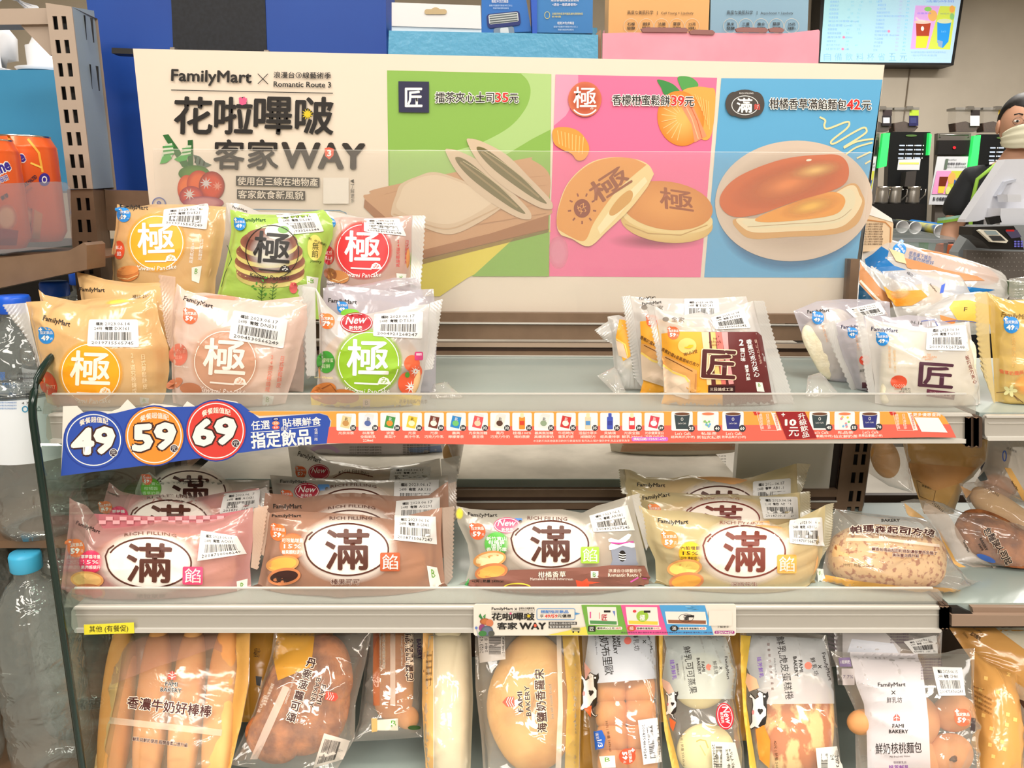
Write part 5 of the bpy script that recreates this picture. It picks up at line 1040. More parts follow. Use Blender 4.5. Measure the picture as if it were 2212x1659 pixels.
# ---- banana sandwich bags
GB = 'banana and chocolate toast bags in the middle of the upper shelf'
def banana(g, dx, dy, full=True):
    a = Art(); f = lambda x, y: (1250 + x / 4.147 + dx, 600 + y / 4.147 + dy)
    a.poly([f(740, 500), f(900, 482), f(1120, 484), f(1160, 960), f(1290, 1040), f(1290, 1178), f(720, 1178), f(770, 1040)], (250, 176, 58))
    a.poly([f(1120, 484), f(1600, 484), f(1640, 520), f(1730, 1040), f(1760, 1178), f(1290, 1178), f(1290, 1040), f(1160, 960)], (104, 44, 44))
    a.poly([f(1100, 486), f(1165, 486), f(1175, 660), f(1190, 960), f(1150, 960)], (246, 222, 170)); a.poly([f(1180, 486), f(1225, 486), f(1240, 700), f(1280, 955), f(1230, 955)], (240, 200, 120)); a.poly([f(1225, 486), f(1290, 486), f(1300, 720), f(1320, 955), f(1280, 955)], (226, 120, 110)); a.poly([f(1280, 486), f(1335, 486), f(1345, 680), f(1390, 950), f(1345, 955)], (240, 160, 160))
    a.T('匠', *f(1256, 775), 74, 62, (84, 34, 36), rot=3, bold=.032, out=.03, oc=(250, 226, 190)); a.T('THE', *f(1222, 546), 9, 4, (120, 50, 30), res=1); a.T('ARTISAN', *f(1220, 574), 26, 5, (120, 50, 30), res=1); a.T('BAKERY', *f(1220, 602), 18, 4, (120, 50, 30), res=1)
    a.rr(*f(1160, 966), *f(1402, 1032), 1, (60, 26, 30)); a.T('三段燒成工法', *f(1280, 1000), 50, 8, (240, 220, 200), bold=.01, res=1)
    a.T('金家', *f(890, 375), 28, 11, (110, 100, 90), rot=4, res=1); a.ell(*f(780, 372), 7, 5, (130, 120, 110)); badge(a, *f(850, 495), 13, (240, 110, 64), '59'); a.ell(*f(972, 610), 20, 17, (252, 212, 120))
    for k in range(3): a.ring(f(960 + 14 * k, 590)[0], f(0, 595)[1], 10, 9, 3.4, (246, 196, 40), 10, 110)
    a.T('바나나맛', *f(1003, 672), 30, 8, (90, 50, 30), rot=-16, bold=.02, res=1); a.T('香蕉奶霜&香蕉風味巧克力', *f(905, 722), 88, 8, (80, 40, 26), rot=24, bold=.015, bow=-3, res=1)
    a.poly([f(745, 700), f(790, 700), f(1060, 830), f(1055, 1020), f(1010, 1025), f(745, 800)], (226, 166, 96)); a.line([f(775, 712), f(860, 755), f(1020, 838)], 1.6, (110, 60, 30)); a.line([f(1050, 860), f(1045, 1000)], 3, (206, 140, 80))
    a.poly([f(745, 790), f(960, 880), f(1000, 920), f(998, 1080), f(970, 1088), f(760, 1020)], (232, 206, 180)); a.line([f(750, 780), f(850, 850), f(955, 885), f(985, 935)], 4.5, (250, 216, 110)); a.line([f(992, 930), f(990, 1080)], 2, (240, 190, 120))
    if full:
        a.T('2', *f(1457, 580), 10, 14, W_, bold=.04); a.TV('種口味', f(1470, 690)[0], f(1470, 690)[1], 11, 30, W_, rot=-4, bold=.015); a.TV('雙享內餡', *f(1512, 850), 9, 34, W_, rot=-8, bold=.02); a.TV('香蕉巧克力夾心', *f(1560, 720), 13, 84, W_, rot=-13, bold=.02); a.TV('바나나초코', *f(1610, 660), 6, 56, (240, 210, 190), rot=-13)
        recyc(a, [f(1585, 935), f(1645, 938), f(1665, 1022), f(1598, 1018)])
    art(g, a)
p = pl_up(.10, 11)
g = bag('sandwich_bag', 'banana sandwich bag lying crooked at the far left and back of its group', [(1312, 684), (1336, 680), (1360, 690), (1400, 700)], [(1400, 700), (1402, 780), (1400, 850)], [(1330, 840), (1400, 850)], [(1312, 684), (1322, 740), (1326, 790), (1330, 840)], p, m=FW, H=.014, seed=31, group=GB)
seal(g, [(1286, 712), (1332, 682), (1336, 750), (1308, 735)], SEALM, ribs=4, teeth=8); blob('sandwich', 1362, 760, 26, 40, p, .004, TOAST, g.root, off=.004)
a = Art(); a.poly([(1338, 690), (1360, 692), (1362, 770), (1346, 780), (1330, 730)], (250, 176, 58)); a.poly([(1330, 735), (1346, 742), (1356, 776), (1336, 768)], (232, 206, 180)); a.line([(1331, 732), (1350, 744), (1356, 770)], 3, (250, 216, 110)); art(g, a)
p = pl_up(.085, 10)
g = bag('sandwich_bag', 'banana sandwich bag behind the front one, its label dated 06.15', [(1362, 640), (1400, 644), (1480, 645), (1560, 643), (1612, 640)], [(1612, 640), (1640, 740), (1660, 880)], [(1392, 880), (1660, 880)], [(1362, 640), (1372, 720), (1392, 880)], p, m=FW, H=.016, seed=32, group=GB)
seal(g, [(1344, 640), (1362, 638), (1396, 850), (1372, 818)], SEALM, ribs=4, teeth=26)
blob('sandwich', 1510, 770, 84, 80, p, .003, TOAST, g.root, off=0, e=.4)
banana(g, -46, -26, False); a = Art(); famm(a, 1408, 655, 42, rot=-6); famm(a, 1398, 644, 34, rot=-6); a.build('top_print', g.surf, g.root, off=.0016)
sticker(g, [(1478, 645), (1552, 645), (1556, 690), (1478, 690)], '2023.06.15', 'ED241', '2003893065242', 7)
p = pl_up(.042, 9)
g = bag('sandwich_bag', 'front banana sandwich bag, yellow left half and maroon right half', [(1412, 660), (1431, 670), (1479, 680), (1513, 674), (1534, 680), (1570, 668), (1626, 650)], [(1626, 650), (1646, 725), (1668, 800), (1684, 893)], [(1420, 893), (1684, 893)], [(1412, 660), (1424, 720), (1432, 800), (1434, 850), (1420, 893)], p, m=FW, H=.020, seed=33, ncr=18, group=GB)
seal(g, [(1648, 650), (1626, 650), (1684, 893), (1720, 893)], SEALM, ribs=5, teeth=26); seal(g, [(1398, 656), (1414, 662), (1434, 800), (1424, 790)], SEALM, ribs=3, teeth=14)
blob('sandwich', 1540, 780, 84, 74, p, .003, TOAST, g.root, off=-.001, e=.4)
banana(g, 0, 0); sticker(g, [(1535, 686), (1606, 664), (1622, 708), (1546, 712)], '2023.06.14', 'EF331', '2003893065242', 8)
# ---- right end: white toast bags
GT = 'white toast sandwich bags at the right of the upper shelf'
def toastbag(g, f, q, k=1.0, red=True):
    a = Art(); famm(a, *f(800, 745), 58 * k, rot=4 * k, c=(60, 60, 90)); badge(a, *f(786, 805), 14 * k, BL_, '49'); a.T('匠', *f(1155, 1055), 76 * k, 54 * k, (78, 42, 58), rot=4, bold=.028); a.T('THE', *f(1105, 912), 9, 3.6, (226, 150, 100), res=1); a.T('ARTISAN', *f(1110, 928), 30 * k, 4.6, (226, 150, 100), res=1); a.T('BAKERY', *f(1108, 944), 18 * k, 3.6, (226, 150, 100), res=1)
    a.ell(*f(898, 1100), 18 * k, 14 * k, (232, 90, 60)); a.T('cocoa', *f(900, 1128), 26 * k, 7, (250, 220, 200), res=1); a.T('HOTTE', *f(895, 1150), 16, 4, (232, 90, 60), res=1); a.T('巧克力', *f(945, 1152), 20 * k, 7, K_, res=1); a.T('巧克力片', *f(940, 1176), 26 * k, 7, K_, res=1)
    a.quad([f(1092, 1150), f(1286, 1172), f(1280, 1225), f(1088, 1200)]); a.rect(0, 0, 1, 1, (110, 50, 70)); a.T('三段燒成工法', .5, .5, .8, .5, (240, 200, 190), res=1); a.xf = None
    a.TV('板巧克力夾心', *f(1396, 1015), 9 * k, 64 * k, (130, 50, 60), rot=-17, bold=.01); a.TV('日式厚切吐司', *f(835, 930), 6 * k, 48 * k, (230, 170, 110), rot=-2); a.TV('超濃郁巧克力', *f(870, 960), 6 * k, 50 * k, (236, 190, 130), rot=-2)
    art(g, a)
ff = lambda dx=0, dy=0: (lambda x, y: (1660 + x / 3.19 + dx, 480 + y / 3.19 + dy))
p = pl_up(.15, 16)
g = bag('toast_bag', 'grey violet toast bag tilted at the left of the white toast group', [(1714, 672), (1763, 651), (1820, 646), (1886, 647), (1922, 652)], [(1922, 652), (1925, 720), (1915, 850)], [(1790, 850), (1915, 850)], [(1714, 672), (1738, 740), (1768, 787), (1779, 812), (1790, 850)], p, m=FV, H=.022, seed=41, group=GT)
blob('toast_slice', 1800, 745, 58, 70, p, .010, TOAST, g.root, rot=-28, off=.004, e=.5)
a = Art(); famm(a, 1768, 673, 48, rot=-4, c=K_); badge(a, 1767, 687, 13, BL_, '49', rot=8); a.TV('板巧克力', 1782, 720, 6, 40, (226, 160, 110), rot=-16); art(g, a)
sticker(g, [(1826, 668), (1900, 652), (1916, 678), (1850, 690)], '2023.06.16', 'FQ541', '2019715267248', 9)
p = pl_up(.105, 14)
g = bag('toast_bag', 'half hidden toast bag between the tilted one and the front one', [(1800, 700), (1850, 684), (1900, 682), (1960, 690)], [(1960, 690), (1960, 780), (1950, 870)], [(1856, 870), (1950, 870)], [(1800, 700), (1824, 780), (1846, 840), (1856, 870)], p, m=FV, H=.020, seed=42, group=GT)
seal(g, [(1780, 700), (1802, 692), (1856, 850), (1842, 850)], SEALM, ribs=4, teeth=14); blob('toast_slice', 1890, 780, 40, 74, p, .009, TOAST, g.root, off=.004, e=.5, rot=-8)
a = Art(); famm(a, 1842, 707, 50, c=(60, 60, 90)); badge(a, 1842, 719, 11, BL_, '49'); a.ell(1868, 778, 12, 11, (226, 80, 60)); a.T('coco', 1870, 776, 18, 6, W_, res=1); a.T('濃厚夾心', 1868, 800, 24, 6, K_, rot=-8, res=1); a.TV('板巧克力', 1852, 740, 5, 34, (226, 160, 110), rot=-10); a.poly([(1862, 826), (1884, 826), (1880, 850), (1862, 850)], (90, 50, 60)); art(g, a)
g = bag('toast_bag', 'toast bag whose violet top edge shows just behind the front toast bag', [(1906, 690), (1960, 680), (2020, 686), (2072, 706)], [(2072, 706), (2076, 790), (2076, 880)], [(1900, 880), (2076, 880)], [(1906, 690), (1902, 790), (1900, 880)], pl_up(.085, 12), m=FV, H=.016, seed=44, group=GT)
blob('toast_slice', 1990, 800, 76, 64, g.pl, .006, TOAST, g.root, off=.002, e=.5); a = Art(); a.T('06.16', 1980, 697, 26, 7, K_, rot=8, res=1); a.line([(1990, 694), (2018, 690), (2026, 704)], 1.6, (70, 90, 170)); art(g, a)
p = pl_up(.042, 10)
g = bag('toast_bag', 'front toast bag with dark red brush character on a pale toast slice', [(1868, 682), (1900, 694), (1950, 702), (2000, 708), (2040, 702), (2094, 694)], [(2094, 694), (2102, 760), (2116, 830), (2118, 893)], [(1890, 893), (2118, 893)], [(1868, 682), (1882, 778), (1890, 830), (1890, 893)], p, m=FW, H=.026, seed=43, ncr=18, group=GT)
seal(g, [(1846, 664), (1866, 680), (1894, 850), (1878, 850)], SEALM, ribs=3, teeth=22)
blob('toast_slice', 2000, 808, 100, 88, p, .009, TOAST, g.root, off=.003, e=.35, rot=4, ez=.6)
toastbag(g, ff(), None); sticker(g, [(2003, 706), (2086, 702), (2094, 758), (2000, 756)], '2023.06.16', 'FQ531', '2019715267248', 10)
# ---- yellow bag and long loaves at the right edge
p = LEAN(.05, Z1, 9)
g = bag('toast_bag', 'yellow vanilla toast bag standing on the neighbouring shelf at the right edge', [(2130, 630), (2150, 640), (2180, 648), (2240, 646), (2330, 640)], [(2330, 640), (2340, 760), (2345, 890)], [(2150, 890), (2345, 890)], [(2130, 630), (2140, 715), (2146, 793), (2150, 890)], p, m=FY, H=.026, seed=51, group=None)
seal(g, [(2106, 632), (2132, 630), (2150, 884), (2120, 800)], film('yellow_seal', (248, 224, 160), .6, bump=0), ribs=4, teeth=16)
blob('toast_slice', 2250, 790, 92, 90, p, .009, TOAST, g.root, off=.003, e=.4, ez=.6)
a = Art(); famm(a, 2196, 684, 66, rot=6, ht=14, c=(120, 90, 30)); badge(a, 2185, 702, 17, BL_, '49'); a.T('香草奶霜與果粒', 2196, 806, 74, 9, (236, 120, 80), rot=-4, bow=-8, bold=.02); a.ell(2216, 830, 24, 24, (246, 170, 90), edge=(248, 190, 110, .3)); a.line([(2152, 848), (2180, 846), (2210, 870)], 1.6, (110, 80, 50)); a.line([(2176, 840), (2200, 866)], 1.4, (110, 80, 50))
for k in range(5): a.ell(2182 + 9 * math.cos(k * 1.26), 844 + 7 * math.sin(k * 1.26), 7, 4, (240, 232, 170), rot=k * 72)
a.TV('香草風味吐司', 2190, 760, 10, 70, (236, 190, 110)); art(g, a)
p = LEAN(.23, Z1, 40)
g = bag('baguette_bag', 'long white and blue loaf bag lying across the back at upper right', [(1862, 530), (1911, 516), (2005, 547), (2090, 570), (2155, 590), (2183, 616)], [(2183, 616), (2180, 640), (2172, 650)], [(1850, 680), (1950, 690), (2080, 676), (2172, 650)], [(1862, 530), (1856, 600), (1850, 680)], p, m=FW, H=.030, seed=61, cr=.004)
blob('loaf', 2030, 588, 120, 26, p, .012, CRUST, g.root, rot=14, off=.012)
a = Art(); a.poly([(1868, 560), (1886, 548), (1904, 532), (1920, 542), (1916, 560), (1932, 574), (1980, 590), (2060, 616), (2150, 626), (2100, 640), (1990, 630), (1900, 590), (1872, 580)], (24, 110, 176)); badge(a, 1943, 539, 14, BL_, '49', rot=50); a.T('感恩優下麵包', 1988, 552, 50, 9, (60, 110, 170), rot=14, res=1); a.T('可單吃就很好', 1990, 562, 56, 9, (60, 110, 170), rot=14, res=1)
a.poly([(1950, 556), (1990, 566), (2040, 582), (2110, 596), (2128, 606), (2070, 606), (2000, 592), (1960, 578)], (206, 142, 90, .9)); a.poly([(1920, 536), (1952, 548), (1958, 570), (1936, 564)], (238, 204, 160)); art(g, a)
g = bag('baguette_bag', 'striped blue and tan loaf bag beside the poster bracket at right', [(1858, 560), (1880, 580), (1920, 600), (1956, 640)], [(1956, 640), (1958, 660)], [(1850, 672), (1900, 674), (1958, 660)], [(1858, 560), (1854, 610), (1850, 672)], LEAN(.20, Z1, 25), m=FW, H=.014, seed=62)
a = Art(); a.poly([(1856, 566), (1900, 620), (1946, 660), (1910, 668), (1870, 630), (1856, 610)], (206, 142, 90)); a.poly([(1856, 614), (1890, 650), (1900, 672), (1852, 672)], (20, 74, 106)); a.line([(1858, 606), (1890, 640), (1920, 668)], 5, (244, 232, 214)); art(g, a)
p = LEAN(.17, Z1, 30)
g = bag('snack_bag', 'white bag with bright orange patch and fanned crimped seal, behind the toast bags', [(1906, 586), (1961, 583), (2020, 588), (2060, 596), (2090, 634)], [(2090, 634), (2100, 660)], [(1942, 700), (2020, 700), (2100, 660)], [(1906, 586), (1922, 640), (1942, 700)], p, m=FW, H=.024, seed=63, cr=.004)
seal(g, [(1882, 574), (1905, 588), (1942, 622), (1920, 640)], SEALM, ribs=4, teeth=10); blob('loaf', 1990, 642, 40, 24, p, .008, PANP, g.root, off=.006)
a = Art(); a.poly([(1906, 620), (1930, 630), (1990, 626), (2004, 640), (1970, 660), (1936, 662), (1916, 644)], (246, 160, 50)); a.ell(1944, 634, 24, 12, (250, 214, 150, .6), edge=(250, 214, 150, 0), rot=-10); a.T('福比', 1966, 592, 16, 6, K_, rot=30, res=1); famm(a, 2016, 622, 22, rot=50); a.poly([(2034, 616), (2042, 612), (2038, 632), (2030, 634)], (60, 100, 210)); art(g, a)
g = bag('snack_bag', 'cream and orange bag with crimped end lying just left of the yellow toast bag', [(2050, 640), (2080, 634), (2110, 630), (2150, 636)], [(2150, 636), (2150, 720)], [(1990, 730), (2150, 720)], [(2050, 640), (2010, 660), (1980, 680), (1990, 730)], LEAN(.13, Z1, 25), m=FW, H=.018, seed=64)
seal(g, [(1948, 664), (2040, 656), (2070, 690), (2040, 700)], SEALM, ribs=4, teeth=8); a = Art(); a.poly([(2060, 650), (2092, 648), (2140, 660), (2140, 700), (2070, 694), (2050, 664)], (250, 200, 90)); a.poly([(2030, 680), (2066, 690), (2060, 704), (2034, 696)], (244, 150, 80)); a.T('F', 2086, 668, 7, 9, K_, rot=8); a.ring(2070, 702, 50, 10, 2, (90, 120, 200), 200, 330); art(g, a)
t = thing('loaf_carton', 'tan toast loaf pack with printed text, right of the poster', 'package', P(1896, 530, .40))
V, F = prism(hit([(1845, 430), (1868, 434), (1926, 472), (1930, 484), (1926, 540), (1845, 545)], YP(.34)), (0, .10, 0)); obj('pack_body', V, F, mat('toast_pack', (226, 196, 158), .5, c2=(232, 204, 168), ns=20), t)
a = Art(); a.poly([(1846, 431), (1868, 434), (1926, 472), (1928, 480), (1870, 462), (1846, 458)], (244, 238, 232)); a.line([(1848, 472), (1912, 480), (1924, 492), (1922, 540)], 2.4, (196, 134, 80))
for k in range(9): a.T('品名小麥粉水糖鮮奶油鹽', 1886 - (k % 3), 484 + k * 5.4, 42, 4, (90, 60, 40), res=1)
a.build('pack_print', on_plane(YP(.34)), t, off=.0006)
slab('green_snack', [(2180, 608), (2240, 612), (2240, 650), (2176, 640)], .30, .03, mat('green_pack', (70, 96, 66), .4, c2=(150, 150, 120), ns=60), label='small green patterned pack behind the loaf bag at the right edge', cat='package')
g = bag('snack_bag', 'clear crumpled bag end at the right edge behind the long loaf bag', [(2180, 602), (2210, 598), (2260, 604)], [(2260, 604), (2260, 660)], [(2180, 650), (2260, 660)], [(2180, 602), (2180, 650)], LEAN(.27, Z1, 10), m=FWC, H=.012, seed=65)
for (q, lb) in (([(935, 830), (965, 826), (1000, 858), (990, 866), (930, 862)], 'clear tail of film lying beside the green disc pancake bag'), ([(1290, 812), (1330, 790), (1352, 846), (1330, 852)], 'clear film tail lying left of the banana sandwich bags'), ([(1745, 812), (1772, 804), (1812, 850), (1790, 858), (1740, 856)], 'clear film tail lying on the shelf left of the toast bags')):
    g = bag('film_scrap', lb, [q[0], q[1]], [q[1], q[2]], [q[-1], q[2]] if len(q) == 4 else [q[4], q[3], q[2]], [q[0], q[-1]], LEAN(.06, Z1, 60), m=FWC, H=.005, hb=.001, seed=len(lb), nu=16, nv=16, cat='film')
# ================================================================ filled bun bags on the middle shelf
GM = 'filled bun bags on the middle shelf'
def pl_mid(y, lean=16, yaw=0): return LEAN(y, Z2, lean, yaw)
DKB = (84, 46, 36)
def mitsuru(a, cx, cy, w, h, ink, seal_c, rot=0, glow=(250, 238, 228), rf=True, rfc=None):
    a.turn(cx, cy, rot)
    a.ell(cx, cy, w * .62, h * .68, glow + (.96,), edge=glow + (0,), mid=.74, n=40)
    if True:
        pts = []
        for k in range(0, 41):
            t = math.pi * (1.12 + k / 40 * 1.72); pts.append((cx + w * .5 * math.cos(t), cy + h * .5 * math.sin(t)))
        a.line(pts[:], w * .02, ink)
    pts = [(cx - w * .5 * math.cos(t), cy + h * .5 * math.sin(t)) for t in [math.pi * (.10 - k / 30 * .34 + .0) for k in range(12)]]
    a.line([(cx - w * .50, cy + h * .04), (cx - w * .52, cy - h * .12), (cx - w * .485, cy - h * .26), (cx - w * .42, cy - h * .34)], w * .02, ink)
    pts = [(cx + w * .5 * math.cos(t), cy + h * .5 * math.sin(t)) for t in [math.pi * (.98 - k / 30 * .95) for k in range(31)]]; a.line(pts, w * .02, ink)
    a.T('滿', cx, cy, w * .54, h * .80, ink, bold=.026)
    a.rr(cx + w * .40, cy + h * .06, cx + w * .64, cy + h * .42, w * .02, seal_c); a.T('餡', cx + w * .52, cy + h * .24, w * .19, h * .29, (252, 240, 226))
    if rf: a.T('RICH FILLING', cx + w * .01, cy - h * .60, w * .62, h * .065, rfc or ink, bow=h * .05, bold=.01, res=1)
    a.xf = None
def bunpic(a, cx, cy, r, c1, c2, rot=-8):
    a.ell(cx, cy - r * .38, r, r * .5, (226, 160, 96), rot=rot); a.ell(cx, cy - r * .38, r * .86, r * .38, c1, rot=rot); a.ell(cx + r * .1, cy + r * .38, r, r * .52, (206, 130, 84), rot=rot); a.ell(cx + r * .1, cy + r * .38, r * .84, r * .36, c2, rot=rot)
def flav(a, cx, cy, r, c, lines, tc=W_, soft=True):
    a.ell(cx, cy, r, r, c, edge=c[:3] + (0.0 if soft else 1,), mid=.85)
    for k, s in enumerate(lines): a.T(s, cx, cy - r * .42 + k * r * .84 / max(1, len(lines) - 1), min(r * 1.55, r * .42 * len(s)), r * .3, tc, bold=.01, res=1)
# --- strawberry
p = pl_mid(.165, 16)
g = bag('bun_bag', 'citrus bun bag whose big dark character shows above the pink bags', [(304, 1028), (323, 1020), (344, 1037), (450, 1036), (582, 1037)], [(582, 1037), (580, 1150)], [(300, 1150), (580, 1150)], [(304, 1028), (292, 1060), (296, 1150)], p, m=FGR, H=.024, seed=71, group=GM)
blob('bun', 440, 1090, 110, 46, p, .012, BUN, g.root, off=.004); a = Art(); mitsuru(a, 412, 1062, 150, 90, (64, 30, 24), (170, 200, 60), rf=False); flav(a, 326, 1055, 24, (110, 180, 60), ('新竹寶山', '柑橘醬', '香草奶霜'), (210, 240, 190)); badge(a, 318, 1036, 11, (236, 110, 70), '59'); art(g, a)
p = pl_mid(.125, 16)
g = bag('bun_bag', 'pink strawberry bun bag standing behind the front pink one', [(236, 1042), (262, 1062), (300, 1070), (345, 1068), (400, 1078), (440, 1072), (490, 1062), (560, 1054)], [(560, 1054), (570, 1200)], [(225, 1200), (570, 1200)], [(236, 1042), (222, 1090), (225, 1200)], p, m=FPK, H=.024, seed=72, group=GM)
seal(g, [(574, 1052), (552, 1060), (566, 1110), (590, 1096)], SEALM, teeth=8); blob('bun', 400, 1140, 130, 52, p, .013, BUN, g.root, off=.004, ez=.8)
a = Art(); mitsuru(a, 367, 1128, 165, 96, DKB, (226, 70, 110)); flav(a, 256, 1114, 22, (226, 60, 100), ('草莓醬', '15%')); badge(a, 229, 1096, 13, (240, 120, 54), '59', rot=-6); famm(a, 245, 1068, 28, rot=22); a.T('FamilyMart', 532, 1110, 28, 7, K_, rot=184, bold=.03, res=1); art(g, a)
sticker(g, [(484, 1066), (564, 1058), (560, 1104), (474, 1110)], '2023.06.17', 'AC031', '2018710068249', 21)
p = pl_mid(.045, 14)
g = bag('bun_bag', 'pink strawberry bun bag at the front left, checkered pink flap along its top', [(150, 1075), (160, 1082), (187, 1092), (203, 1110), (222, 1142), (300, 1136), (345, 1124), (430, 1128), (480, 1118), (546, 1096)], [(546, 1096), (548, 1150), (540, 1220), (545, 1312)], [(134, 1318), (545, 1312)], [(150, 1075), (149, 1130), (140, 1200), (132, 1270), (134, 1318)], p, m=FPK, H=.034, seed=73, ncr=18, group=GM, nu=70)
seal(g, [(578, 1092), (548, 1098), (542, 1225), (556, 1230)], SEALP, ribs=4, teeth=16)
blob('bun', 355, 1224, 158, 74, p, .011, BUN, g.root, off=.002, e=.8, ez=.8)
a = Art(); V, F = prism(hit([(203, 1110), (246, 1112), (335, 1116), (453, 1114), (532, 1101), (546, 1096), (480, 1122), (430, 1132), (345, 1128), (300, 1140), (224, 1145)], (tuple(hit([(300, 1130)], p)[0]), p[1])), (0, .0006, 0)); obj('folded_flap', V, F, film('rose_flap', (222, 130, 142), .9, bump=0), g.root)
fl = Art()
for k in range(21):
    for j in range(2):
        x = 214 + k * 15; y = 1116 + j * 8 - (2 if k > 12 else 0)
        if (k + j) % 2 and (k < 17 or j == 0): fl.rect(x, y, x + 15, y + 8, (244, 176, 182))
fl.build('checked_pattern', on_plane((tuple(hit([(300, 1130)], p)[0] + np.array((0, -.0012, 0))), p[1])), g.root)
famm(a, 190, 1140, 56, rot=22); badge(a, 164, 1184, 19, (240, 120, 54), '59', rot=-6); flav(a, 196, 1214, 27, (228, 60, 100), ('草莓醬增量', '15%', '果肉感提升')); mitsuru(a, 322, 1216, 182, 108, DKB, (232, 76, 120), rot=1, rfc=(120, 80, 70))
bunpic(a, 188, 1266, 36, (240, 190, 120), (222, 70, 60), 4); recyc(a, [(511, 1256), (535, 1250), (532, 1300), (514, 1296)]); a.T('果粒草莓', 326, 1288, 64, 9, (110, 70, 60), bold=.02, res=1); art(g, a)
sticker(g, [(434, 1146), (512, 1158), (533, 1196), (426, 1212)], '2023.06.17', 'AC031', '2018710068249', 22, False)
# --- grey and cocoa stack
g = bag('bun_bag', 'crumpled grey citrus bun bag highest and farthest back in the cocoa group', [(622, 966), (660, 964), (706, 993), (757, 1002), (805, 1010), (880, 1004), (950, 990)], [(950, 990), (960, 1120)], [(636, 1120), (960, 1120)], [(622, 966), (630, 1020), (636, 1120)], pl_mid(.215, 18), m=FGR, H=.026, seed=74, cr=.004, group=GM)
seal(g, [(992, 984), (952, 992), (956, 1060), (984, 1050)], SEALM, teeth=8); blob('bun', 800, 1060, 120, 46, g.pl, .012, BUN, g.root, off=.004)
a = Art(); famm(a, 668, 989, 52, rot=18, ht=14); a.ell(689, 1020, 23, 17, (166, 24, 50)); a.ring(689, 1020, 21, 15, 1, W_); a.T('New', 689, 1016, 30, 12, W_, sh=.3); badge(a, 650, 1020, 12, (240, 110, 60), '59'); a.T('RICH FILLING', 765, 1018, 66, 8, K_, bow=6, res=1, rot=4); a.line([(720, 1032), (745, 1020), (780, 1024), (806, 1030)], 2, DKB); art(g, a)
sticker(g, [(844, 1010), (930, 1008), (928, 1050), (840, 1046)], '2023.06.17', 'AR131', '2004920567245', 23, False)
p = pl_mid(.175, 17)
g = bag('bun_bag', 'grey citrus bun bag with red New oval and small blue car, above the cocoa bags', [(583, 1026), (640, 1030), (709, 1034), (820, 1038), (926, 1031), (968, 1026)], [(968, 1026), (972, 1160)], [(596, 1160), (972, 1160)], [(583, 1026), (592, 1080), (596, 1160)], p, m=FGR, H=.026, seed=75, group=GM)
seal(g, [(984, 1026), (966, 1028), (966, 1110), (984, 1100)], SEALM, teeth=8); blob('bun', 790, 1100, 140, 50, p, .013, BUN, g.root, off=.004)
a = Art(); famm(a, 634, 1041, 58, rot=1, ht=9); a.rr(686, 1046, 712, 1060, 4, (90, 140, 200)); a.ell(706, 1056, 4, 4, K_, n=12); a.ell(663, 1061, 27, 18, (166, 24, 50)); a.ring(663, 1061, 25, 16, 1.2, W_); a.T('New', 664, 1057, 36, 13, W_, sh=.3, bold=.01); a.T('新発売', 662, 1070, 24, 7, W_); badge(a, 620, 1072, 13, (240, 110, 60), '59'); mitsuru(a, 762, 1102, 160, 92, DKB, (150, 190, 60)); art(g, a)
sticker(g, [(852, 1038), (948, 1036), (946, 1100), (850, 1096)], '2023.06.17', 'AR131', '2004920567245', 24, False)
p = pl_mid(.115, 15)
g = bag('bun_bag', 'cocoa bun bag behind the front cocoa bag, white glare along its top fold', [(573, 1065), (612, 1068), (650, 1076), (709, 1067), (760, 1064), (805, 1068), (860, 1072), (926, 1070), (952, 1050), (968, 1040)], [(968, 1040), (972, 1220)], [(575, 1220), (972, 1220)], [(573, 1065), (566, 1120), (575, 1220)], p, m=FBR, H=.026, seed=76, group=GM)
seal(g, [(984, 1040), (966, 1046), (972, 1140), (986, 1120)], SEALB, teeth=10); blob('bun', 770, 1150, 150, 60, p, .014, CRUSTD, g.root, off=.004)
a = Art(); famm(a, 621, 1095, 62, ht=13); mitsuru(a, 758, 1150, 165, 95, DKB, (200, 90, 50)); art(g, a)
sticker(g, [(856, 1082), (950, 1074), (950, 1130), (852, 1126)], '2023.06.17', 'AG291', '2018715067247', 25, False)
p = pl_mid(.050, 14)
g = bag('bun_bag', 'front cocoa brown bun bag with a dark filled bun pictured at its left', [(583, 1108), (620, 1104), (700, 1107), (780, 1112), (851, 1123), (882, 1113), (920, 1104), (955, 1096)], [(955, 1096), (952, 1160), (958, 1230), (968, 1312)], [(545, 1312), (968, 1312)], [(583, 1108), (574, 1180), (562, 1240), (545, 1312)], p, m=FBR, H=.034, seed=77, ncr=18, group=GM, nu=70)
seal(g, [(980, 1094), (955, 1097), (960, 1270), (976, 1250)], SEALB, ribs=4, teeth=18); seal(g, [(560, 1090), (583, 1108), (570, 1200), (556, 1190)], SEALP, ribs=3, teeth=12)
blob('bun', 765, 1220, 156, 72, p, .011, CRUST, g.root, off=.004, e=.8, ez=.8)
a = Art(); famm(a, 619, 1115, 64, ht=9); badge(a, 601, 1150, 17, (240, 120, 60), '59', rot=6); flav(a, 632, 1180, 30, (226, 128, 80), ('可可餡增量', '15%', '榛果顆粒提升')); mitsuru(a, 750, 1187, 178, 112, DKB, (186, 92, 56), rf=False); a.T('RICH FILLING', 758, 1119, 92, 7, DKB, bold=.01, res=1)
bunpic(a, 610, 1232, 36, (240, 186, 90), (60, 36, 32), -8); a.T('榛果可可', 746, 1257, 62, 13, DKB, bold=.02, out=.05, oc=(236, 214, 200)); a.T('Hazelnut chocolate', 747, 1268, 58, 5, DKB, res=1); a.T('39元 | 熱量 314kcal', 874, 1270, 70, 7, K_, res=1); recyc(a, [(922, 1222), (944, 1226), (956, 1274), (930, 1274)]); art(g, a)
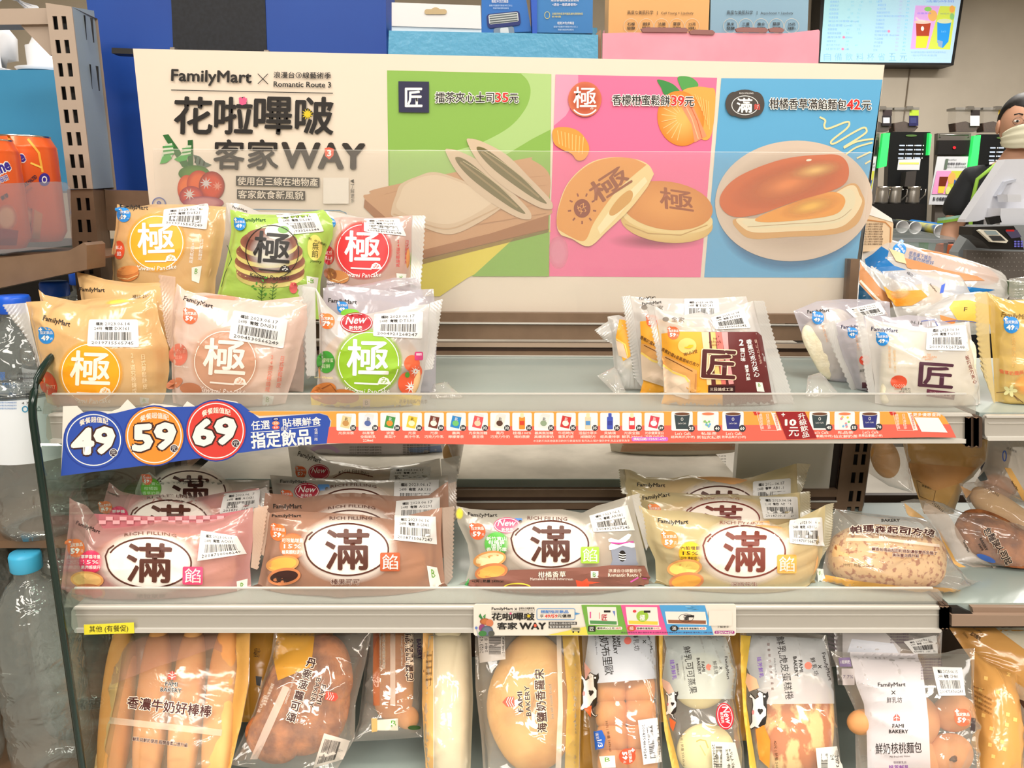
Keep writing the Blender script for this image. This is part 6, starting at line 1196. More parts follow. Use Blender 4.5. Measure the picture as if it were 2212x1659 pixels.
sticker(g, [(853, 1112), (941, 1116), (944, 1176), (851, 1166)], '2023.06.16', 'AG341', '2018715067247', 26, False)
# --- citrus front
p = pl_mid(.055, 14)
g = bag('bun_bag', 'front citrus bun bag with pink New oval and a small printed pavilion', [(985, 1093), (1014, 1099), (1054, 1102), (1136, 1101), (1214, 1100), (1258, 1108), (1290, 1092), (1313, 1086), (1364, 1070)], [(1364, 1070), (1376, 1128), (1394, 1198), (1404, 1260), (1410, 1312)], [(990, 1316), (1410, 1312)], [(985, 1093), (988, 1128), (1010, 1175), (1016, 1217), (1002, 1269), (990, 1316)], p, m=FGR, H=.034, seed=78, ncr=18, group=GM, nu=70)
seal(g, [(1380, 1066), (1362, 1071), (1396, 1190), (1400, 1182)], SEALM, ribs=3, teeth=14)
blob('bun', 1200, 1205, 150, 70, p, .011, BUN, g.root, off=.004, e=.8, ez=.8)
f6 = lambda x, y: (960 + x / 4.254, 940 + y / 4.254)
a = Art(); a.ell(*f6(140, 720), 9, 14, (240, 226, 80), edge=(240, 226, 120, .1)); famm(a, *f6(350, 740), 64, rot=2, ht=10, bow=-2); badge(a, *f6(305, 885), 17, (238, 104, 64), '59', rot=-3); a.rr(*f6(640, 762), *f6(715, 800), 3, (90, 140, 210)); a.ell(*f6(698, 795), 4, 4, K_, n=12)
a.ell(*f6(575, 828), 29, 17, (222, 84, 122)); a.ring(*f6(575, 828), 27, 15.4, 1.3, W_); a.T('New', *f6(575, 805), 38, 14, W_, sh=.3, bold=.02); a.T('新発売', *f6(578, 868), 25, 8, W_)
flav(a, *f6(478, 1000), 28, (96, 186, 80), ('新竹寶山', '柑橘醬', '搭配', '香草奶霜')); mitsuru(a, *f6(975, 1000), 164, 100, DKB, (160, 200, 70), rf=False); a.T('RICH FILLING', *f6(945, 765), 86, 8, (110, 76, 70), rot=2, bold=.01, res=1)
bunpic(a, *f6(415, 1200), 36, (240, 222, 170), (246, 170, 86), -10)
a.poly([f6(1530, 1050), f6(1580, 1020), f6(1740, 1020), f6(1760, 1060), f6(1765, 1150), f6(1790, 1195), f6(1525, 1195), f6(1545, 1150)], (140, 146, 162)); a.poly([f6(1505, 955), f6(1530, 945), f6(1600, 965), f6(1690, 905), f6(1718, 915), f6(1700, 950), f6(1660, 985), f6(1560, 990), f6(1510, 980)], W_); a.line([f6(1530, 990), f6(1620, 995), f6(1740, 980)], 3.4, (196, 70, 160))
a.poly([f6(1510, 1020), f6(1530, 995), f6(1600, 1010), f6(1700, 985), f6(1750, 995), f6(1750, 1030), f6(1720, 1035), f6(1640, 1015), f6(1560, 1050), f6(1515, 1055)], W_); a.ell(*f6(1635, 1110), 8, 12, K_)
for k in range(3): a.line([f6(1603, 1090 + 22 * k), f6(1636, 1100 + 22 * k), f6(1668, 1096 + 22 * k)], 2.2, W_)
a.poly([f6(600, 1240), f6(1000, 1225), f6(1400, 1210), f6(1520, 1195), f6(1840, 1200), f6(1885, 1300), f6(1870, 1390), f6(1000, 1480), f6(200, 1500), f6(230, 1330), f6(560, 1290)], (140, 92, 80))
a.T('柑橘香草', *f6(988, 1280), 60, 13, (244, 230, 214), bold=.02, out=.05, oc=(96, 52, 44), rot=-1); a.T('Marmalade & vanilla buttercream', *f6(985, 1318), 92, 6, (250, 240, 230), res=1, bow=1); a.T('浪漫台③線藝術季', *f6(1660, 1245), 72, 8, (240, 226, 210), bold=.01, res=1); a.T('Romantic Route 3', *f6(1658, 1285), 72, 8, (240, 226, 210), bold=.02, res=1)
a.T('42元 | 熱量 285kcal', *f6(395, 1343), 68, 7, K_, bold=.02, res=1); a.rect(*f6(1345, 1248), *f6(1415, 1312), (240, 236, 226)); a.T('B', *f6(1378, 1280), 7, 9, (90, 160, 80)); a.poly([f6(1205, 1330), f6(1265, 1345), f6(1310, 1315), f6(1325, 1345), f6(1440, 1352), f6(1330, 1370), f6(1330, 1400), f6(1220, 1400)], (232, 90, 60)); a.poly([f6(180, 1380), f6(230, 1310), f6(215, 1390), f6(150, 1450)], (70, 150, 80)); a.ring(*f6(670, 1400), 30, 10, 3, (240, 220, 80), 180, 360); a.line([f6(1710, 1350), f6(1780, 1310), f6(1860, 1320)], 3, (226, 90, 180)); art(g, a)
sticker(g, [f6(1330, 740), f6(1680, 640), f6(1750, 875), f6(1370, 890)], '2023.06.16', 'AR381', '2004920567245', 27, False)
# --- peanut
f7 = lambda x, y: (1320 + x / 4.096, 940 + y / 4.096)
p = pl_mid(.165, 16)
g = bag('bun_bag', 'straw yellow peanut bun bag highest and farthest back of its three', [f7(110, 300), f7(180, 310), f7(300, 370), f7(560, 380), f7(700, 350), f7(1050, 405), f7(1250, 370), f7(1640, 250)], [f7(1640, 250), f7(1660, 520), f7(1660, 800)], [f7(160, 800), f7(1660, 800)], [f7(110, 300), f7(130, 480), f7(160, 800)], p, m=FPN, H=.026, seed=81, group=GM)
seal(g, [f7(1760, 255), f7(1635, 250), f7(1650, 560), f7(1670, 520)], SEALY, teeth=10); seal(g, [f7(75, 300), f7(120, 303), f7(150, 520), f7(100, 520)], SEALY, teeth=10)
blob('bun', *f7(880, 560), 150, 48, p, .013, BUN, g.root, off=.004); a = Art(); famm(a, *f7(355, 445), 61, ht=11, rot=2); a.T('RICH FILLING', *f7(905, 463), 82, 7, DKB, res=1, bold=.01); mitsuru(a, *f7(955, 640), 160, 92, DKB, (240, 180, 70), rf=False); art(g, a)
sticker(g, [f7(1255, 410), f7(1590, 380), f7(1590, 620), f7(1255, 620)], '2023.06.17', 'AB141', '2018710066724', 28)
p = pl_mid(.115, 15)
g = bag('bun_bag', 'straw yellow peanut bun bag in the middle of its three, label dated 06.16', [f7(180, 485), f7(450, 500), f7(850, 530), f7(1050, 522), f7(1350, 540), f7(1670, 505)], [f7(1670, 505), f7(1680, 1000)], [f7(250, 1000), f7(1680, 1000)], [f7(180, 485), f7(230, 700), f7(250, 1000)], p, m=FPN, H=.026, seed=82, group=GM)
seal(g, [f7(1750, 495), f7(1668, 505), f7(1675, 760), f7(1770, 720)], SEALY, teeth=10)
blob('bun', *f7(960, 760), 150, 54, p, .013, BUN, g.root, off=.004); a = Art(); famm(a, *f7(400, 545), 60, ht=12, rot=-8); badge(a, *f7(385, 670), 14, (246, 140, 70), '59'); a.T('RICH FILLING', *f7(962, 563), 84, 7, (150, 96, 76), res=1, bold=.01); mitsuru(a, *f7(990, 740), 158, 74, (120, 56, 50), (240, 180, 70), rf=False); art(g, a)
sticker(g, [f7(1310, 545), f7(1650, 545), f7(1660, 740), f7(1350, 740)], '2023.06.16', 'AB011', '2018710066724', 29)
p = pl_mid(.055, 14)
g = bag('bun_bag', 'front straw yellow peanut bun bag with a yellow flavour spot', [f7(245, 622), f7(330, 660), f7(600, 668), f7(800, 690), f7(1000, 730), f7(1250, 775), f7(1480, 795), f7(1600, 760), f7(1700, 718), f7(1895, 620)], [f7(1895, 620), f7(1890, 800), f7(1870, 1050), f7(1800, 1280), f7(1790, 1500)], [f7(370, 1500), f7(1790, 1500)], [f7(245, 622), f7(300, 900), f7(390, 1100), f7(400, 1300), f7(370, 1500)], p, m=FPN, H=.034, seed=83, ncr=18, group=GM, nu=70)
seal(g, [f7(1970, 600), f7(1892, 620), f7(1860, 1100), f7(1930, 980)], SEALY, ribs=4, teeth=18); blob('bun', *f7(1180, 1080), 156, 72, p, .011, BUN, g.root, off=.004, e=.8, ez=.8)
a = Art(); famm(a, *f7(548, 775), 66, rot=3, ht=12, bow=-3); badge(a, *f7(520, 925), 18, (246, 146, 74), '59', rot=-2); flav(a, *f7(703, 1045), 27, (248, 196, 40), ('內餡增量', '15%', '花生濃郁提升'), (80, 56, 30)); mitsuru(a, *f7(1185, 1030), 174, 112, (120, 60, 50), (246, 176, 90), rf=False, glow=(250, 236, 226)); a.T('RICH FILLING', *f7(1150, 775), 92, 7, (150, 96, 76), rot=1, bold=.01, res=1)
bunpic(a, *f7(650, 1235), 38, (236, 206, 110), (228, 160, 70), -6); a.T('深焙花生', *f7(1180, 1318), 58, 9, (110, 60, 50), bold=.01, out=.05, oc=(244, 226, 210)); a.T('Peanut butter', *f7(1170, 1358), 38, 4, (250, 240, 230), res=1); recyc(a, [f7(1818, 1180), f7(1862, 1185), f7(1850, 1262), f7(1822, 1300)]); art(g, a)
sticker(g, [f7(1570, 745), f7(1868, 725), f7(1880, 985), f7(1580, 955)], '2023.06.16', 'AB011', '2018710066724', 30)
# --- parmesan and ham cheese
FB8 = lambda x, y: (1720 + x / 3.949, 920 + y / 3.949)
SPOT = mat('cheese_crust', (240, 196, 140), .7, c2=(178, 104, 58), ns=170, lo=.53, hi=.62, bump=.3, bs=90)
p = LEAN(.055, Z2, 24)
g = bag('bread_bag', 'clear parmesan bread bag with speckled golden bread, right of the peanut bun bags', [FB8(330, 705), FB8(600, 745), FB8(900, 775), FB8(1150, 800)], [FB8(1150, 800), FB8(1210, 930), FB8(1350, 1180), FB8(1570, 1420)], [FB8(190, 1375), FB8(700, 1440), FB8(1250, 1505), FB8(1570, 1420)], [FB8(330, 705), FB8(290, 850), FB8(260, 1050), FB8(190, 1375)], p, m=FWC, H=.045, seed=91, ncr=22, cr=.004, nu=70, nv=54)
blob('bread', *FB8(770, 1130), 122, 72, p, .036, SPOT, g.root, rot=4, off=.0, e=.75, ez=.8, nz=.02)
a = Art(); FB = FB8; a.poly([FB(250, 1270), FB(500, 1320), FB(900, 1370), FB(1260, 1380), FB(1560, 1420), FB(1250, 1500), FB(700, 1440), FB(200, 1365)], (250, 186, 90, .8)); a.T('BAKERY', *FB(805, 805), 40, 6, K_, bold=.04, res=1)
for k, s in enumerate('帕瑪森起司方塊'): a.T(s, *FB(510 + 104 * k, 872 + k * 6 if k != 0 else 882), 25, 17, (70, 34, 30), rot=-6 + 4 * k, bold=.045, out=.06, oc=(248, 236, 222))
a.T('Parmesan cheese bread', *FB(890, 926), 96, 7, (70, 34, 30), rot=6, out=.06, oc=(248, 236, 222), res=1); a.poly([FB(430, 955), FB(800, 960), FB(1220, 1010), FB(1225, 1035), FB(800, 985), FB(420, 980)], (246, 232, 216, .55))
a.T('鹹香帕瑪森起司粉搭配濃郁雙色乳酪丁', *FB(925, 1068), 142, 8, (96, 46, 40), rot=4, bold=.03, out=.05, oc=(248, 236, 222), res=1); a.T('美味層次再升級', *FB(935, 1105), 58, 8, (96, 46, 40), rot=2, bold=.03, out=.05, oc=(248, 236, 222), res=1); a.T('39元 | 熱量 265kcal', *FB(530, 1190), 66, 8, K_, rot=2, res=1)
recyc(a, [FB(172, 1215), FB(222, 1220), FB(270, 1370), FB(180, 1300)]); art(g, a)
p = LEAN(.10, Z2, 38)
g = bag('bread_bag', 'clear ham cheese bread bag lying aslant on the neighbouring shelf', [FB8(890, 645), FB8(1000, 622), FB8(1130, 630), FB8(1350, 735), FB8(1520, 740), FB8(1943, 900), FB8(2100, 980)], [FB8(2100, 980), FB8(2200, 1300)], [FB8(1320, 1170), FB8(1500, 1290), FB8(1943, 1530), FB8(2200, 1650)], [FB8(890, 645), FB8(950, 760), FB8(1180, 900), FB8(1320, 1170)], p, m=FWC, H=.034, seed=92, ncr=22, cr=.004, nu=70, nv=54)
blob('bread', *FB8(1720, 1020), 108, 50, p, .016, CRUSTD, g.root, rot=32, off=.006, e=.8)
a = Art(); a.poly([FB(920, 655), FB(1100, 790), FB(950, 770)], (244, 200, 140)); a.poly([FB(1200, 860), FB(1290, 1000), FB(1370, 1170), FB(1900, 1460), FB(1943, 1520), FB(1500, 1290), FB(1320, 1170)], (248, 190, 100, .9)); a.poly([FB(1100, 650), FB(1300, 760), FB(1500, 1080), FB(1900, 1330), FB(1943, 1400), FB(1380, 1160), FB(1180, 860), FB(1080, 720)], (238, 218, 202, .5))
a.T('20230616', *FB(1210, 690), 30, 7, K_, rot=42, res=1); a.T('FamilyMart', *FB(1448, 1030), 28, 7, K_, rot=66, bold=.03, res=1); a.T('FAMI', *FB(1575, 1035), 16, 5, K_, rot=58, bold=.04, res=1); a.T('BAKERY', *FB(1600, 1010), 30, 6, K_, rot=62, bold=.04, res=1)
for k, s in enumerate('起司火腿麵包'): a.T(s, *FB(1805 - 34 * k, 1150 - 50 * k), 17, 17, (50, 28, 22), rot=68, bold=.04, out=.05, oc=(236, 216, 196))
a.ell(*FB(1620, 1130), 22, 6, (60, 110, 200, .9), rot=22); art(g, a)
p = LEAN(.13, Z2 + .01, 44)
g = bag('bread_bag', 'long clear bread bag slanting down over the ham cheese bag at the right edge', [FB8(1390, 490), FB8(1500, 480), FB8(1610, 500), FB8(1943, 690), FB8(2100, 790)], [FB8(2100, 790), FB8(2160, 1250)], [FB8(1520, 760), FB8(1943, 1080), FB8(2160, 1250)], [FB8(1390, 490), FB8(1420, 590), FB8(1520, 760)], p, m=FWC, H=.030, seed=93, ncr=20, cr=.004)
blob('bread', *FB8(1800, 790), 100, 30, p, .014, mat('pale_loaf', (226, 178, 130), .7, c2=(244, 200, 140), ns=20), g.root, rot=36, off=.004, e=.8)
a = Art(); a.poly([FB(1400, 510), FB(1500, 560), FB(1450, 620)], (240, 190, 140)); a.T('202306', *FB(1690, 570), 24, 6, K_, rot=34, res=1); a.poly([FB(1540, 790), FB(1700, 850), FB(1943, 1010), FB(1943, 1080), FB(1700, 920)], (248, 190, 90, .85)); art(g, a)
# hanging bags and cartons at the right, seen through the gap under the rail
KP = mat('kraft_bag', (222, 178, 112), .5, c2=(232, 192, 130), ns=8, bump=.4, bs=20)
p = LEAN(.20, Z2 + .03, 10)
g = bag('bread_bag', 'large amber frosted bread bag standing at the back between the rails at right', [(1946, 940), (2040, 938), (2135, 938)], [(2135, 938), (2133, 990), (2110, 1020), (2080, 1045), (2060, 1110)], [(1996, 1110), (2060, 1110)], [(1946, 940), (1958, 990), (1975, 1050), (1996, 1110)], p, m=film('amber_film', (226, 180, 110), .85), H=.02, seed=94)
blob('bread', 2040, 1010, 60, 40, p, .008, BUN, g.root); a = Art(); a.line([(1980, 1038), (2022, 1056), (2016, 1084), (1986, 1072)], 1.2, (90, 60, 40), close=True); a.T('營養標示', 2002, 1052, 22, 5, K_, rot=20, res=1); a.poly([(1960, 1000), (2110, 1010), (2075, 1044), (2020, 1060), (1970, 1030)], (232, 172, 110, .6)); art(g, a)
g = bag('bread_bag', 'crinkled clear bread bag beside the perforated upright, high on the middle shelf', [(1884, 940), (1920, 938), (1958, 940)], [(1958, 940), (1962, 1010), (1975, 1066)], [(1876, 1022), (1920, 1050), (1975, 1066)], [(1884, 940), (1880, 980), (1876, 1022)], LEAN(.16, Z2 + .06, 8), m=FWC, H=.02, seed=95, cr=.004, ncr=24)
blob('bread', 1912, 990, 30, 44, g.pl, .010, mat('amber_bread', (216, 160, 90), .7), g.root, rot=-16)
g = bag('bread_bag', 'clear bread bag with dark label hanging at the right edge under the rail', [(2134, 945), (2160, 940), (2230, 940)], [(2230, 940), (2240, 1100)], [(2104, 1046), (2160, 1080), (2240, 1100)], [(2134, 945), (2128, 1000), (2104, 1046)], LEAN(.17, Z2 + .05, 8), m=film('dull_clear_film', (220, 206, 190), .4), H=.02, seed=96, cr=.004)
blob('bread', 2160, 1050, 36, 24, g.pl, .01, mat('rust_bread', (204, 130, 90), .7), g.root, rot=20); a = Art(); a.poly([(2126, 1018), (2134, 1036), (2118, 1040), (2112, 1032)], (90, 96, 96)); a.poly([(2170, 1010), (2184, 1012), (2212, 1060), (2212, 1086), (2186, 1040)], (244, 190, 110)); a.T('FamilyMart', 2192, 1050, 24, 6, K_, rot=56, bold=.02, res=1); a.ring(2170, 985, 5, 12, 2.4, (60, 100, 200)); a.T('品名鮮乳', 2186, 972, 24, 5, K_, rot=24, res=1); art(g, a)
# far-side goods seen through the gap above the rear shelf
def rearbag(lb, pts, y, m, bd, sd, art_=None):
    g = bag('rear_bag', lb, [pts[0], pts[1]], [pts[1], pts[2]], [pts[3], pts[2]], [pts[0], pts[3]], LEAN(y, 1.034, 0), m=m, H=.018, seed=sd, nu=36, nv=24, group='bags on the far-side shelf')
    blob('bread', (pts[0][0] + pts[2][0]) / 2, (pts[0][1] + pts[2][1]) / 2 - 6, abs(pts[1][0] - pts[0][0]) * .38, 24, g.pl, .007, bd, g.root)
    if art_: a = Art(); art_(a); art(g, a)
def ra(a):
    a.ring(700, 990, 40, 30, 9, (190, 160, 196), 180, 330); a.ring(560, 1000, 40, 24, 8, (170, 150, 190), 0, 150); a.poly([(880, 968), (952, 962), (956, 976), (890, 984)], (130, 150, 190)); a.poly([(440, 985), (500, 975), (560, 1000), (480, 1010)], (120, 130, 170))
    for k in range(6): a.T('成分小麥粉砂糖奶油雞蛋鮮乳', 790, 966 + k * 6, 70, 4, (60, 60, 60), res=1); a.T('營養標示每份熱量', 900, 962 + k * 5, 60, 3.6, (70, 70, 70), res=1)
rearbag('white and lilac printed bag back seen behind the grey bun bags', [(640, 935), (965, 935), (955, 992), (650, 1012)], .40, film('lilac_back', (216, 210, 214), .85), PANP, 101, ra)
rearbag('dark lilac bag back seen under the blue banner at left', [(395, 935), (640, 935), (650, 1030), (400, 1018)], .44, film('dusk_back', (150, 144, 164), .9), PANP, 102, lambda a: (a.ring(520, 985, 40, 26, 8, (140, 116, 160), 200, 360), a.T('保存期限標示於包裝', 560, 1010, 110, 4, K_, res=1)))
def rb(a):
    a.poly([(1345, 958), (1600, 958), (1590, 972), (1340, 976)], (204, 160, 130, .9)); a.line([(1375, 988), (1441, 988), (1441, 1008), (1375, 1008)], 1, (90, 90, 80), close=True); a.T('營養標示', 1408, 994, 26, 4, (80, 80, 70), res=1)
    for k in range(4): a.T('本產品於生產製程廠房亦處理', 1530, 984 + 6 * k, 74, 3.4, (90, 90, 80), res=1)
rearbag('cream toast bag back with a printed table, behind the peanut bun bags', [(1315, 940), (1600, 940), (1590, 1010), (1325, 1008)], .40, film('cream_back', (222, 212, 190), .8), TOAST, 103, rb)
rearbag('tan crinkled bag end behind the peanut bun bags, left of the upright', [(1580, 940), (1740, 940), (1736, 968), (1600, 972)], .36, film('tan_back', (206, 176, 140), .75), BUN, 104)
rearbag('drooping white and pink bag corner right of the grey bun bags', [(958, 940), (1005, 942), (990, 1030), (980, 990)], .30, film('pale_back', (224, 214, 206), .7), PANP, 105)
# ================================================================ upright bread bags on the lowest shelf
GBT = 'bread bags standing along the lowest shelf'
def pl_bot(dy=0, lean=38.7, yaw=0): return LEAN(.014 + dy, .76, lean, yaw)
TAN = film('tan_print', (248, 216, 186), .22, gl=.09); AMB = film('amber_back', (240, 176, 70), .72); CL2 = film('clear_crisp_film', (250, 240, 228), .13, rough=.08, gl=.09, gp=.75, bump=.5, bs=30)
GRP = film('pale_grey_print', (206, 208, 214), .62); STICK = mat('bread_stick', (214, 134, 66), .6, c2=(236, 176, 110), ns=16, bump=.2, bs=50, sc=(1, 1, .25))
CREAMB = mat('cream_loaf', (240, 226, 190), .7, c2=(248, 238, 210), ns=12); TIGER = mat('tiger_roll', (246, 206, 134), .6, c2=(198, 108, 44), ns=55, lo=.47, hi=.55, sc=(1, 1, .5)); CAKE = mat('steamed_cake', (248, 232, 160), .6, c2=(250, 240, 186), ns=8)
BRI = mat('brioche', (206, 128, 64), .6, c2=(226, 158, 92), ns=22, bump=.4, bs=40)
def fami(a, cx, cy, k, rot=0, c=K_, mark=(226, 84, 70), out=0.0, hor=False):
    a.turn(cx, cy, rot)
    a.poly([(cx - 9 * k, cy - 12 * k), (cx, cy - 20 * k), (cx + 9 * k, cy - 12 * k), (cx + 9 * k, cy), (cx - 9 * k, cy)], mark)
    for i in (-1, 1):
        for j in range(2): a.line([(cx, cy - 3 * k - j * 6 * k), (cx + i * 4.5 * k, cy - 7 * k - j * 6 * k), (cx + i * 8 * k, cy - 7 * k - j * 6 * k)], 1.2 * k, W_)
    a.line([(cx, cy), (cx, cy - 18 * k)], 1.2 * k, W_)
    a.T('FAMI', cx, cy + 10 * k, 27 * k, 9.5 * k, c, bold=.035, out=out, res=1); a.T('BAKERY', cx, cy + 23 * k, 47 * k, 9.5 * k, c, bold=.035, out=out, res=1); a.xf = None
def cow(a, cx, cy, k, rot=0):
    """black and white running cow emblem with a heart"""
    a.turn(cx, cy, rot)
    P_ = lambda L: [(cx + x * k, cy + y * k) for x, y in L]
    body = P_([(-6, -44), (0, -50), (8, -46), (16, -44), (20, -50), (22, -38), (18, -26), (20, -10), (21, 12), (20, 30), (10, 40), (14, 50), (20, 56), (26, 54), (22, 60), (12, 56), (4, 44), (-6, 40), (-14, 46), (-22, 44), (-18, 36), (-14, 28), (-16, 8), (-15, -14), (-18, -30), (-26, -34), (-22, -42), (-10, -30), (-2, -36)])
    a.poly(body, (246, 242, 238)); a.line(body, 2.2 * k, K_, close=True)
    a.poly(P_([(8, -44), (16, -44), (20, -50), (22, -38), (18, -26), (20, -6), (12, -16), (10, -30)]), K_); a.poly(P_([(20, 30), (20, 10), (12, 18), (2, 38), (8, 40), (14, 36)]), K_); a.ell(cx + 13 * k, cy - 38 * k, 2.6 * k, 2.6 * k, W_, n=12)
    a.ell(cx + 2 * k, cy - 2 * k, 4 * k, 4 * k, K_, n=14); a.ell(cx + 8 * k, cy - 2 * k, 4 * k, 4 * k, K_, n=14); a.poly(P_([(-1.6, 0), (11.6, 0), (5, 9)]), K_); a.ell(cx - 13 * k, cy + 4 * k, 3 * k, 6 * k, (236, 150, 150)); a.xf = None
# B1 milk sticks
p = pl_bot()
g = bag('bread_bag', 'clear bag of four long milk bread sticks at the left end', [(243, 1366), (340, 1362), (440, 1364), (541, 1364)], [(541, 1364), (538, 1480), (519, 1576), (478, 1700)], [(204, 1700), (478, 1700)], [(243, 1366), (228, 1480), (215, 1576), (204, 1700)], p, m=TAN, H=.036, seed=111, ncr=26, cr=.004, nu=64, nv=60, group=GBT)
for k, (x0, x1) in enumerate(((272, 240), (345, 318), (420, 392), (492, 466))): blob('bread_stick', (x0 + x1) / 2, 1535, 32, 185, p, .015, STICK, g.root, rot=5.5, off=.004, e=.8, ez=.7, seed=k)
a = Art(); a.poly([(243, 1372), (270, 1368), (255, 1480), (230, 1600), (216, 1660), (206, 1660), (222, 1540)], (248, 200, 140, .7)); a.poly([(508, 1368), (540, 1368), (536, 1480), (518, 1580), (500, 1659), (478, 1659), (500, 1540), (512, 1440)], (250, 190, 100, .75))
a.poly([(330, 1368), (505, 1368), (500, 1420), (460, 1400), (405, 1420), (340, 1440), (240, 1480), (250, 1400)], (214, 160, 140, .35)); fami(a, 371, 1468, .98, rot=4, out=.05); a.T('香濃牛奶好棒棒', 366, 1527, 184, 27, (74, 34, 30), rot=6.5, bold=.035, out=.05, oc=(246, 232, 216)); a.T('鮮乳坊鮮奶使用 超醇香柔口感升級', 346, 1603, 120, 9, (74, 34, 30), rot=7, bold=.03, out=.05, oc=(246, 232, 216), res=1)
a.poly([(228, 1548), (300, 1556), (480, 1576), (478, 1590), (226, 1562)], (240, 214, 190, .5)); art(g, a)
# behind B1/B2
g = bag('bread_bag', 'dark bag of bread hidden between the milk stick bag and the pineapple croissant bag', [(520, 1340), (600, 1340)], [(600, 1340), (590, 1560)], [(500, 1560), (590, 1560)], [(520, 1340), (500, 1560)], pl_bot(.07), m=AMB, H=.014, seed=112, group=GBT)
blob('bread', 555, 1440, 26, 80, g.pl, .006, CRUST, g.root, rot=4); a = Art(); a.T('福比', 555, 1410, 14, 20, (60, 40, 20), rot=8, res=1); a.poly([(552, 1460), (566, 1462), (562, 1482), (554, 1480)], K_); art(g, a)
g = bag('bread_bag', 'amber yellow bread bag behind the pineapple croissant bag', [(590, 1340), (720, 1340)], [(720, 1340), (715, 1500)], [(590, 1500), (715, 1500)], [(590, 1340), (590, 1500)], pl_bot(.06), m=AMB, H=.014, seed=113, group=GBT)
blob('bread', 655, 1420, 50, 60, g.pl, .006, CREAMB, g.root)
# B2 croissant
p = pl_bot(.01)
g = bag('bread_bag', 'clear bag with a large brown pineapple croissant and lettering running upward', [(592, 1364), (700, 1360), (803, 1364)], [(803, 1364), (788, 1438), (768, 1520), (766, 1596), (726, 1665)], [(498, 1652), (600, 1668), (726, 1665)], [(592, 1364), (586, 1413), (549, 1535), (498, 1652)], p, m=CL2, H=.040, seed=114, ncr=26, cr=.005, nu=64, nv=60, group=GBT)
blob('croissant', 655, 1520, 96, 112, p, .020, CRUSTD, g.root, rot=18, off=.0, e=.85, nz=.05, seed=4); blob('croissant_tip', 712, 1445, 52, 80, p, .014, CRUSTD, g.root, rot=-14, off=.004, nz=.05, seed=5)
blob('croissant_ridge', 596, 1590, 62, 60, p, .016, CRUSTD, g.root, rot=20, off=.006, nz=.04, seed=6)
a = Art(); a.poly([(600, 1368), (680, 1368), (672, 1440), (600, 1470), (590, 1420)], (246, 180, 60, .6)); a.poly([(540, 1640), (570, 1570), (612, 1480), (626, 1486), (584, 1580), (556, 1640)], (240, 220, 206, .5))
for k, s in enumerate('丹麥菠蘿可頌'): a.T(s, 672 - 9 * k * .95, 1432 + 23.5 * k, 21, 21, (60, 30, 24), rot=14, bold=.04, out=.06, oc=(244, 228, 210))
a.T('Pineapple croissant', 628, 1486, 74, 7, (80, 44, 36), rot=109, out=.05, oc=(244, 228, 210), res=1); a.T('FAMI', 694, 1500, 44, 11, (60, 34, 30), rot=106, bold=.03, out=.05, oc=(244, 228, 210)); a.T('BAKERY', 680, 1496, 66, 11, (60, 34, 30), rot=106, bold=.03, out=.05, oc=(244, 228, 210))
a.turn(713, 1504, 100); a.poly([(704, 1492), (713, 1486), (722, 1492), (722, 1514), (704, 1514)], (226, 84, 70)); 
for j in range(3): a.line([(705, 1500 + 5 * j), (713, 1496 + 5 * j), (721, 1500 + 5 * j)], 1.2, W_)
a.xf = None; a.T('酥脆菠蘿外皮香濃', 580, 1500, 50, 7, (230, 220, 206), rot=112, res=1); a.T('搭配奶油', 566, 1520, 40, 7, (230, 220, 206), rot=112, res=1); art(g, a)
a = Art(); a.quad([(700, 1584), (756, 1600), (742, 1640), (676, 1660)]); a.rect(0, 0, 1, 1, (240, 226, 214, .8)); a.bars(.1, .15, .7, .9, 44); a.T('12h 0617', .82, .5, .24, .12, K_, res=1); a.build('price_sticker', g.surf, g.root, off=.0012)
# B3 cheesy garlic
p = pl_bot(.035)
g = bag('bread_bag', 'clear bag of cheesy garlic bread with dark lettering down its right side', [(795, 1364), (860, 1362), (925, 1364)], [(925, 1364), (918, 1480), (912, 1592)], [(760, 1602), (840, 1598), (912, 1592)], [(795, 1364), (786, 1460), (775, 1560), (760, 1602)], p, m=CL2, H=.028, seed=115, ncr=24, cr=.005, nu=44, nv=60, group=GBT)
blob('garlic_bread', 850, 1460, 44, 96, p, .012, CRUST, g.root, off=.002, e=.6, nz=.02); blob('garlic_bread', 880, 1550, 26, 26, p, .008, CRUST, g.root, off=.002)
a = Art(); a.TV('蒜起司麵包', 884, 1420, 19, 104, (60, 32, 26), bold=.04, out=.06, oc=(244, 224, 200), rot=-1); a.T('BAKERY', 906, 1402, 44, 9, (50, 34, 60), rot=86, bold=.03); a.T('Cheesy garlic bread', 868, 1406, 66, 6, (70, 40, 30), rot=90, out=.05, res=1, oc=(244, 224, 200)); a.TV('使用特製香蒜蒜香濃郁', 829, 1405, 7, 80, (70, 40, 30), out=.06, oc=(244, 224, 200)); a.TV('搭配鹹香乳酪起司美味可口', 821, 1405, 6, 86, (70, 40, 30), out=.06, oc=(244, 224, 200))
a.rect(843, 1366, 854, 1522, (214, 196, 180, .6)); a.rect(806, 1366, 820, 1524, (190, 90, 40, .5)); a.quad([(815, 1555), (860, 1552), (860, 1578), (815, 1578)]); a.rect(0, 0, 1, 1, (238, 232, 214)); a.T('B', .78, .4, .24, .5, (100, 170, 70), rot=0); a.xf = None; a.poly([(802, 1552), (815, 1552), (815, 1580), (803, 1582)], (230, 190, 120)); a.ell(895, 1572, 14, 5, (60, 90, 50)); art(g, a)
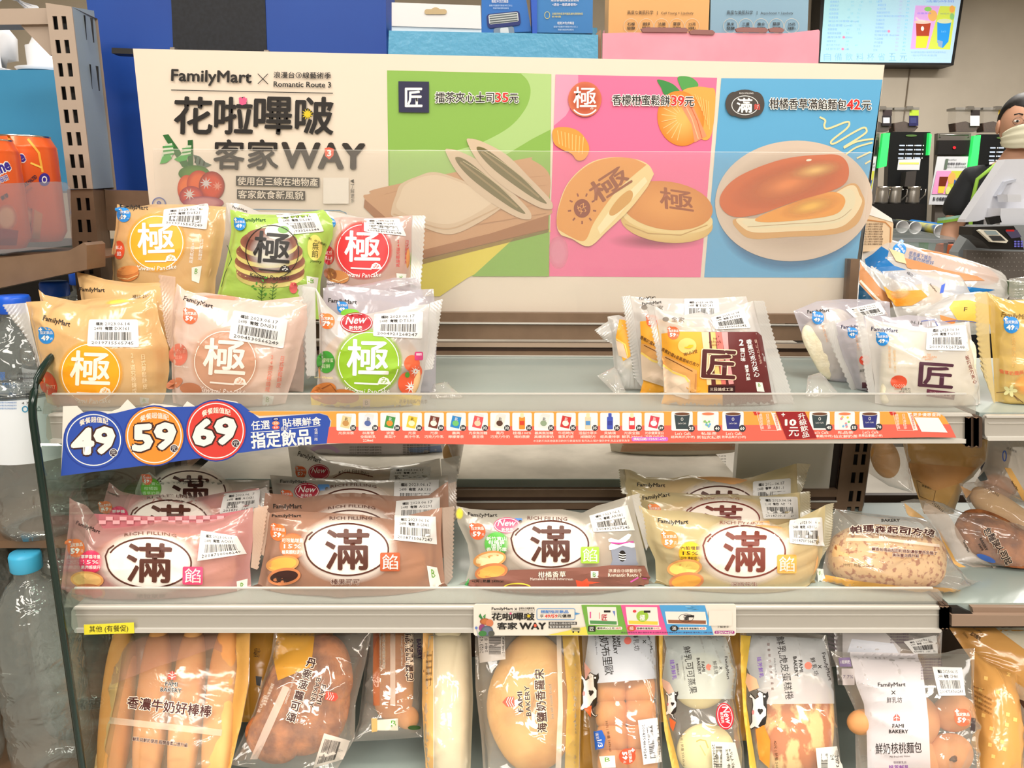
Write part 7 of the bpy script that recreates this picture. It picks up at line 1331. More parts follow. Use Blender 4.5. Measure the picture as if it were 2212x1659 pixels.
# B4 baguette
p = pl_bot(.012)
g = bag('bread_bag', 'frosted bag holding one pale baguette with a bright crumpled glare near its foot', [(922, 1364), (970, 1360), (1017, 1364)], [(1017, 1364), (1022, 1510), (1015, 1700)], [(925, 1700), (1015, 1700)], [(922, 1364), (912, 1500), (915, 1608), (925, 1700)], p, m=film('milky_film', (246, 232, 204), .55, rough=.12, gl=.08), H=.036, seed=116, ncr=20, cr=.004, nu=40, nv=60, group=GBT)
blob('baguette', 968, 1520, 40, 190, p, .018, CREAMB, g.root, off=.0, e=.8, ez=.8)
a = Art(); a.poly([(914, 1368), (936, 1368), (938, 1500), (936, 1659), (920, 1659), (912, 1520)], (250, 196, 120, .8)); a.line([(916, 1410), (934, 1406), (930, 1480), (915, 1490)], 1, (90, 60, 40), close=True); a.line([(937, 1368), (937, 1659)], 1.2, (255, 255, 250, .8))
for k in range(5): a.T('品名法國麵包內容量成分', 925, 1416 + 13 * k, 18, 5, (90, 60, 40), rot=-6, res=1)
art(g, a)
# B5 sea salt
p = pl_bot()
g = bag('bread_bag', 'clear bag of sea salt milk bread, golden oval loaf with lettering running upward', [(1026, 1364), (1140, 1360), (1249, 1364)], [(1249, 1364), (1256, 1462), (1254, 1570), (1252, 1700)], [(1046, 1700), (1252, 1700)], [(1026, 1364), (1027, 1486), (1040, 1600), (1046, 1700)], p, m=CL2, H=.046, seed=117, ncr=26, cr=.005, nu=60, nv=64, group=GBT)
blob('bread', 1148, 1520, 92, 150, p, .026, mat('golden_loaf', (236, 188, 112), .65, c2=(214, 144, 72), ns=14, bump=.5, bs=36), g.root, off=.0, nz=.06)
a = Art(); a.poly([(1032, 1370), (1090, 1370), (1092, 1424), (1036, 1432)], (226, 216, 208, .8)); a.T('2023061', 1040, 1394, 34, 8, K_, rot=-90, res=1); a.T('24H 手', 1050, 1392, 34, 7, K_, rot=-90, res=1); a.bars(1056, 1376, 1082, 1414, 7, horiz=True); a.T('200426828', 1087, 1394, 34, 5, K_, rot=-90, res=1)
a.turn(1103, 1516, -93); a.poly([(1092, 1508), (1103, 1498), (1114, 1508), (1114, 1524), (1092, 1524)], (232, 92, 74))
for j in range(3): a.line([(1093, 1512 + 5 * j), (1103, 1507 + 5 * j), (1113, 1512 + 5 * j)], 1.3, W_)
a.xf = None; a.T('FAMI', 1124, 1516, 44, 11, (60, 34, 30), rot=-94, bold=.03, out=.05, oc=(244, 228, 200)); a.T('BAKERY', 1140, 1514, 66, 11, (60, 34, 30), rot=-94, bold=.03, out=.05, oc=(244, 228, 200))
for k, s in enumerate('海鹽奶香羅宋'): a.T(s, 1171 - 1.2 * k, 1572 - 23.2 * k, 22, 22, (64, 34, 26), rot=-93, bold=.035, out=.05, oc=(246, 230, 200))
a.T('Sea salt russian bread', 1190, 1516, 74, 7, (74, 44, 36), rot=-94, out=.04, res=1, oc=(246, 230, 200)); a.T('使用海鹽奶香濃郁香氣真誠料理', 1240, 1520, 120, 6, (74, 44, 36), rot=-92, out=.05, oc=(246, 230, 200), res=1)
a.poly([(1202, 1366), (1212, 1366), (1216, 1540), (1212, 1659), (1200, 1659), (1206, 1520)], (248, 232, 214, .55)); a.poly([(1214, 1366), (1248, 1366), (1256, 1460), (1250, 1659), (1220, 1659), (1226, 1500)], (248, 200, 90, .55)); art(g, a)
# grey collab bags
def graybag(lb, top, right, bottom, left, dy, seed, m_=GRP, H=.032):
    return bag('bread_bag', lb, top, right, bottom, left, pl_bot(dy), m=CL2, H=H, seed=seed, ncr=24, cr=.0045, nu=44, nv=60, group=GBT)
def vert(a, s, x, y0, st, sz, rot, c=K_, b=.01, dx=0.0):
    for k, q in enumerate(s): a.T(q, x + dx * k, y0 + st * k, sz, sz, c, rot=rot, bold=b)
g = graybag('bag of two brown brioche rows under grey print with a running cow emblem', [(1256, 1364), (1340, 1360), (1416, 1366)], [(1416, 1366), (1425, 1477), (1430, 1600), (1432, 1700)], [(1284, 1700), (1432, 1700)], [(1256, 1364), (1260, 1440), (1272, 1560), (1284, 1700)], .006, 118)
for k in range(4):
    blob('brioche', 1318 + k * 2, 1490 + 52 * k, 34, 34, g.pl, .014, BRI, g.root, e=.6, seed=k, off=.002); blob('brioche', 1380 + k * 2, 1488 + 52 * k, 34, 34, g.pl, .014, BRI, g.root, e=.6, seed=k + 9, off=.002)
a = Art(); a.poly([(1272, 1366), (1414, 1368), (1418, 1466), (1290, 1476), (1262, 1446)], (200, 204, 212, .9)); vert(a, '奶奶布里歐', 1302, 1366, 20.5, 20, 84, K_, .005, 3.4); a.T('FAMI', 1336, 1384, 26, 8, K_, rot=84, bold=.03, res=1); a.T('BAKERY', 1328, 1392, 42, 8, K_, rot=84, bold=.03, res=1); a.ell(1356, 1384, 8, 8, (232, 120, 110)); vert(a, '鮮乳坊', 1373, 1372, 14, 12, 84, K_, 0, 1.5); a.T('FamilyMart', 1404, 1392, 52, 9, K_, rot=80, bold=.02, res=1); a.T('×', 1392, 1386, 8, 8, K_); a.T('Soft & Milky Brioche', 1287, 1392, 46, 4, (70, 70, 80), rot=84, res=1)
cow(a, 1272, 1496, .86, 4); a.poly([(1260, 1530), (1278, 1524), (1276, 1550)], (240, 110, 60)); a.poly([(1262, 1430), (1276, 1448), (1264, 1470)], (244, 190, 180)); a.poly([(1282, 1580), (1300, 1577), (1308, 1594), (1304, 1616), (1286, 1620)], (40, 100, 200)); a.T('1/3', 1296, 1606, 16, 10, W_, rot=80, bold=.03); a.T('滿足', 1290, 1590, 14, 7, W_, rot=80); a.T('39元 | 熱量 283kcal', 1314, 1590, 66, 7, K_, rot=82, res=1)
badge(a, 1355, 1634, 17, (236, 86, 56), '59', rot=84); recyc(a, [(1294, 1634), (1328, 1632), (1330, 1658), (1300, 1659)]); art(g, a)
a = Art(); a.quad([(1378, 1556), (1420, 1550), (1430, 1646), (1390, 1652)]); a.rect(0, 0, 1, 1, (232, 230, 232)); a.bars(.4, .15, .7, .9, 48, horiz=True); a.xf = None; a.T('2004754869249', 1392, 1602, 74, 6, K_, rot=86, res=1); a.T('24時 有效 1191', 1424, 1600, 70, 6, K_, rot=86, res=1); a.build('price_sticker', g.surf, g.root, off=.0014)
g = graybag('bag of two pale steamed cakes with a red New oval and running cow', [(1424, 1364), (1500, 1362), (1576, 1372)], [(1576, 1372), (1593, 1456), (1588, 1510), (1606, 1610), (1610, 1700)], [(1462, 1700), (1610, 1700)], [(1424, 1364), (1427, 1475), (1436, 1558), (1462, 1700)], .008, 119)
blob('steamed_cake', 1512, 1470, 62, 62, g.pl, .018, CAKE, g.root); blob('steamed_cake', 1524, 1620, 62, 58, g.pl, .018, CAKE, g.root)
a = Art(); a.poly([(1432, 1368), (1568, 1376), (1592, 1456), (1586, 1510), (1448, 1510), (1430, 1470), (1440, 1400)], (200, 208, 206, .62)); vert(a, '鮮乳可可蒸果', 1484, 1404, 17.2, 16, 84, K_, .005, 2.6); a.T('FAMI', 1519, 1440, 22, 7, K_, rot=84, bold=.03, res=1); a.T('BAKERY', 1510, 1439, 36, 7, K_, rot=84, bold=.03, res=1); a.ell(1531, 1441, 6, 7, (240, 130, 110)); vert(a, '鮮乳坊', 1544, 1432, 10, 9, 84, K_, 0, 1.5); a.T('FamilyMart', 1570, 1443, 50, 8, K_, rot=84, bold=.02, res=1); a.T('×', 1557, 1443, 7, 7, K_)
vert(a, '娃芳鮮乳', 1452, 1430, 11, 10, 84, (130, 80, 190), .01, 1.6); a.T('Milky Chocolate-Filled Cake', 1476, 1443, 54, 3.6, (90, 90, 90), rot=82, res=1); a.T('使用鮮乳坊', 1464, 1446, 26, 5, (80, 60, 110), rot=82, res=1); a.ell(1566, 1547, 19, 29, (200, 34, 50), rot=-8); a.ring(1566, 1547, 16, 26, 1.2, W_, rot=-8); a.T('New', 1571, 1545, 38, 14, W_, rot=76, sh=.2, bold=.015); a.T('新発売', 1560, 1550, 24, 7, W_, rot=82)
cow(a, 1450, 1520, .56, 6); a.poly([(1430, 1466), (1446, 1474), (1456, 1494), (1444, 1500), (1432, 1484)], (238, 196, 176)); a.poly([(1446, 1550), (1460, 1560), (1454, 1580), (1448, 1570)], (240, 110, 60)); a.poly([(1422, 1372), (1432, 1372), (1430, 1470), (1440, 1550), (1468, 1659), (1450, 1659), (1434, 1580), (1424, 1480)], (246, 204, 100, .8)); a.T('39元 | 熱量 233.6kcal', 1474, 1620, 70, 7, (90, 60, 60), rot=84, res=1)
a.line([(1504, 1602), (1512, 1598), (1524, 1600), (1530, 1616)], 3, (236, 180, 110)); a.line([(1512, 1610), (1524, 1632)], 2.4, (236, 190, 130)); art(g, a)
a = Art(); a.quad([(1536, 1602), (1588, 1604), (1604, 1672), (1540, 1672)]); a.rect(0, 0, 1, 1, (238, 232, 214)); a.xf = None; a.bars(1546, 1612, 1560, 1668, 49, horiz=True); a.T('2023.06.', 1583, 1640, 46, 9, K_, rot=82, res=1); a.T('24時 有', 1573, 1640, 44, 7, K_, rot=84, res=1); a.T('2004784866', 1543, 1636, 56, 6, K_, rot=86, res=1); a.build('price_sticker', g.surf, g.root, off=.0014)
g = graybag('bag of tiger striped cake roll with a large running cow and strong glare', [(1598, 1364), (1690, 1360), (1785, 1372)], [(1785, 1372), (1801, 1465), (1812, 1600), (1820, 1700)], [(1622, 1700), (1820, 1700)], [(1598, 1364), (1600, 1450), (1608, 1548), (1622, 1700)], .004, 120, H=.036)
blob('cake_roll', 1715, 1560, 84, 112, g.pl, .022, TIGER, g.root, e=.7, ez=.8)
a = Art(); a.poly([(1624, 1372), (1780, 1380), (1800, 1466), (1802, 1520), (1654, 1521), (1626, 1470), (1612, 1440)], (206, 208, 210, .62)); vert(a, '鮮乳虎皮蛋糕捲', 1686, 1384, 19.6, 18, 84, K_, .005, 3.2); a.T('FAMI', 1730, 1439, 26, 8, K_, rot=84, bold=.03, res=1); a.T('BAKERY', 1719, 1440, 44, 8, K_, rot=84, bold=.03, res=1); a.ell(1746, 1438, 8, 8, (240, 130, 110)); vert(a, '鮮乳坊', 1756, 1426, 14, 11, 76, K_, 0, 3.5); a.T('FamilyMart', 1785, 1440, 62, 10, K_, rot=76, bold=.02, res=1); a.T('×', 1771, 1440, 8, 8, K_)
vert(a, '娃芳鮮乳', 1640, 1424, 11.5, 10, 84, (130, 80, 190), .01, 1.6); vert(a, '醇香鮮奶香虎皮柔軟', 1660, 1392, 12, 6, 84, (110, 70, 60), 0, 1.1); a.T('Milk Swiss Roll', 1675, 1440, 36, 3.6, (90, 90, 90), rot=84, res=1); cow(a, 1638, 1536, .86, 4)
a.poly([(1600, 1372), (1622, 1374), (1612, 1450), (1612, 1520), (1634, 1659), (1618, 1659), (1604, 1540), (1598, 1440)], (248, 206, 84, .85)); a.poly([(1614, 1454), (1634, 1466), (1640, 1486), (1618, 1494), (1610, 1474)], (244, 190, 150)); a.poly([(1632, 1576), (1650, 1566), (1664, 1600), (1662, 1659), (1640, 1640)], (244, 140, 50)); a.T('42元 | 熱量 500', 1676, 1630, 60, 8, K_, rot=86, res=1); art(g, a)
a = Art(); a.quad([(1762, 1616), (1808, 1612), (1822, 1676), (1768, 1680)]); a.rect(0, 0, 1, 1, (240, 236, 226)); a.xf = None; a.bars(1774, 1628, 1788, 1672, 50, horiz=True); a.T('2023', 1809, 1644, 26, 9, K_, rot=82, res=1); a.T('24', 1798, 1636, 12, 7, K_, rot=82, res=1); a.build('price_sticker', g.surf, g.root, off=.0014)
# yellow slivers between the grey bags
for (q, lb, sd) in (([(1410, 1364), (1440, 1364), (1446, 1560), (1424, 1560)], 'amber bag edge between the brioche bag and the steamed cake bag', 121), ([(1560, 1364), (1612, 1364), (1618, 1600), (1586, 1600)], 'amber bag edge between the steamed cake bag and the tiger roll bag', 122), ([(1236, 1364), (1276, 1364), (1296, 1660), (1250, 1660)], 'amber bag edge between the sea salt bag and the brioche bag', 123)):
    g = bag('bread_bag', lb, [q[0], q[1]], [q[1], q[2]], [q[3], q[2]], [q[0], q[3]], pl_bot(.055), m=AMB, H=.012, seed=sd, nu=20, nv=30, group=GBT); blob('bread', (q[0][0] + q[2][0]) / 2, 1470, 14, 80, g.pl, .005, CREAMB, g.root)
g = bag('bread_bag', 'grey bag top behind the tiger roll bag, directly below the middle rail', [(1470, 1350), (1840, 1350)], [(1840, 1350), (1840, 1440)], [(1470, 1440), (1840, 1440)], [(1470, 1350), (1470, 1440)], pl_bot(.085), m=film('dim_grey_film', (190, 186, 184), .8), H=.012, seed=124, group=GBT)
blob('bread', 1655, 1420, 120, 20, g.pl, .005, BRI, g.root); a = Art(); a.T('鮮乳坊 FAMI BAKERY 24H', 1660, 1378, 120, 9, (70, 60, 60), rot=2, res=1); art(g, a)
# B9 walnut
g = bag('bread_bag', 'bag with white paper panel standing behind the walnut bread bag', [(1800, 1352), (1900, 1350), (2036, 1356)], [(2036, 1356), (2030, 1480)], [(1810, 1480), (2030, 1480)], [(1800, 1352), (1810, 1480)], pl_bot(.06, 30), m=film('hazy_film', (214, 206, 202), .45, gl=.09), H=.022, seed=125, ncr=24, cr=.005, group=GBT)
blob('bread', 1920, 1430, 80, 34, g.pl, .009, PANP, g.root); a = Art(); a.poly([(1820, 1364), (1910, 1364), (1946, 1400), (1940, 1440), (1820, 1420)], (214, 208, 208, .9)); a.poly([(1840, 1380), (1930, 1390), (1942, 1412), (1830, 1410)], (226, 228, 238))
for k in range(4): a.T('成分小麥粉砂糖奶油', 1943, 1370 + 6 * k, 40, 4, (110, 90, 110), res=1); a.T('保存期限', 1798, 1372 + 9 * k, 24, 5, (120, 100, 110), rot=20, res=1)
art(g, a); sticker(g, [(1952, 1386), (2023, 1372), (2026, 1412), (1974, 1412)], '2023.06.16', 'CQ171', '2004754766241', 51, False)
g = bag('bread_bag', 'walnut bread bag at the front right with a long white printed panel', [(1794, 1406), (1850, 1410), (1897, 1412), (1980, 1414), (2041, 1410), (2070, 1402), (2106, 1400)], [(2106, 1400), (2103, 1486), (2108, 1560), (2122, 1700)], [(1850, 1700), (2122, 1700)], [(1794, 1406), (1815, 1463), (1846, 1531), (1850, 1700)], pl_bot(.0, 34), m=CL2, H=.042, seed=126, ncr=28, cr=.005, nu=64, nv=60, group=GBT)
NUTB = mat('walnut_bread', (232, 170, 112), .65, c2=(216, 140, 86), ns=14)
for k, (x, y, r) in enumerate(((2060, 1540, 44), (2050, 1630, 50), (1862, 1560, 30), (1960, 1560, 70), (1960, 1650, 70))): blob('walnut_bun', x, y, r, r * .95, g.pl, .017, NUTB, g.root, seed=k)
blob('walnut', 2042, 1636, 12, 12, g.pl, .020, mat('walnut', (128, 86, 60), .8, c2=(90, 56, 40), ns=120, bump=.6), g.root, nz=.15)
a = Art(); a.poly([(1834, 1408), (1980, 1412), (1992, 1440), (2000, 1500), (2006, 1560), (2010, 1659), (1874, 1659), (1872, 1580), (1866, 1520), (1850, 1480), (1842, 1440)], (220, 214, 218, .82), )
famm(a, 1926, 1480, 60, rot=-1, ht=12); a.T('×', 1930, 1496, 9, 9, K_, rot=0); a.T('鮮乳坊', 1932, 1512, 33, 13, K_); a.turn(1937, 1554, 0); a.poly([(1930, 1549), (1937, 1541), (1944, 1549), (1944, 1557), (1930, 1557)], (232, 90, 76)); a.line([(1931, 1552), (1937, 1549), (1943, 1552)], 1.2, W_); a.line([(1937, 1542), (1937, 1557)], 1.2, W_); a.xf = None
a.T('FAMI', 1940, 1568, 25, 8, K_, bold=.035, res=1); a.T('BAKERY', 1941, 1580, 42, 8, K_, bold=.035, res=1); a.T('鮮奶核桃麵包', 1941, 1616, 100, 24, K_, rot=-2, bold=.008); a.T('Milk Bread with Walnut', 1944, 1634, 44, 4, (100, 90, 90), res=1, rot=-2); a.T('使用鮮乳坊', 1944, 1647, 28, 6, (110, 90, 110), res=1); a.T('娃芳鮮乳', 1942, 1657, 44, 9, (140, 70, 160), bold=.02)
a.poly([(1811, 1421), (1836, 1420), (1840, 1440), (1814, 1440)], (130, 110, 150)); a.T('1瓶鮮奶', 1826, 1430, 20, 8, W_, res=1); a.rect(1818, 1444, 1846, 1480, (206, 196, 196, .9)); a.T('7.7%', 1832, 1462, 22, 7, (110, 100, 120), res=1)
for k in range(8): a.T('品名核桃麵包成分麵粉', 2012, 1424 + 6 * k, 46, 4, (110, 96, 110), res=1)
badge(a, 2080, 1550, 18, (240, 112, 80), '59'); a.poly([(2098, 1550), (2108, 1552), (2106, 1580), (2096, 1578)], (70, 60, 60)); art(g, a); sticker(g, [(2014, 1440), (2078, 1442), (2086, 1502), (2028, 1503)], '2023.06.15', 'CP481', '2004754766241', 52, False)
# orange right-hand bags
for (lb, T_, R_, B_, L_, dy, sd, pr) in (
    ('translucent orange wrapper bag leaning at the right behind the walnut bread', [(2096, 1402), (2150, 1440), (2196, 1455)], [(2196, 1455), (2204, 1560), (2206, 1700)], [(2112, 1700), (2206, 1700)], [(2096, 1402), (2104, 1500), (2112, 1700)], .02, 131, 0),
    ('orange printed bag slanting down from the neighbouring middle rail', [(2050, 1356), (2200, 1356), (2330, 1420)], [(2330, 1420), (2330, 1560)], [(2130, 1470), (2212, 1520), (2330, 1560)], [(2050, 1356), (2080, 1400), (2130, 1470)], .07, 132, 1),
    ('clear bag corner with dark lettering at the lower right edge of the view', [(2186, 1470), (2240, 1500), (2330, 1520)], [(2330, 1520), (2330, 1700)], [(2190, 1700), (2330, 1700)], [(2186, 1470), (2196, 1560), (2190, 1700)], .01, 133, 2)):
    g = bag('bread_bag', lb, T_, R_, B_, L_, pl_bot(dy), m=(film('orange_wrapper', (252, 190, 108), .80, gl=.09) if pr < 2 else CL2), H=.026, seed=sd, ncr=20, cr=.004, group=GBT)
    cxx = (T_[0][0] + R_[-1][0]) / 2; blob('bread', cxx, (T_[0][1] + R_[-1][1]) / 2, 40, 60 if pr != 1 else 26, g.pl, .009, PANP, g.root)
    a = Art(); rr_ = random.Random(sd)
    for k in range(14):
        x, y = rr_.uniform(2105, 2200), rr_.uniform(1450, 1650)
        if pr == 0: a.poly([(x, y), (x + 8, y + 2), (x + 7, y + 10), (x - 1, y + 8)], (252, 206, 120))
    if pr == 0:
        a.T('FamilyMart', 2114, 1487, 26, 5, (120, 60, 30), rot=16, res=1)
        for k in range(4): a.T('公司名稱福比麵包股份', 2122, 1502 + 10 * k, 46, 5, (110, 60, 30), rot=28, res=1)
    if pr == 1: a.T('FamilyMart', 2112, 1362, 22, 6, K_, rot=26, res=1); a.T('起司麵包', 2108, 1374, 24, 9, K_, rot=30, bold=.02); a.poly([(2150, 1356), (2212, 1356), (2330, 1420), (2250, 1430)], (226, 220, 200, .8)); a.T('20230616', 2086, 1372, 16, 5, K_, rot=50, res=1)
    if pr == 2: a.poly([(2196, 1508), (2212, 1514), (2260, 1560), (2230, 1556)], (60, 40, 34))
    art(g, a)
# colourful packs low behind the glass
for k, (q, c, lb) in enumerate((([(150, 1620), (200, 1575), (212, 1600), (212, 1680), (150, 1680)], (86, 130, 90), 'green pack low behind the glass, left of the milk stick bag'), ([(176, 1640), (214, 1622), (214, 1700), (170, 1700)], (70, 140, 176), 'teal pack low behind the glass at the lower left'), ([(84, 1700), (92, 1640), (130, 1600), (140, 1700)], (206, 186, 196), 'pale pink pack behind the lower water bottles'))):
    slab('snack_pack', q, .30, .03, mat('pack_colour_%d' % k, c, .4, c2=tuple(min(255, int(v * 1.25)) for v in c), ns=40), label=lb, cat='package')
# ================================================================ wall screen
t = thing('menu_screen', 'wall mounted drinks menu screen glowing pale blue at upper right', 'screen', P(1920, 137, 5.0))
slab('screen_housing', [(1776, -70), (2092, -70), (2060, 141), (1767, 139)], 5.02, .16, BLACK, t)
a = Art(); a.grad([(1786, -70), (2086, -70), (2054, 136), (1771, 134)], [(196, 246, 252), (206, 232, 255), (190, 226, 255), (188, 244, 255)])
B_ = (150, 180, 226); rr_ = random.Random(5)
rowsL = [('經典美式', 4), ('濃萃美式', 2), ('特濃美式', 2), ('經典拿鐵', 2), ('特濃拿鐵', 2), ('單品手沖拿鐵 Single', 2), ('精品拿鐵 Latte', 2), ('焦糖拿鐵', 2), ('榛果風味拿鐵', 2), ('濃厚抹茶 Matcha', 1), ('抹茶牛奶', 1), ('熱巧克力牛奶', 2), ('紅茶牛奶 Black', 1)]
for k, (s, n) in enumerate(rowsL):
    y = 4 + k * 8.5; x = 1793 - k * .75; a.T(s, x + len(s) * 2.5, y, len(s) * 5.0, 5.4, B_, res=1)
    for j in range(n): a.T(rr_.choice(('45', '55', '60', '70')), x + 46 + j * 20 + rr_.uniform(-4, 4), y, 6, 4.5, (150, 200, 220), res=1)
    if k in (9, 12): a.ell(x + 36, y, 3, 3, (250, 150, 190), n=10)
rowsR = ['紅茶', '錫蘭紅茶', '仙女紅茶', '鐵觀音鮮奶茶', '伯爵珍珠鮮奶茶(限定門市)', '古典奶茶', '烏龍鮮奶', '抹茶鮮奶', '黑糖珍珠鮮奶', '珍珠奶茶 Bubble', '冬瓜檸檬', '可可歐蕾', '熱可可', '豆漿']
for k, s in enumerate(rowsR):
    y = 3 + k * 8.1; x = 1896 - k * .8; a.T(s, x + len(s) * 2.4, y, len(s) * 4.8, 5.2, B_, res=1); a.T(rr_.choice(('50', '60')), x + 50, y, 6, 4.5, (200, 170, 220), res=1); a.T(rr_.choice(('60', '70')), x + 66, y, 6, 4.5, (120, 200, 226), res=1)
    if k == 8: a.ell(x + 30, y, 3, 3, (250, 150, 190), n=10)
for k, s in enumerate('自備飲料杯省五元'): a.T(s, 1787 + 23.4 * k, 123, 16, 17, (160, 206, 236), bold=.01)
a.poly([(1977, 12), (2030, 13), (2004, 106), (1966, 106)], (236, 180, 244)); a.poly([(2030, 13), (2064, 14), (2052, 107), (2004, 106)], (222, 236, 90)); a.ell(2014, 34, 10, 12, (250, 190, 110)); a.ell(2004, 20, 8, 5, (150, 220, 110)); a.ell(2056, 20, 6, 8, (250, 180, 90)); a.ell(2056, 36, 5, 7, (150, 210, 120)); a.T('莊園風味', 1996, 29, 30, 4, (150, 140, 220), res=1); a.T('柑橘氣泡', 2044, 30, 28, 4, (160, 170, 140), res=1)
a.poly([(1978, 50), (2010, 50), (2006, 78), (1979, 78)], (190, 70, 40)); a.poly([(1979, 78), (2006, 78), (2000, 104), (1977, 104)], (236, 236, 60)); a.ell(1992, 48, 18, 4, (246, 214, 200)); a.line([(1978, 38), (1984, 44), (1998, 46)], 3, (250, 230, 220)); a.ell(1992, 62, 3.4, 5, W_)
a.poly([(2024, 48), (2054, 48), (2048, 90), (2036, 104), (2024, 92)], (40, 160, 246)); a.ell(2040, 46, 16, 5, (226, 232, 190)); a.poly([(2024, 86), (2036, 90), (2034, 104), (2026, 100)], (150, 180, 220)); a.T("Let's", 2038, 68, 10, 4, (150, 220, 240), res=1)
a.T('*本活動飲品圖片僅供參考以實物為主', 2004, 113, 78, 4.6, B_, res=1); a.T('*部分門市未販售', 1996, 120, 56, 4.6, B_, res=1); a.T('2023 Taste for using personal tumbler only', 2004, 127, 82, 3.6, (180, 200, 236), res=1); a.T('活動時間', 2030, 3, 60, 5, (120, 150, 220), res=1)
a.build('screen_image', on_plane(YP(5.018)), t, off=.002, step=.0005, maxe=400, m=SCR)

# ================================================================ coffee corner
DK = mat('machine_black', (22, 24, 26), .3, coat=.2); STEEL = mat('brushed_steel', (176, 172, 166), .3, metal=.9); LG = mat('counter_grey', (150, 156, 160), .4)
GLOW = mat('green_glow', (60, 220, 100), .4, emit=(50, 240, 110), es=1.3); CLR = film('clear_hopper', (220, 216, 210), .10, bump=0); BEANS = mat('coffee_beans', (44, 28, 22), .6, c2=(70, 46, 34), ns=120)
def panel(name, pts, m, t, y, d=.02): return slab(name, pts, y, d, m, t)
YM = 4.35
def machine(lb, x0, x1, y0, y1, skew, glow_side, extra=None):
    t = thing('coffee_machine', lb, 'coffee machine', P((x0 + x1) / 2, y1, YM), 'black coffee machines on the back counter')
    slab('machine_body', [(x0, y0), (x1, y0), (x1 - skew, 504), (x0 - skew, 504)], YM, .05, DK, t)
    gx0, gx1 = x0 - 16, x0 - 2
    slab('green_light', [(gx0 + 2, y0 + 3), (gx1 + 3, y0 + 2), (gx1 - 5, y0 + 74), (gx0 - 8, y0 + 78)], YM - .03, .03, GLOW, t)
    slab('green_light', [(x1 - 2, y0 + 2), (x1 + 3, y0 + 6), (x1 - 2, y0 + 50), (x1 - 5, y0 + 50)], YM - .03, .03, GLOW, t)
    a = Art()
    for r in range(4):
        for c in range(3): a.rr(x0 + 20 + c * 18 - r, y0 + 28 + r * 9, x0 + 32 + c * 18 - r, y0 + 31 + r * 9, 1, (190, 204, 226)); a.ell(x0 + 36 + c * 18 - r, y0 + 29.5 + r * 9, 1.3, 1.6, W_, n=8)
    a.poly([(x0 + 18, y0 + 60), (x0 + 66, y0 + 58), (x0 + 63, y0 + 82), (x0 + 15, y0 + 82)], (214, 216, 220)); a.rect(x0 + 20, y0 + 66, x0 + 62, y0 + 70, (228, 224, 110)); a.ell(x0 + 46, y0 + 8, 12, 2.4, (80, 110, 60)); a.build('control_print', on_plane(YP(YM)), t, off=.004, step=.001, maxe=300)
    slab('spout', [(x0 + 36, y0 + 86), (x0 + 58, y0 + 84), (x0 + 54, y0 + 118), (x0 + 32, y0 + 118)], YM - .06, .06, mat('spout_grey', (96, 92, 90), .3, metal=.6), t)
    slab('drip_base', [(x0 - 4, y0 + 156), (x1 - 12, y0 + 156), (x1 - 14, 502), (x0 - 8, 502)], YM - .12, .12, BLACK, t)
    return t
machine('black coffee machine with green side lights and a small notice', 1922, 2010, 285, 480, 10, 1)
machine('coffee machine partly hidden behind the shop worker', 2118, 2206, 290, 480, 10, 1)
def hopper(cx, lb, tag, yb=284):
    t = thing('bean_hopper', lb, 'hopper', P(cx, yb, YM + .1), 'clear bean hoppers on the coffee machines')
    V, F = prism(hit([(cx - 30, 236), (cx + 20, 236), (cx + 18, 268), (cx + 12, 285), (cx - 30, 285), (cx - 32, 262)], YP(YM + .06)), (0, .09, 0)); obj('hopper_box', V, F, CLR, t)
    V, F = prism(hit([(cx - 34, 266), (cx - 10, 262), (cx + 20, 274), (cx + 11, 284), (cx - 32, 284)], YP(YM + .065)), (0, .07, 0)); obj('coffee_beans', V, F, BEANS, t)
    slab('hopper_lid', [(cx - 32, 232), (cx + 22, 232), (cx + 22, 237), (cx - 32, 237)], YM + .055, .10, mat('lid_grey', (150, 146, 140), .3, metal=.4), t)
    slab('chrome_knob', [(cx - 4, 229), (cx + 8, 229), (cx + 10, 236), (cx - 6, 236)], YM + .03, .03, STEEL, t)
    a = Art(); a.rect(cx, 238, cx + 20, 250, tag[0]); a.rect(cx - 1, 250, cx + 19, 272, tag[1]); a.rect(cx + 1, 254, cx + 15, 266, tag[2]); a.build('name_tag', on_plane(YP(YM + .055)), t, off=.004, step=.001, maxe=300)
NV = (40, 40, 84)
hopper(1906, 'bean hopper with white tag, partly behind the poster edge', ((60, 50, 50), (44, 40, 44), (232, 228, 226)))
hopper(1964, 'bean hopper with lime and navy tag above the left coffee machine', ((170, 196, 60), NV, (60, 64, 110)))
hopper(2096, 'bean hopper with white tag above the poster column', ((50, 44, 44), (236, 232, 230), (226, 222, 220)))
hopper(2156, 'bean hopper with yellow and navy tag beside the worker', ((230, 190, 40), NV, (60, 64, 110)))
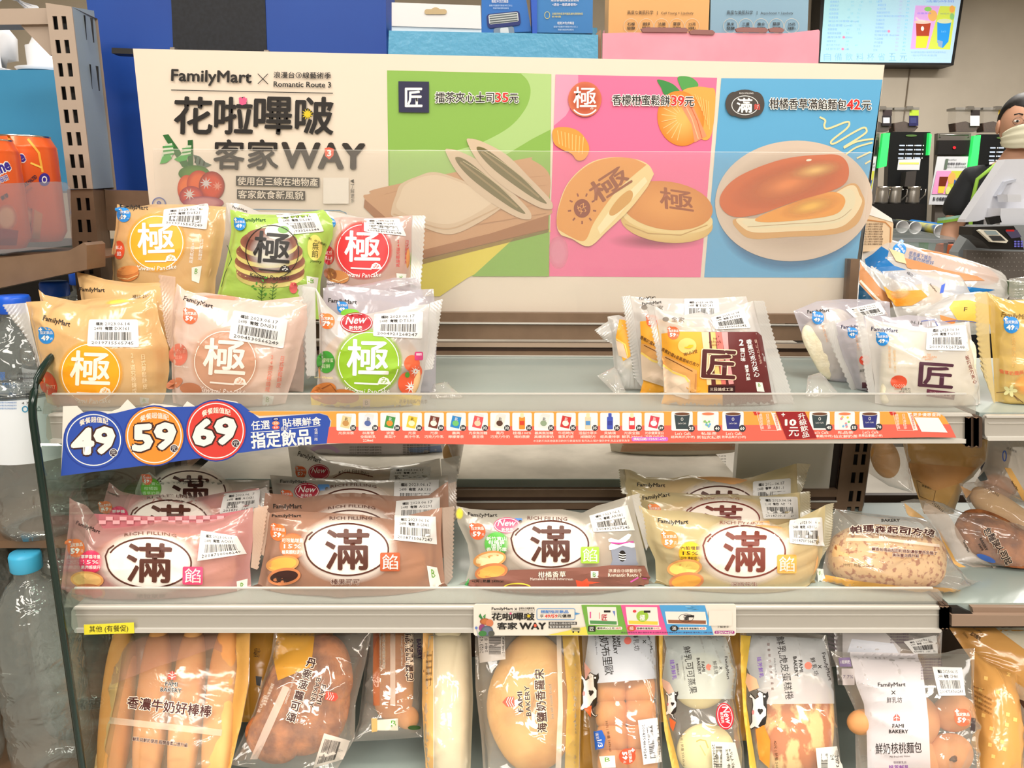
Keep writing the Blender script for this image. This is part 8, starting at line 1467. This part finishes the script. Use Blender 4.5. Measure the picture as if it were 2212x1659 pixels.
def column(x0, x1, dx, lb, full=True):
    t = thing('milk_fridge', lb, 'fridge', P(x0, 460, YM), 'milk coolers between the coffee machines')
    slab('fridge_body', [(x0, 288), (x1, 288), (x1 - dx, 504), (x0 - dx, 504)], YM + .02, .04, mat('taupe_metal', (112, 106, 100), .35, metal=.3), t)
    slab('display_strip', [(x0 + 2, 303), (x1 - 3, 303), (x1 - 6, 334), (x0 - 1, 334)], YM - .01, .03, BLACK, t)
    tube([P(x0 + 4, 298, YM - .02), P(x0 + 4, 291, YM - .02), P(x1 - 6, 291, YM - .02), P(x1 - 6, 298, YM - .02)], .006, STEEL, 'rail', t)
    slab('poster_sheet', [(x0 - 1, 338), (x1 - 6, 338), (x1 - 20, 443), (x0 - 20, 442)], YM - .012, .004, mat('sheet_grey', (206, 208, 212), .5), t)
    a = Art(); S0 = [(x0 - 1, 338), (x1 - 6, 338), (x1 - 20, 443), (x0 - 20, 442)]; a.quad(S0)
    a.poly([(.06, .30), (.52, .30), (.44, .78), (.03, .78)], (226, 150, 196)); a.poly([(.52, .30), (.98, .30), (.95, .78), (.44, .78)], (196, 200, 70)); a.T('FamilyMart', .48, .07, .3, .04, (110, 110, 110), res=1); a.T('花啦嗶啵 客家WAY', .62, .15, .66, .055, (90, 90, 96), bold=.03, res=1); a.T('使用台三線在地物產', .64, .215, .66, .035, (120, 120, 120), res=1); a.rect(.27, .05, .36, .26, (96, 110, 96))
    a.ell(.56, .45, .12, .12, (240, 170, 90)); a.poly([(.17, .42), (.44, .42), (.40, .62), (.19, .62)], (110, 44, 24)); a.poly([(.19, .62), (.40, .62), (.37, .76), (.20, .76)], (236, 200, 70)); a.poly([(.64, .48), (.92, .46), (.88, .76), (.66, .76)], (60, 96, 160)); a.ell(.78, .47, .14, .03, (196, 180, 120)); a.ell(.5, .7, .08, .08, (214, 220, 130))
    a.T('點 柑橘纖飲', .30, .88, .42, .08, (60, 60, 66), bold=.03, res=1); a.T('69', .66, .88, .16, .10, (214, 60, 80), bold=.05, res=1); a.T('元', .80, .88, .07, .07, (90, 90, 90), res=1); a.xf = None
    if full: a.ell((x0 + x1) / 2 - 1, 319, 3.6, 3, (240, 40, 50), n=12)
    a.build('poster_print', on_plane(YP(YM - .0125)), t, off=.003, step=.0006, maxe=300)
column(2026, 2098, 8, 'milk cooler with pink and green drinks poster and red digits')
column(1852, 1900, 8, 'milk cooler mostly hidden behind the promotion poster', False)
def jug(cx, lb):
    b = P(cx, 440, YM - .2); h = P(cx, 403, YM - .2).z - b.z; t = thing('steel_jug', lb, 'jug', b, 'steel milk jugs under the coffee machine')
    V, F = lathe([(.001, .002), (h * .36, 0), (h * .38, .01), (h * .34, h * .7), (h * .32, h * .88), (h * .37, h), (h * .35, h), (h * .30, h * .86)], b.x, YM - .2, 28, b.z); obj('jug_body', V, F, STEEL, t, smooth=True)
    tube([(b.x + h * .40, YM - .2, b.z + h * .86), (b.x + h * .72, YM - .2, b.z + h * .84), (b.x + h * .74, YM - .2, b.z + h * .5), (b.x + h * .42, YM - .2, b.z + h * .22)], .007, STEEL, 'handle', t)
slab('jug_tray', [(1880, 440), (1990, 440), (1988, 500), (1880, 500)], YM - .30, .17, BLACK, label='black tray block under the steel milk jugs', cat='tray')
jug(1903, 'left steel milk jug beside the poster edge'); jug(1931, 'middle steel milk jug under the coffee machine'); jug(1970, 'steel milk jug with its handle to the right')
c0 = P(1900, 462, YM - .3)
boxo('back_counter', (P(1780, 470, YM).x, P(2400, 470, YM).x, YM - .75, YM + .5, .0, P(2000, 497, 3.72).z - .048), BLACK, label='long black counter under the coffee machines', cat='counter')
def laycup(cx, cy, c, lb):
    b = P(cx, cy, 3.72); r = .036 * (1 if c else .95); t = thing('paper_cup', lb, 'cup', b, 'paper cups lying on their sides')
    V = []; F = []; n = 24; prof = [(r * .7, .30), (r, 0), (r * 1.06, 0), (r * 1.04, -.008), (r * .96, -.004), (r * .66, .16), (.0005, .16)]
    for (q, d) in prof:
        for i in range(n): an = 2 * math.pi * i / n; V.append((b.x + q * math.cos(an) - d * .35, b.y + d, b.z + q * math.sin(an) + d * .12))
    for k in range(len(prof) - 1):
        for i in range(n): j = (i + 1) % n; F.append([k * n + i, k * n + j, (k + 1) * n + j, (k + 1) * n + i])
    obj('cup_shell', V, F[:n], mat('cup_blue', (34, 130, 200), .4, c2=(24, 90, 160), ns=14) if c == 2 else (mat('cup_mix', (40, 90, 150), .4, c2=(210, 200, 70), ns=16) if c == 1 else mat('cup_black', (40, 40, 44), .4)), t, smooth=True); obj('cup_rim', V, F[n:], mat('cup_white', (236, 236, 236), .4), t, smooth=True)
laycup(1948, 490, 0, 'small black and white paper cup lying leftmost'); laycup(1975, 492, 0, 'white rimmed paper cup lying second from left'); laycup(2030, 499, 1, 'patterned blue and yellow paper cup lying on its side'); laycup(2066, 500, 2, 'bright blue paper cup lying rightmost')
# glass display cabinet
t = thing('display_cabinet', 'low glass display cabinet with grey frame behind the loaf bags', 'cabinet', P(2000, 620, 2.3))
GC = film('cabinet_glass', (190, 200, 200), .30, rough=.05, bump=0)
slab('top_glass', [(1925, 494), (1950, 492), (2066, 514), (2062, 520), (1925, 516)], 2.3, .01, GC, t); slab('top_frame', [(1925, 514), (2064, 518), (2062, 526), (1925, 522)], 2.29, .03, LG, t); slab('frame_post', [(2048, 524), (2060, 524), (2056, 640), (2044, 640)], 2.29, .03, LG, t)
slab('front_glass', [(1925, 522), (2048, 526), (2044, 640), (1925, 640)], 2.295, .008, GC, t); slab('inner_back', [(1925, 520), (2050, 524), (2046, 640), (1925, 640)], 2.6, .01, mat('teal_grey', (150, 176, 172), .5), t)
for k, (q, c) in enumerate((([(2034, 528), (2054, 524), (2052, 560), (2026, 562)], (206, 110, 70)), ([(1996, 524), (2006, 524), (2004, 548), (1996, 548)], (90, 160, 100)), ([(2060, 530), (2072, 528), (2066, 574), (2054, 574)], (230, 110, 60)))): slab('cabinet_pack', q, 2.45 if k < 2 else 2.25, .04, mat('cab_%d' % k, c, .5), label=('orange pack standing inside the glass cabinet', 'small green pack inside the glass cabinet', 'bright orange folder right of the glass cabinet')[k], cat='package')
slab('white_box', [(2064, 532), (2084, 534), (2082, 580), (2060, 578)], 2.35, .06, mat('white_box', (216, 224, 230), .5), label='white box right of the glass cabinet', cat='box')
# till counter
t = thing('till_counter', 'grey till counter with a dark perforated front panel', 'counter', P(2140, 640, 2.0))
slab('counter_body', [(2070, 545), (2108, 486), (2330, 486), (2330, 700), (2070, 700)], 2.12, .06, LG, t)
slab('perforated_panel', [(2088, 540), (2330, 548), (2330, 700), (2080, 700)], 2.06, .02, mat('panel_brown', (104, 98, 94), .45), t)
a = Art()
for r in range(5):
    for c in range(16): a.ell(2100 + c * 10 + (r % 2) * 5, 548 + r * 9, 1.2, 1.2, (160, 156, 150), n=6)
a.build('perforation', on_plane(YP(2.06)), t, off=.002, step=.0005)
t = thing('card_reader', 'black card reader stand holding a white edged terminal', 'card reader', P(2160, 545, 1.95))
slab('stand_body', [(2102, 490), (2190, 488), (2204, 512), (2212, 540), (2140, 538), (2122, 520), (2100, 508)], 1.95, .08, BLACK, t)
V, F = prism(hit([(2114, 498), (2120, 496), (2152, 497), (2178, 520), (2174, 525), (2142, 523)], YP(1.93)), (0, .015, 0)); obj('terminal_frame', V, F, mat('ivory', (238, 232, 216), .4), t)
a = Art(); a.poly([(2124, 498), (2150, 499), (2158, 507), (2132, 507)], (150, 166, 170)); a.poly([(2134, 509), (2160, 509), (2172, 520), (2144, 520)], (60, 60, 62)); a.build('terminal_face', on_plane(YP(1.93)), t, off=.002, step=.0005)
a = Art(); a.poly([(2170, 498), (2196, 496), (2206, 512), (2184, 515)], (84, 80, 110)); a.rect(2172, 496, 2190, 500, (200, 40, 40))
for r in range(3):
    for c in range(4): a.rr(2190 + c * 7, 520 + r * 5, 2195 + c * 7, 523.5 + r * 5, 1, (120, 120, 230))
a.build('keypad', on_plane(YP(1.948)), t, off=.002, step=.0005)
# POS display
t = thing('till_display', 'white angled till display seen from behind at the right edge', 'screen', P(2160, 480, 2.25))
WH = mat('pos_white', (226, 228, 236), .4)
V, F = prism(hit([(2173, 344), (2330, 340), (2330, 420), (2110, 478), (2084, 480), (2086, 474)], YP(2.28)), (0, .05, 0)); obj('screen_back', V, F, WH, t)
slab('hinge_frame', [(2172, 392), (2196, 386), (2194, 392), (2176, 397), (2160, 424), (2152, 424)], 2.26, .02, mat('pos_shadow', (196, 200, 212), .4), t)  # frame coloured with a shaded copy of the display white
slab('stand_neck', [(2176, 420), (2206, 420), (2206, 436), (2178, 436)], 2.2, .06, WH, t); slab('stand_base', [(2162, 450), (2330, 450), (2330, 520), (2200, 512), (2160, 490)], 2.2, .1, WH, t); slab('cable_clip', [(2134, 470), (2160, 466), (2164, 480), (2140, 486)], 2.2, .02, BLACK, t)
# ================================================================ shop worker
c = P(2203, 272, 2.75); hx, hy, hz = c.x, 2.75, c.z   # head centre
base = thing('person', 'person in black polo with green piping, glasses and pale face mask at the till', 'person', (hx, hy, 0))
SKIN = mat('skin', (206, 156, 128), .55); SHIRT = mat('black_polo', (30, 32, 36), .8); TROU = mat('trousers', (40, 42, 52), .8); HAIR = mat('black_hair', (20, 17, 17), .6, c2=(34, 28, 26), ns=120)
def skin(name, verts, edges, rad, m, parent, lv=2):
    me = bpy.data.meshes.new(name); og = Vector(ORG[parent.name]); me.from_pydata([tuple(Vector(v) - og) for v in verts], edges, []); o = bpy.data.objects.new(name, me); COL.objects.link(o); o.parent = parent; ORG[o.name] = np.array(og)
    sk = o.modifiers.new('skin', 'SKIN'); sk.use_smooth_shade = True
    for i, r_ in enumerate(rad): d = me.skin_vertices[0].data[i]; d.radius = r_ if isinstance(r_, tuple) else (r_, r_); d.use_root = (i == 0)
    ss = o.modifiers.new('sub', 'SUBSURF'); ss.levels = lv; ss.render_levels = lv; me.materials.append(m); return o
X, Y, Z = hx + .01, hy, hz
sh = Z - .21
body_v = [(X, Y, sh - .48), (X, Y, sh - .28), (X, Y, sh - .03), (X - .01, Y - .01, Z - .15), (X - .02, Y - .02, Z - .08),
          (X - .16, Y, sh - .03), (X - .235, Y - .03, sh - .28), (X - .17, Y - .20, sh - .44), (X - .13, Y - .26, sh - .47),
          (X + .16, Y, sh - .03), (X + .23, Y - .03, sh - .28), (X + .16, Y - .20, sh - .44), (X + .12, Y - .26, sh - .47),
          (X - .09, Y, sh - .58), (X - .10, Y - .01, sh - .98), (X - .10, Y, .08), (X + .09, Y, sh - .58), (X + .10, Y - .01, sh - .98), (X + .10, Y, .08), (X - .10, Y - .12, .04), (X + .10, Y - .12, .04)]
body_e = [(0, 1), (1, 2), (2, 3), (3, 4), (2, 5), (5, 6), (6, 7), (7, 8), (2, 9), (9, 10), (10, 11), (11, 12), (0, 13), (13, 14), (14, 15), (15, 19), (0, 16), (16, 17), (17, 18), (18, 20)]
rad = [(.16, .11), (.14, .10), (.15, .10), .055, .055, .06, .043, .032, .026, .06, .043, .032, .026, .085, .06, .045, .085, .06, .045, .035, .035]
skin('body', body_v, body_e, rad, SKIN, base)
for sx, hnd in ((-1, 8), (1, 12)):
    b0 = Vector(body_v[hnd])
    hv = [b0, b0 + Vector((-sx * .02, -.05, -.005))]; he = [(0, 1)]; hr = [(.024, .016), (.034, .014)]
    for k, ln in enumerate((.062, .072, .068, .052)):
        off = (k - 1.5) * .019; i = len(hv); hv += [hv[1] + Vector((off, -.03, 0)), hv[1] + Vector((off, -.03 - ln * .6, -.008)), hv[1] + Vector((off, -.03 - ln, -.03))]; he += [(1, i), (i, i + 1), (i + 1, i + 2)]; hr += [.009, .008, .007]
    i = len(hv); hv += [b0 + Vector((-sx * .045, -.03, -.005)), b0 + Vector((-sx * .062, -.065, -.012))]; he += [(0, i), (i, i + 1)]; hr += [.011, .009]
    skin('hand', hv, he, hr, SKIN, base)
ov = [(X, Y, sh - .50), (X, Y, sh - .28), (X, Y, sh - .05), (X, Y - .005, Z - .165), (X - .16, Y, sh - .03), (X - .225, Y - .02, sh - .20), (X + .16, Y, sh - .03), (X + .225, Y - .02, sh - .20)]
skin('polo_shirt', ov, [(0, 1), (1, 2), (2, 3), (2, 4), (4, 5), (2, 6), (6, 7)], [(.185, .135), (.17, .125), (.175, .12), (.075, .07), .085, .07, .085, .07], SHIRT, base)
skin('trousers', [(X, Y, sh - .50), (X - .09, Y, sh - .60), (X - .10, Y - .01, sh - .98), (X - .10, Y, .12), (X + .09, Y, sh - .60), (X + .10, Y - .01, sh - .98), (X + .10, Y, .12)], [(0, 1), (1, 2), (2, 3), (0, 4), (4, 5), (5, 6)], [(.18, .13), .10, .075, .06, .10, .075, .06], TROU, base)
GP_ = mat('green_piping', (150, 200, 70), .6); PB_ = mat('mint_cuff', (170, 216, 200), .6)
tube([(X - .10, Y - .125, sh + .045), (X - .165, Y - .125, sh - .02), (X - .175, Y - .13, sh - .12), (X - .165, Y - .14, sh - .26), (X - .15, Y - .14, sh - .4)], .008, GP_, 'green_piping', base)
for k, mm in ((0, GP_), (.012, PB_)):
    V = []; F = []
    for i in range(24): an = 2 * math.pi * i / 24; V += [(X - .226 + .058 * math.cos(an), Y - .02 + .060 * math.sin(an), sh - .202 + k + .012 * math.cos(an)), (X - .226 + .059 * math.cos(an), Y - .02 + .061 * math.sin(an), sh - .190 + k + .012 * math.cos(an))]
    for i in range(24): j = (i + 1) % 24; F.append([2 * i, 2 * j, 2 * j + 1, 2 * i + 1])
    obj('sleeve_cuff', V, F, mm, base)
tube([(X + .08 * math.cos(an), Y - .01 + .075 * math.sin(an), Z - .165 - .02 * math.sin(an) * -1) for an in [R(150 + 12 * k) for k in range(19)]], .010, PB_, 'collar', base)
# head
def ellipsoid(name, c, r, m, parent, f=None, nu=32, nv=24, tilt=0):
    V = []; F = []
    for j in range(nv + 1):
        t_ = -math.pi / 2 + math.pi * j / nv
        for i in range(nu):
            q = 2 * math.pi * i / nu; x, y, z = math.cos(t_) * math.cos(q), math.cos(t_) * math.sin(q), math.sin(t_)
            if f: x, y, z = f(x, y, z)
            V.append((c[0] + r[0] * x, c[1] + r[1] * y, c[2] + r[2] * z))
    for j in range(nv):
        for i in range(nu): i2 = (i + 1) % nu; F.append([j * nu + i, j * nu + i2, (j + 1) * nu + i2, (j + 1) * nu + i])
    return obj(name, V, F, m, parent, smooth=True)
def headf(x, y, z):
    k = 1 - .22 * max(0, -z) ** 1.4; y2 = y * (1 + .04 * max(0, -z)); return x * k, y2 * k - (.10 * max(0, -z) if y < 0 else 0), z
HC = (hx, hy, hz); ellipsoid('head', HC, (.078, .098, .118), SKIN, base, headf)
def hairf(x, y, z):
    if z < .12 and y < .1: k = .86
    elif z < -.35: k = .8
    else: k = 1.0
    return x * k, y * k, z * k
ellipsoid('hair', (hx + .002, hy + .014, hz + .022), (.088, .103, .118), HAIR, base, lambda x, y, z: (x * (1 if z > .16 - .7 * y else .8), y * (1 if (z > .36 or y > -.2) else .72), z if z > -.45 else -.45 + (z + .45) * .4))
V = []; F = []
MASK = mat('pale_mask', (226, 222, 196), .7, bump=.3, bs=40)
nmx, nmy = 17, 12
for j in range(nmy):
    for i in range(nmx):
        u = (i / (nmx - 1) - .5) * 2; v = j / (nmy - 1); an = u * 1.05
        rr0 = .082 + .006 * math.sin(math.pi * v) + .003 * math.sin(v * 19) + .006 * (1 - abs(u)) ; V.append((hx - .004 + math.sin(an) * rr0 * .92, hy - math.cos(an) * (rr0 + .022 - .012 * v) - .002, hz - .012 - .022 * u * u - v * (.098 - .045 * u * u) + .010 * (1 - abs(u))))
for j in range(nmy - 1):
    for i in range(nmx - 1): F.append([j * nmx + i, j * nmx + i + 1, (j + 1) * nmx + i + 1, (j + 1) * nmx + i])
o = obj('face_mask', V, F, MASK, base, smooth=True); s_ = o.modifiers.new('t', 'SOLIDIFY'); s_.thickness = .002
for sx in (-1, 1):
    ex = hx + sx * .031; ey = hy - .092; ez = hz + .012
    ellipsoid('eye', (ex, ey + .004, ez), (.013, .006, .006), mat('eye_white', (226, 220, 214), .3), base, nu=14, nv=10); ellipsoid('iris', (ex, ey - .001, ez), (.005, .003, .005), BLACK, base, nu=10, nv=8)
    tube([(ex + .02 * math.cos(R(k * 30)), ey - .014, ez - .002 + .015 * math.sin(R(k * 30))) for k in range(13)], .0011, mat('glasses_frame', (120, 110, 104), .3, metal=.6), 'glasses_rim', base, seg=6)
    tube([(ex - .016, ey - .002, ez + .026), (ex, ey - .006, ez + .030), (ex + .017, ey - .001, ez + .026)], .0028, HAIR, 'eyebrow', base, seg=6); ellipsoid('ear', (hx + sx * .080, hy + .01, hz - .002), (.010, .02, .03), SKIN, base, nu=14, nv=10)
tube([(hx - .010, hy - .108, hz + .013), (hx, hy - .112, hz + .016), (hx + .010, hy - .108, hz + .013)], .0011, MATS['glasses_frame'], 'glasses_bridge', base, seg=6)
ellipsoid('nose', (hx, hy - .102, hz - .008), (.011, .012, .022), SKIN, base, nu=14, nv=10)

base.rotation_euler = (0, 0, R(-22))
bpy.data.objects.remove(_to)
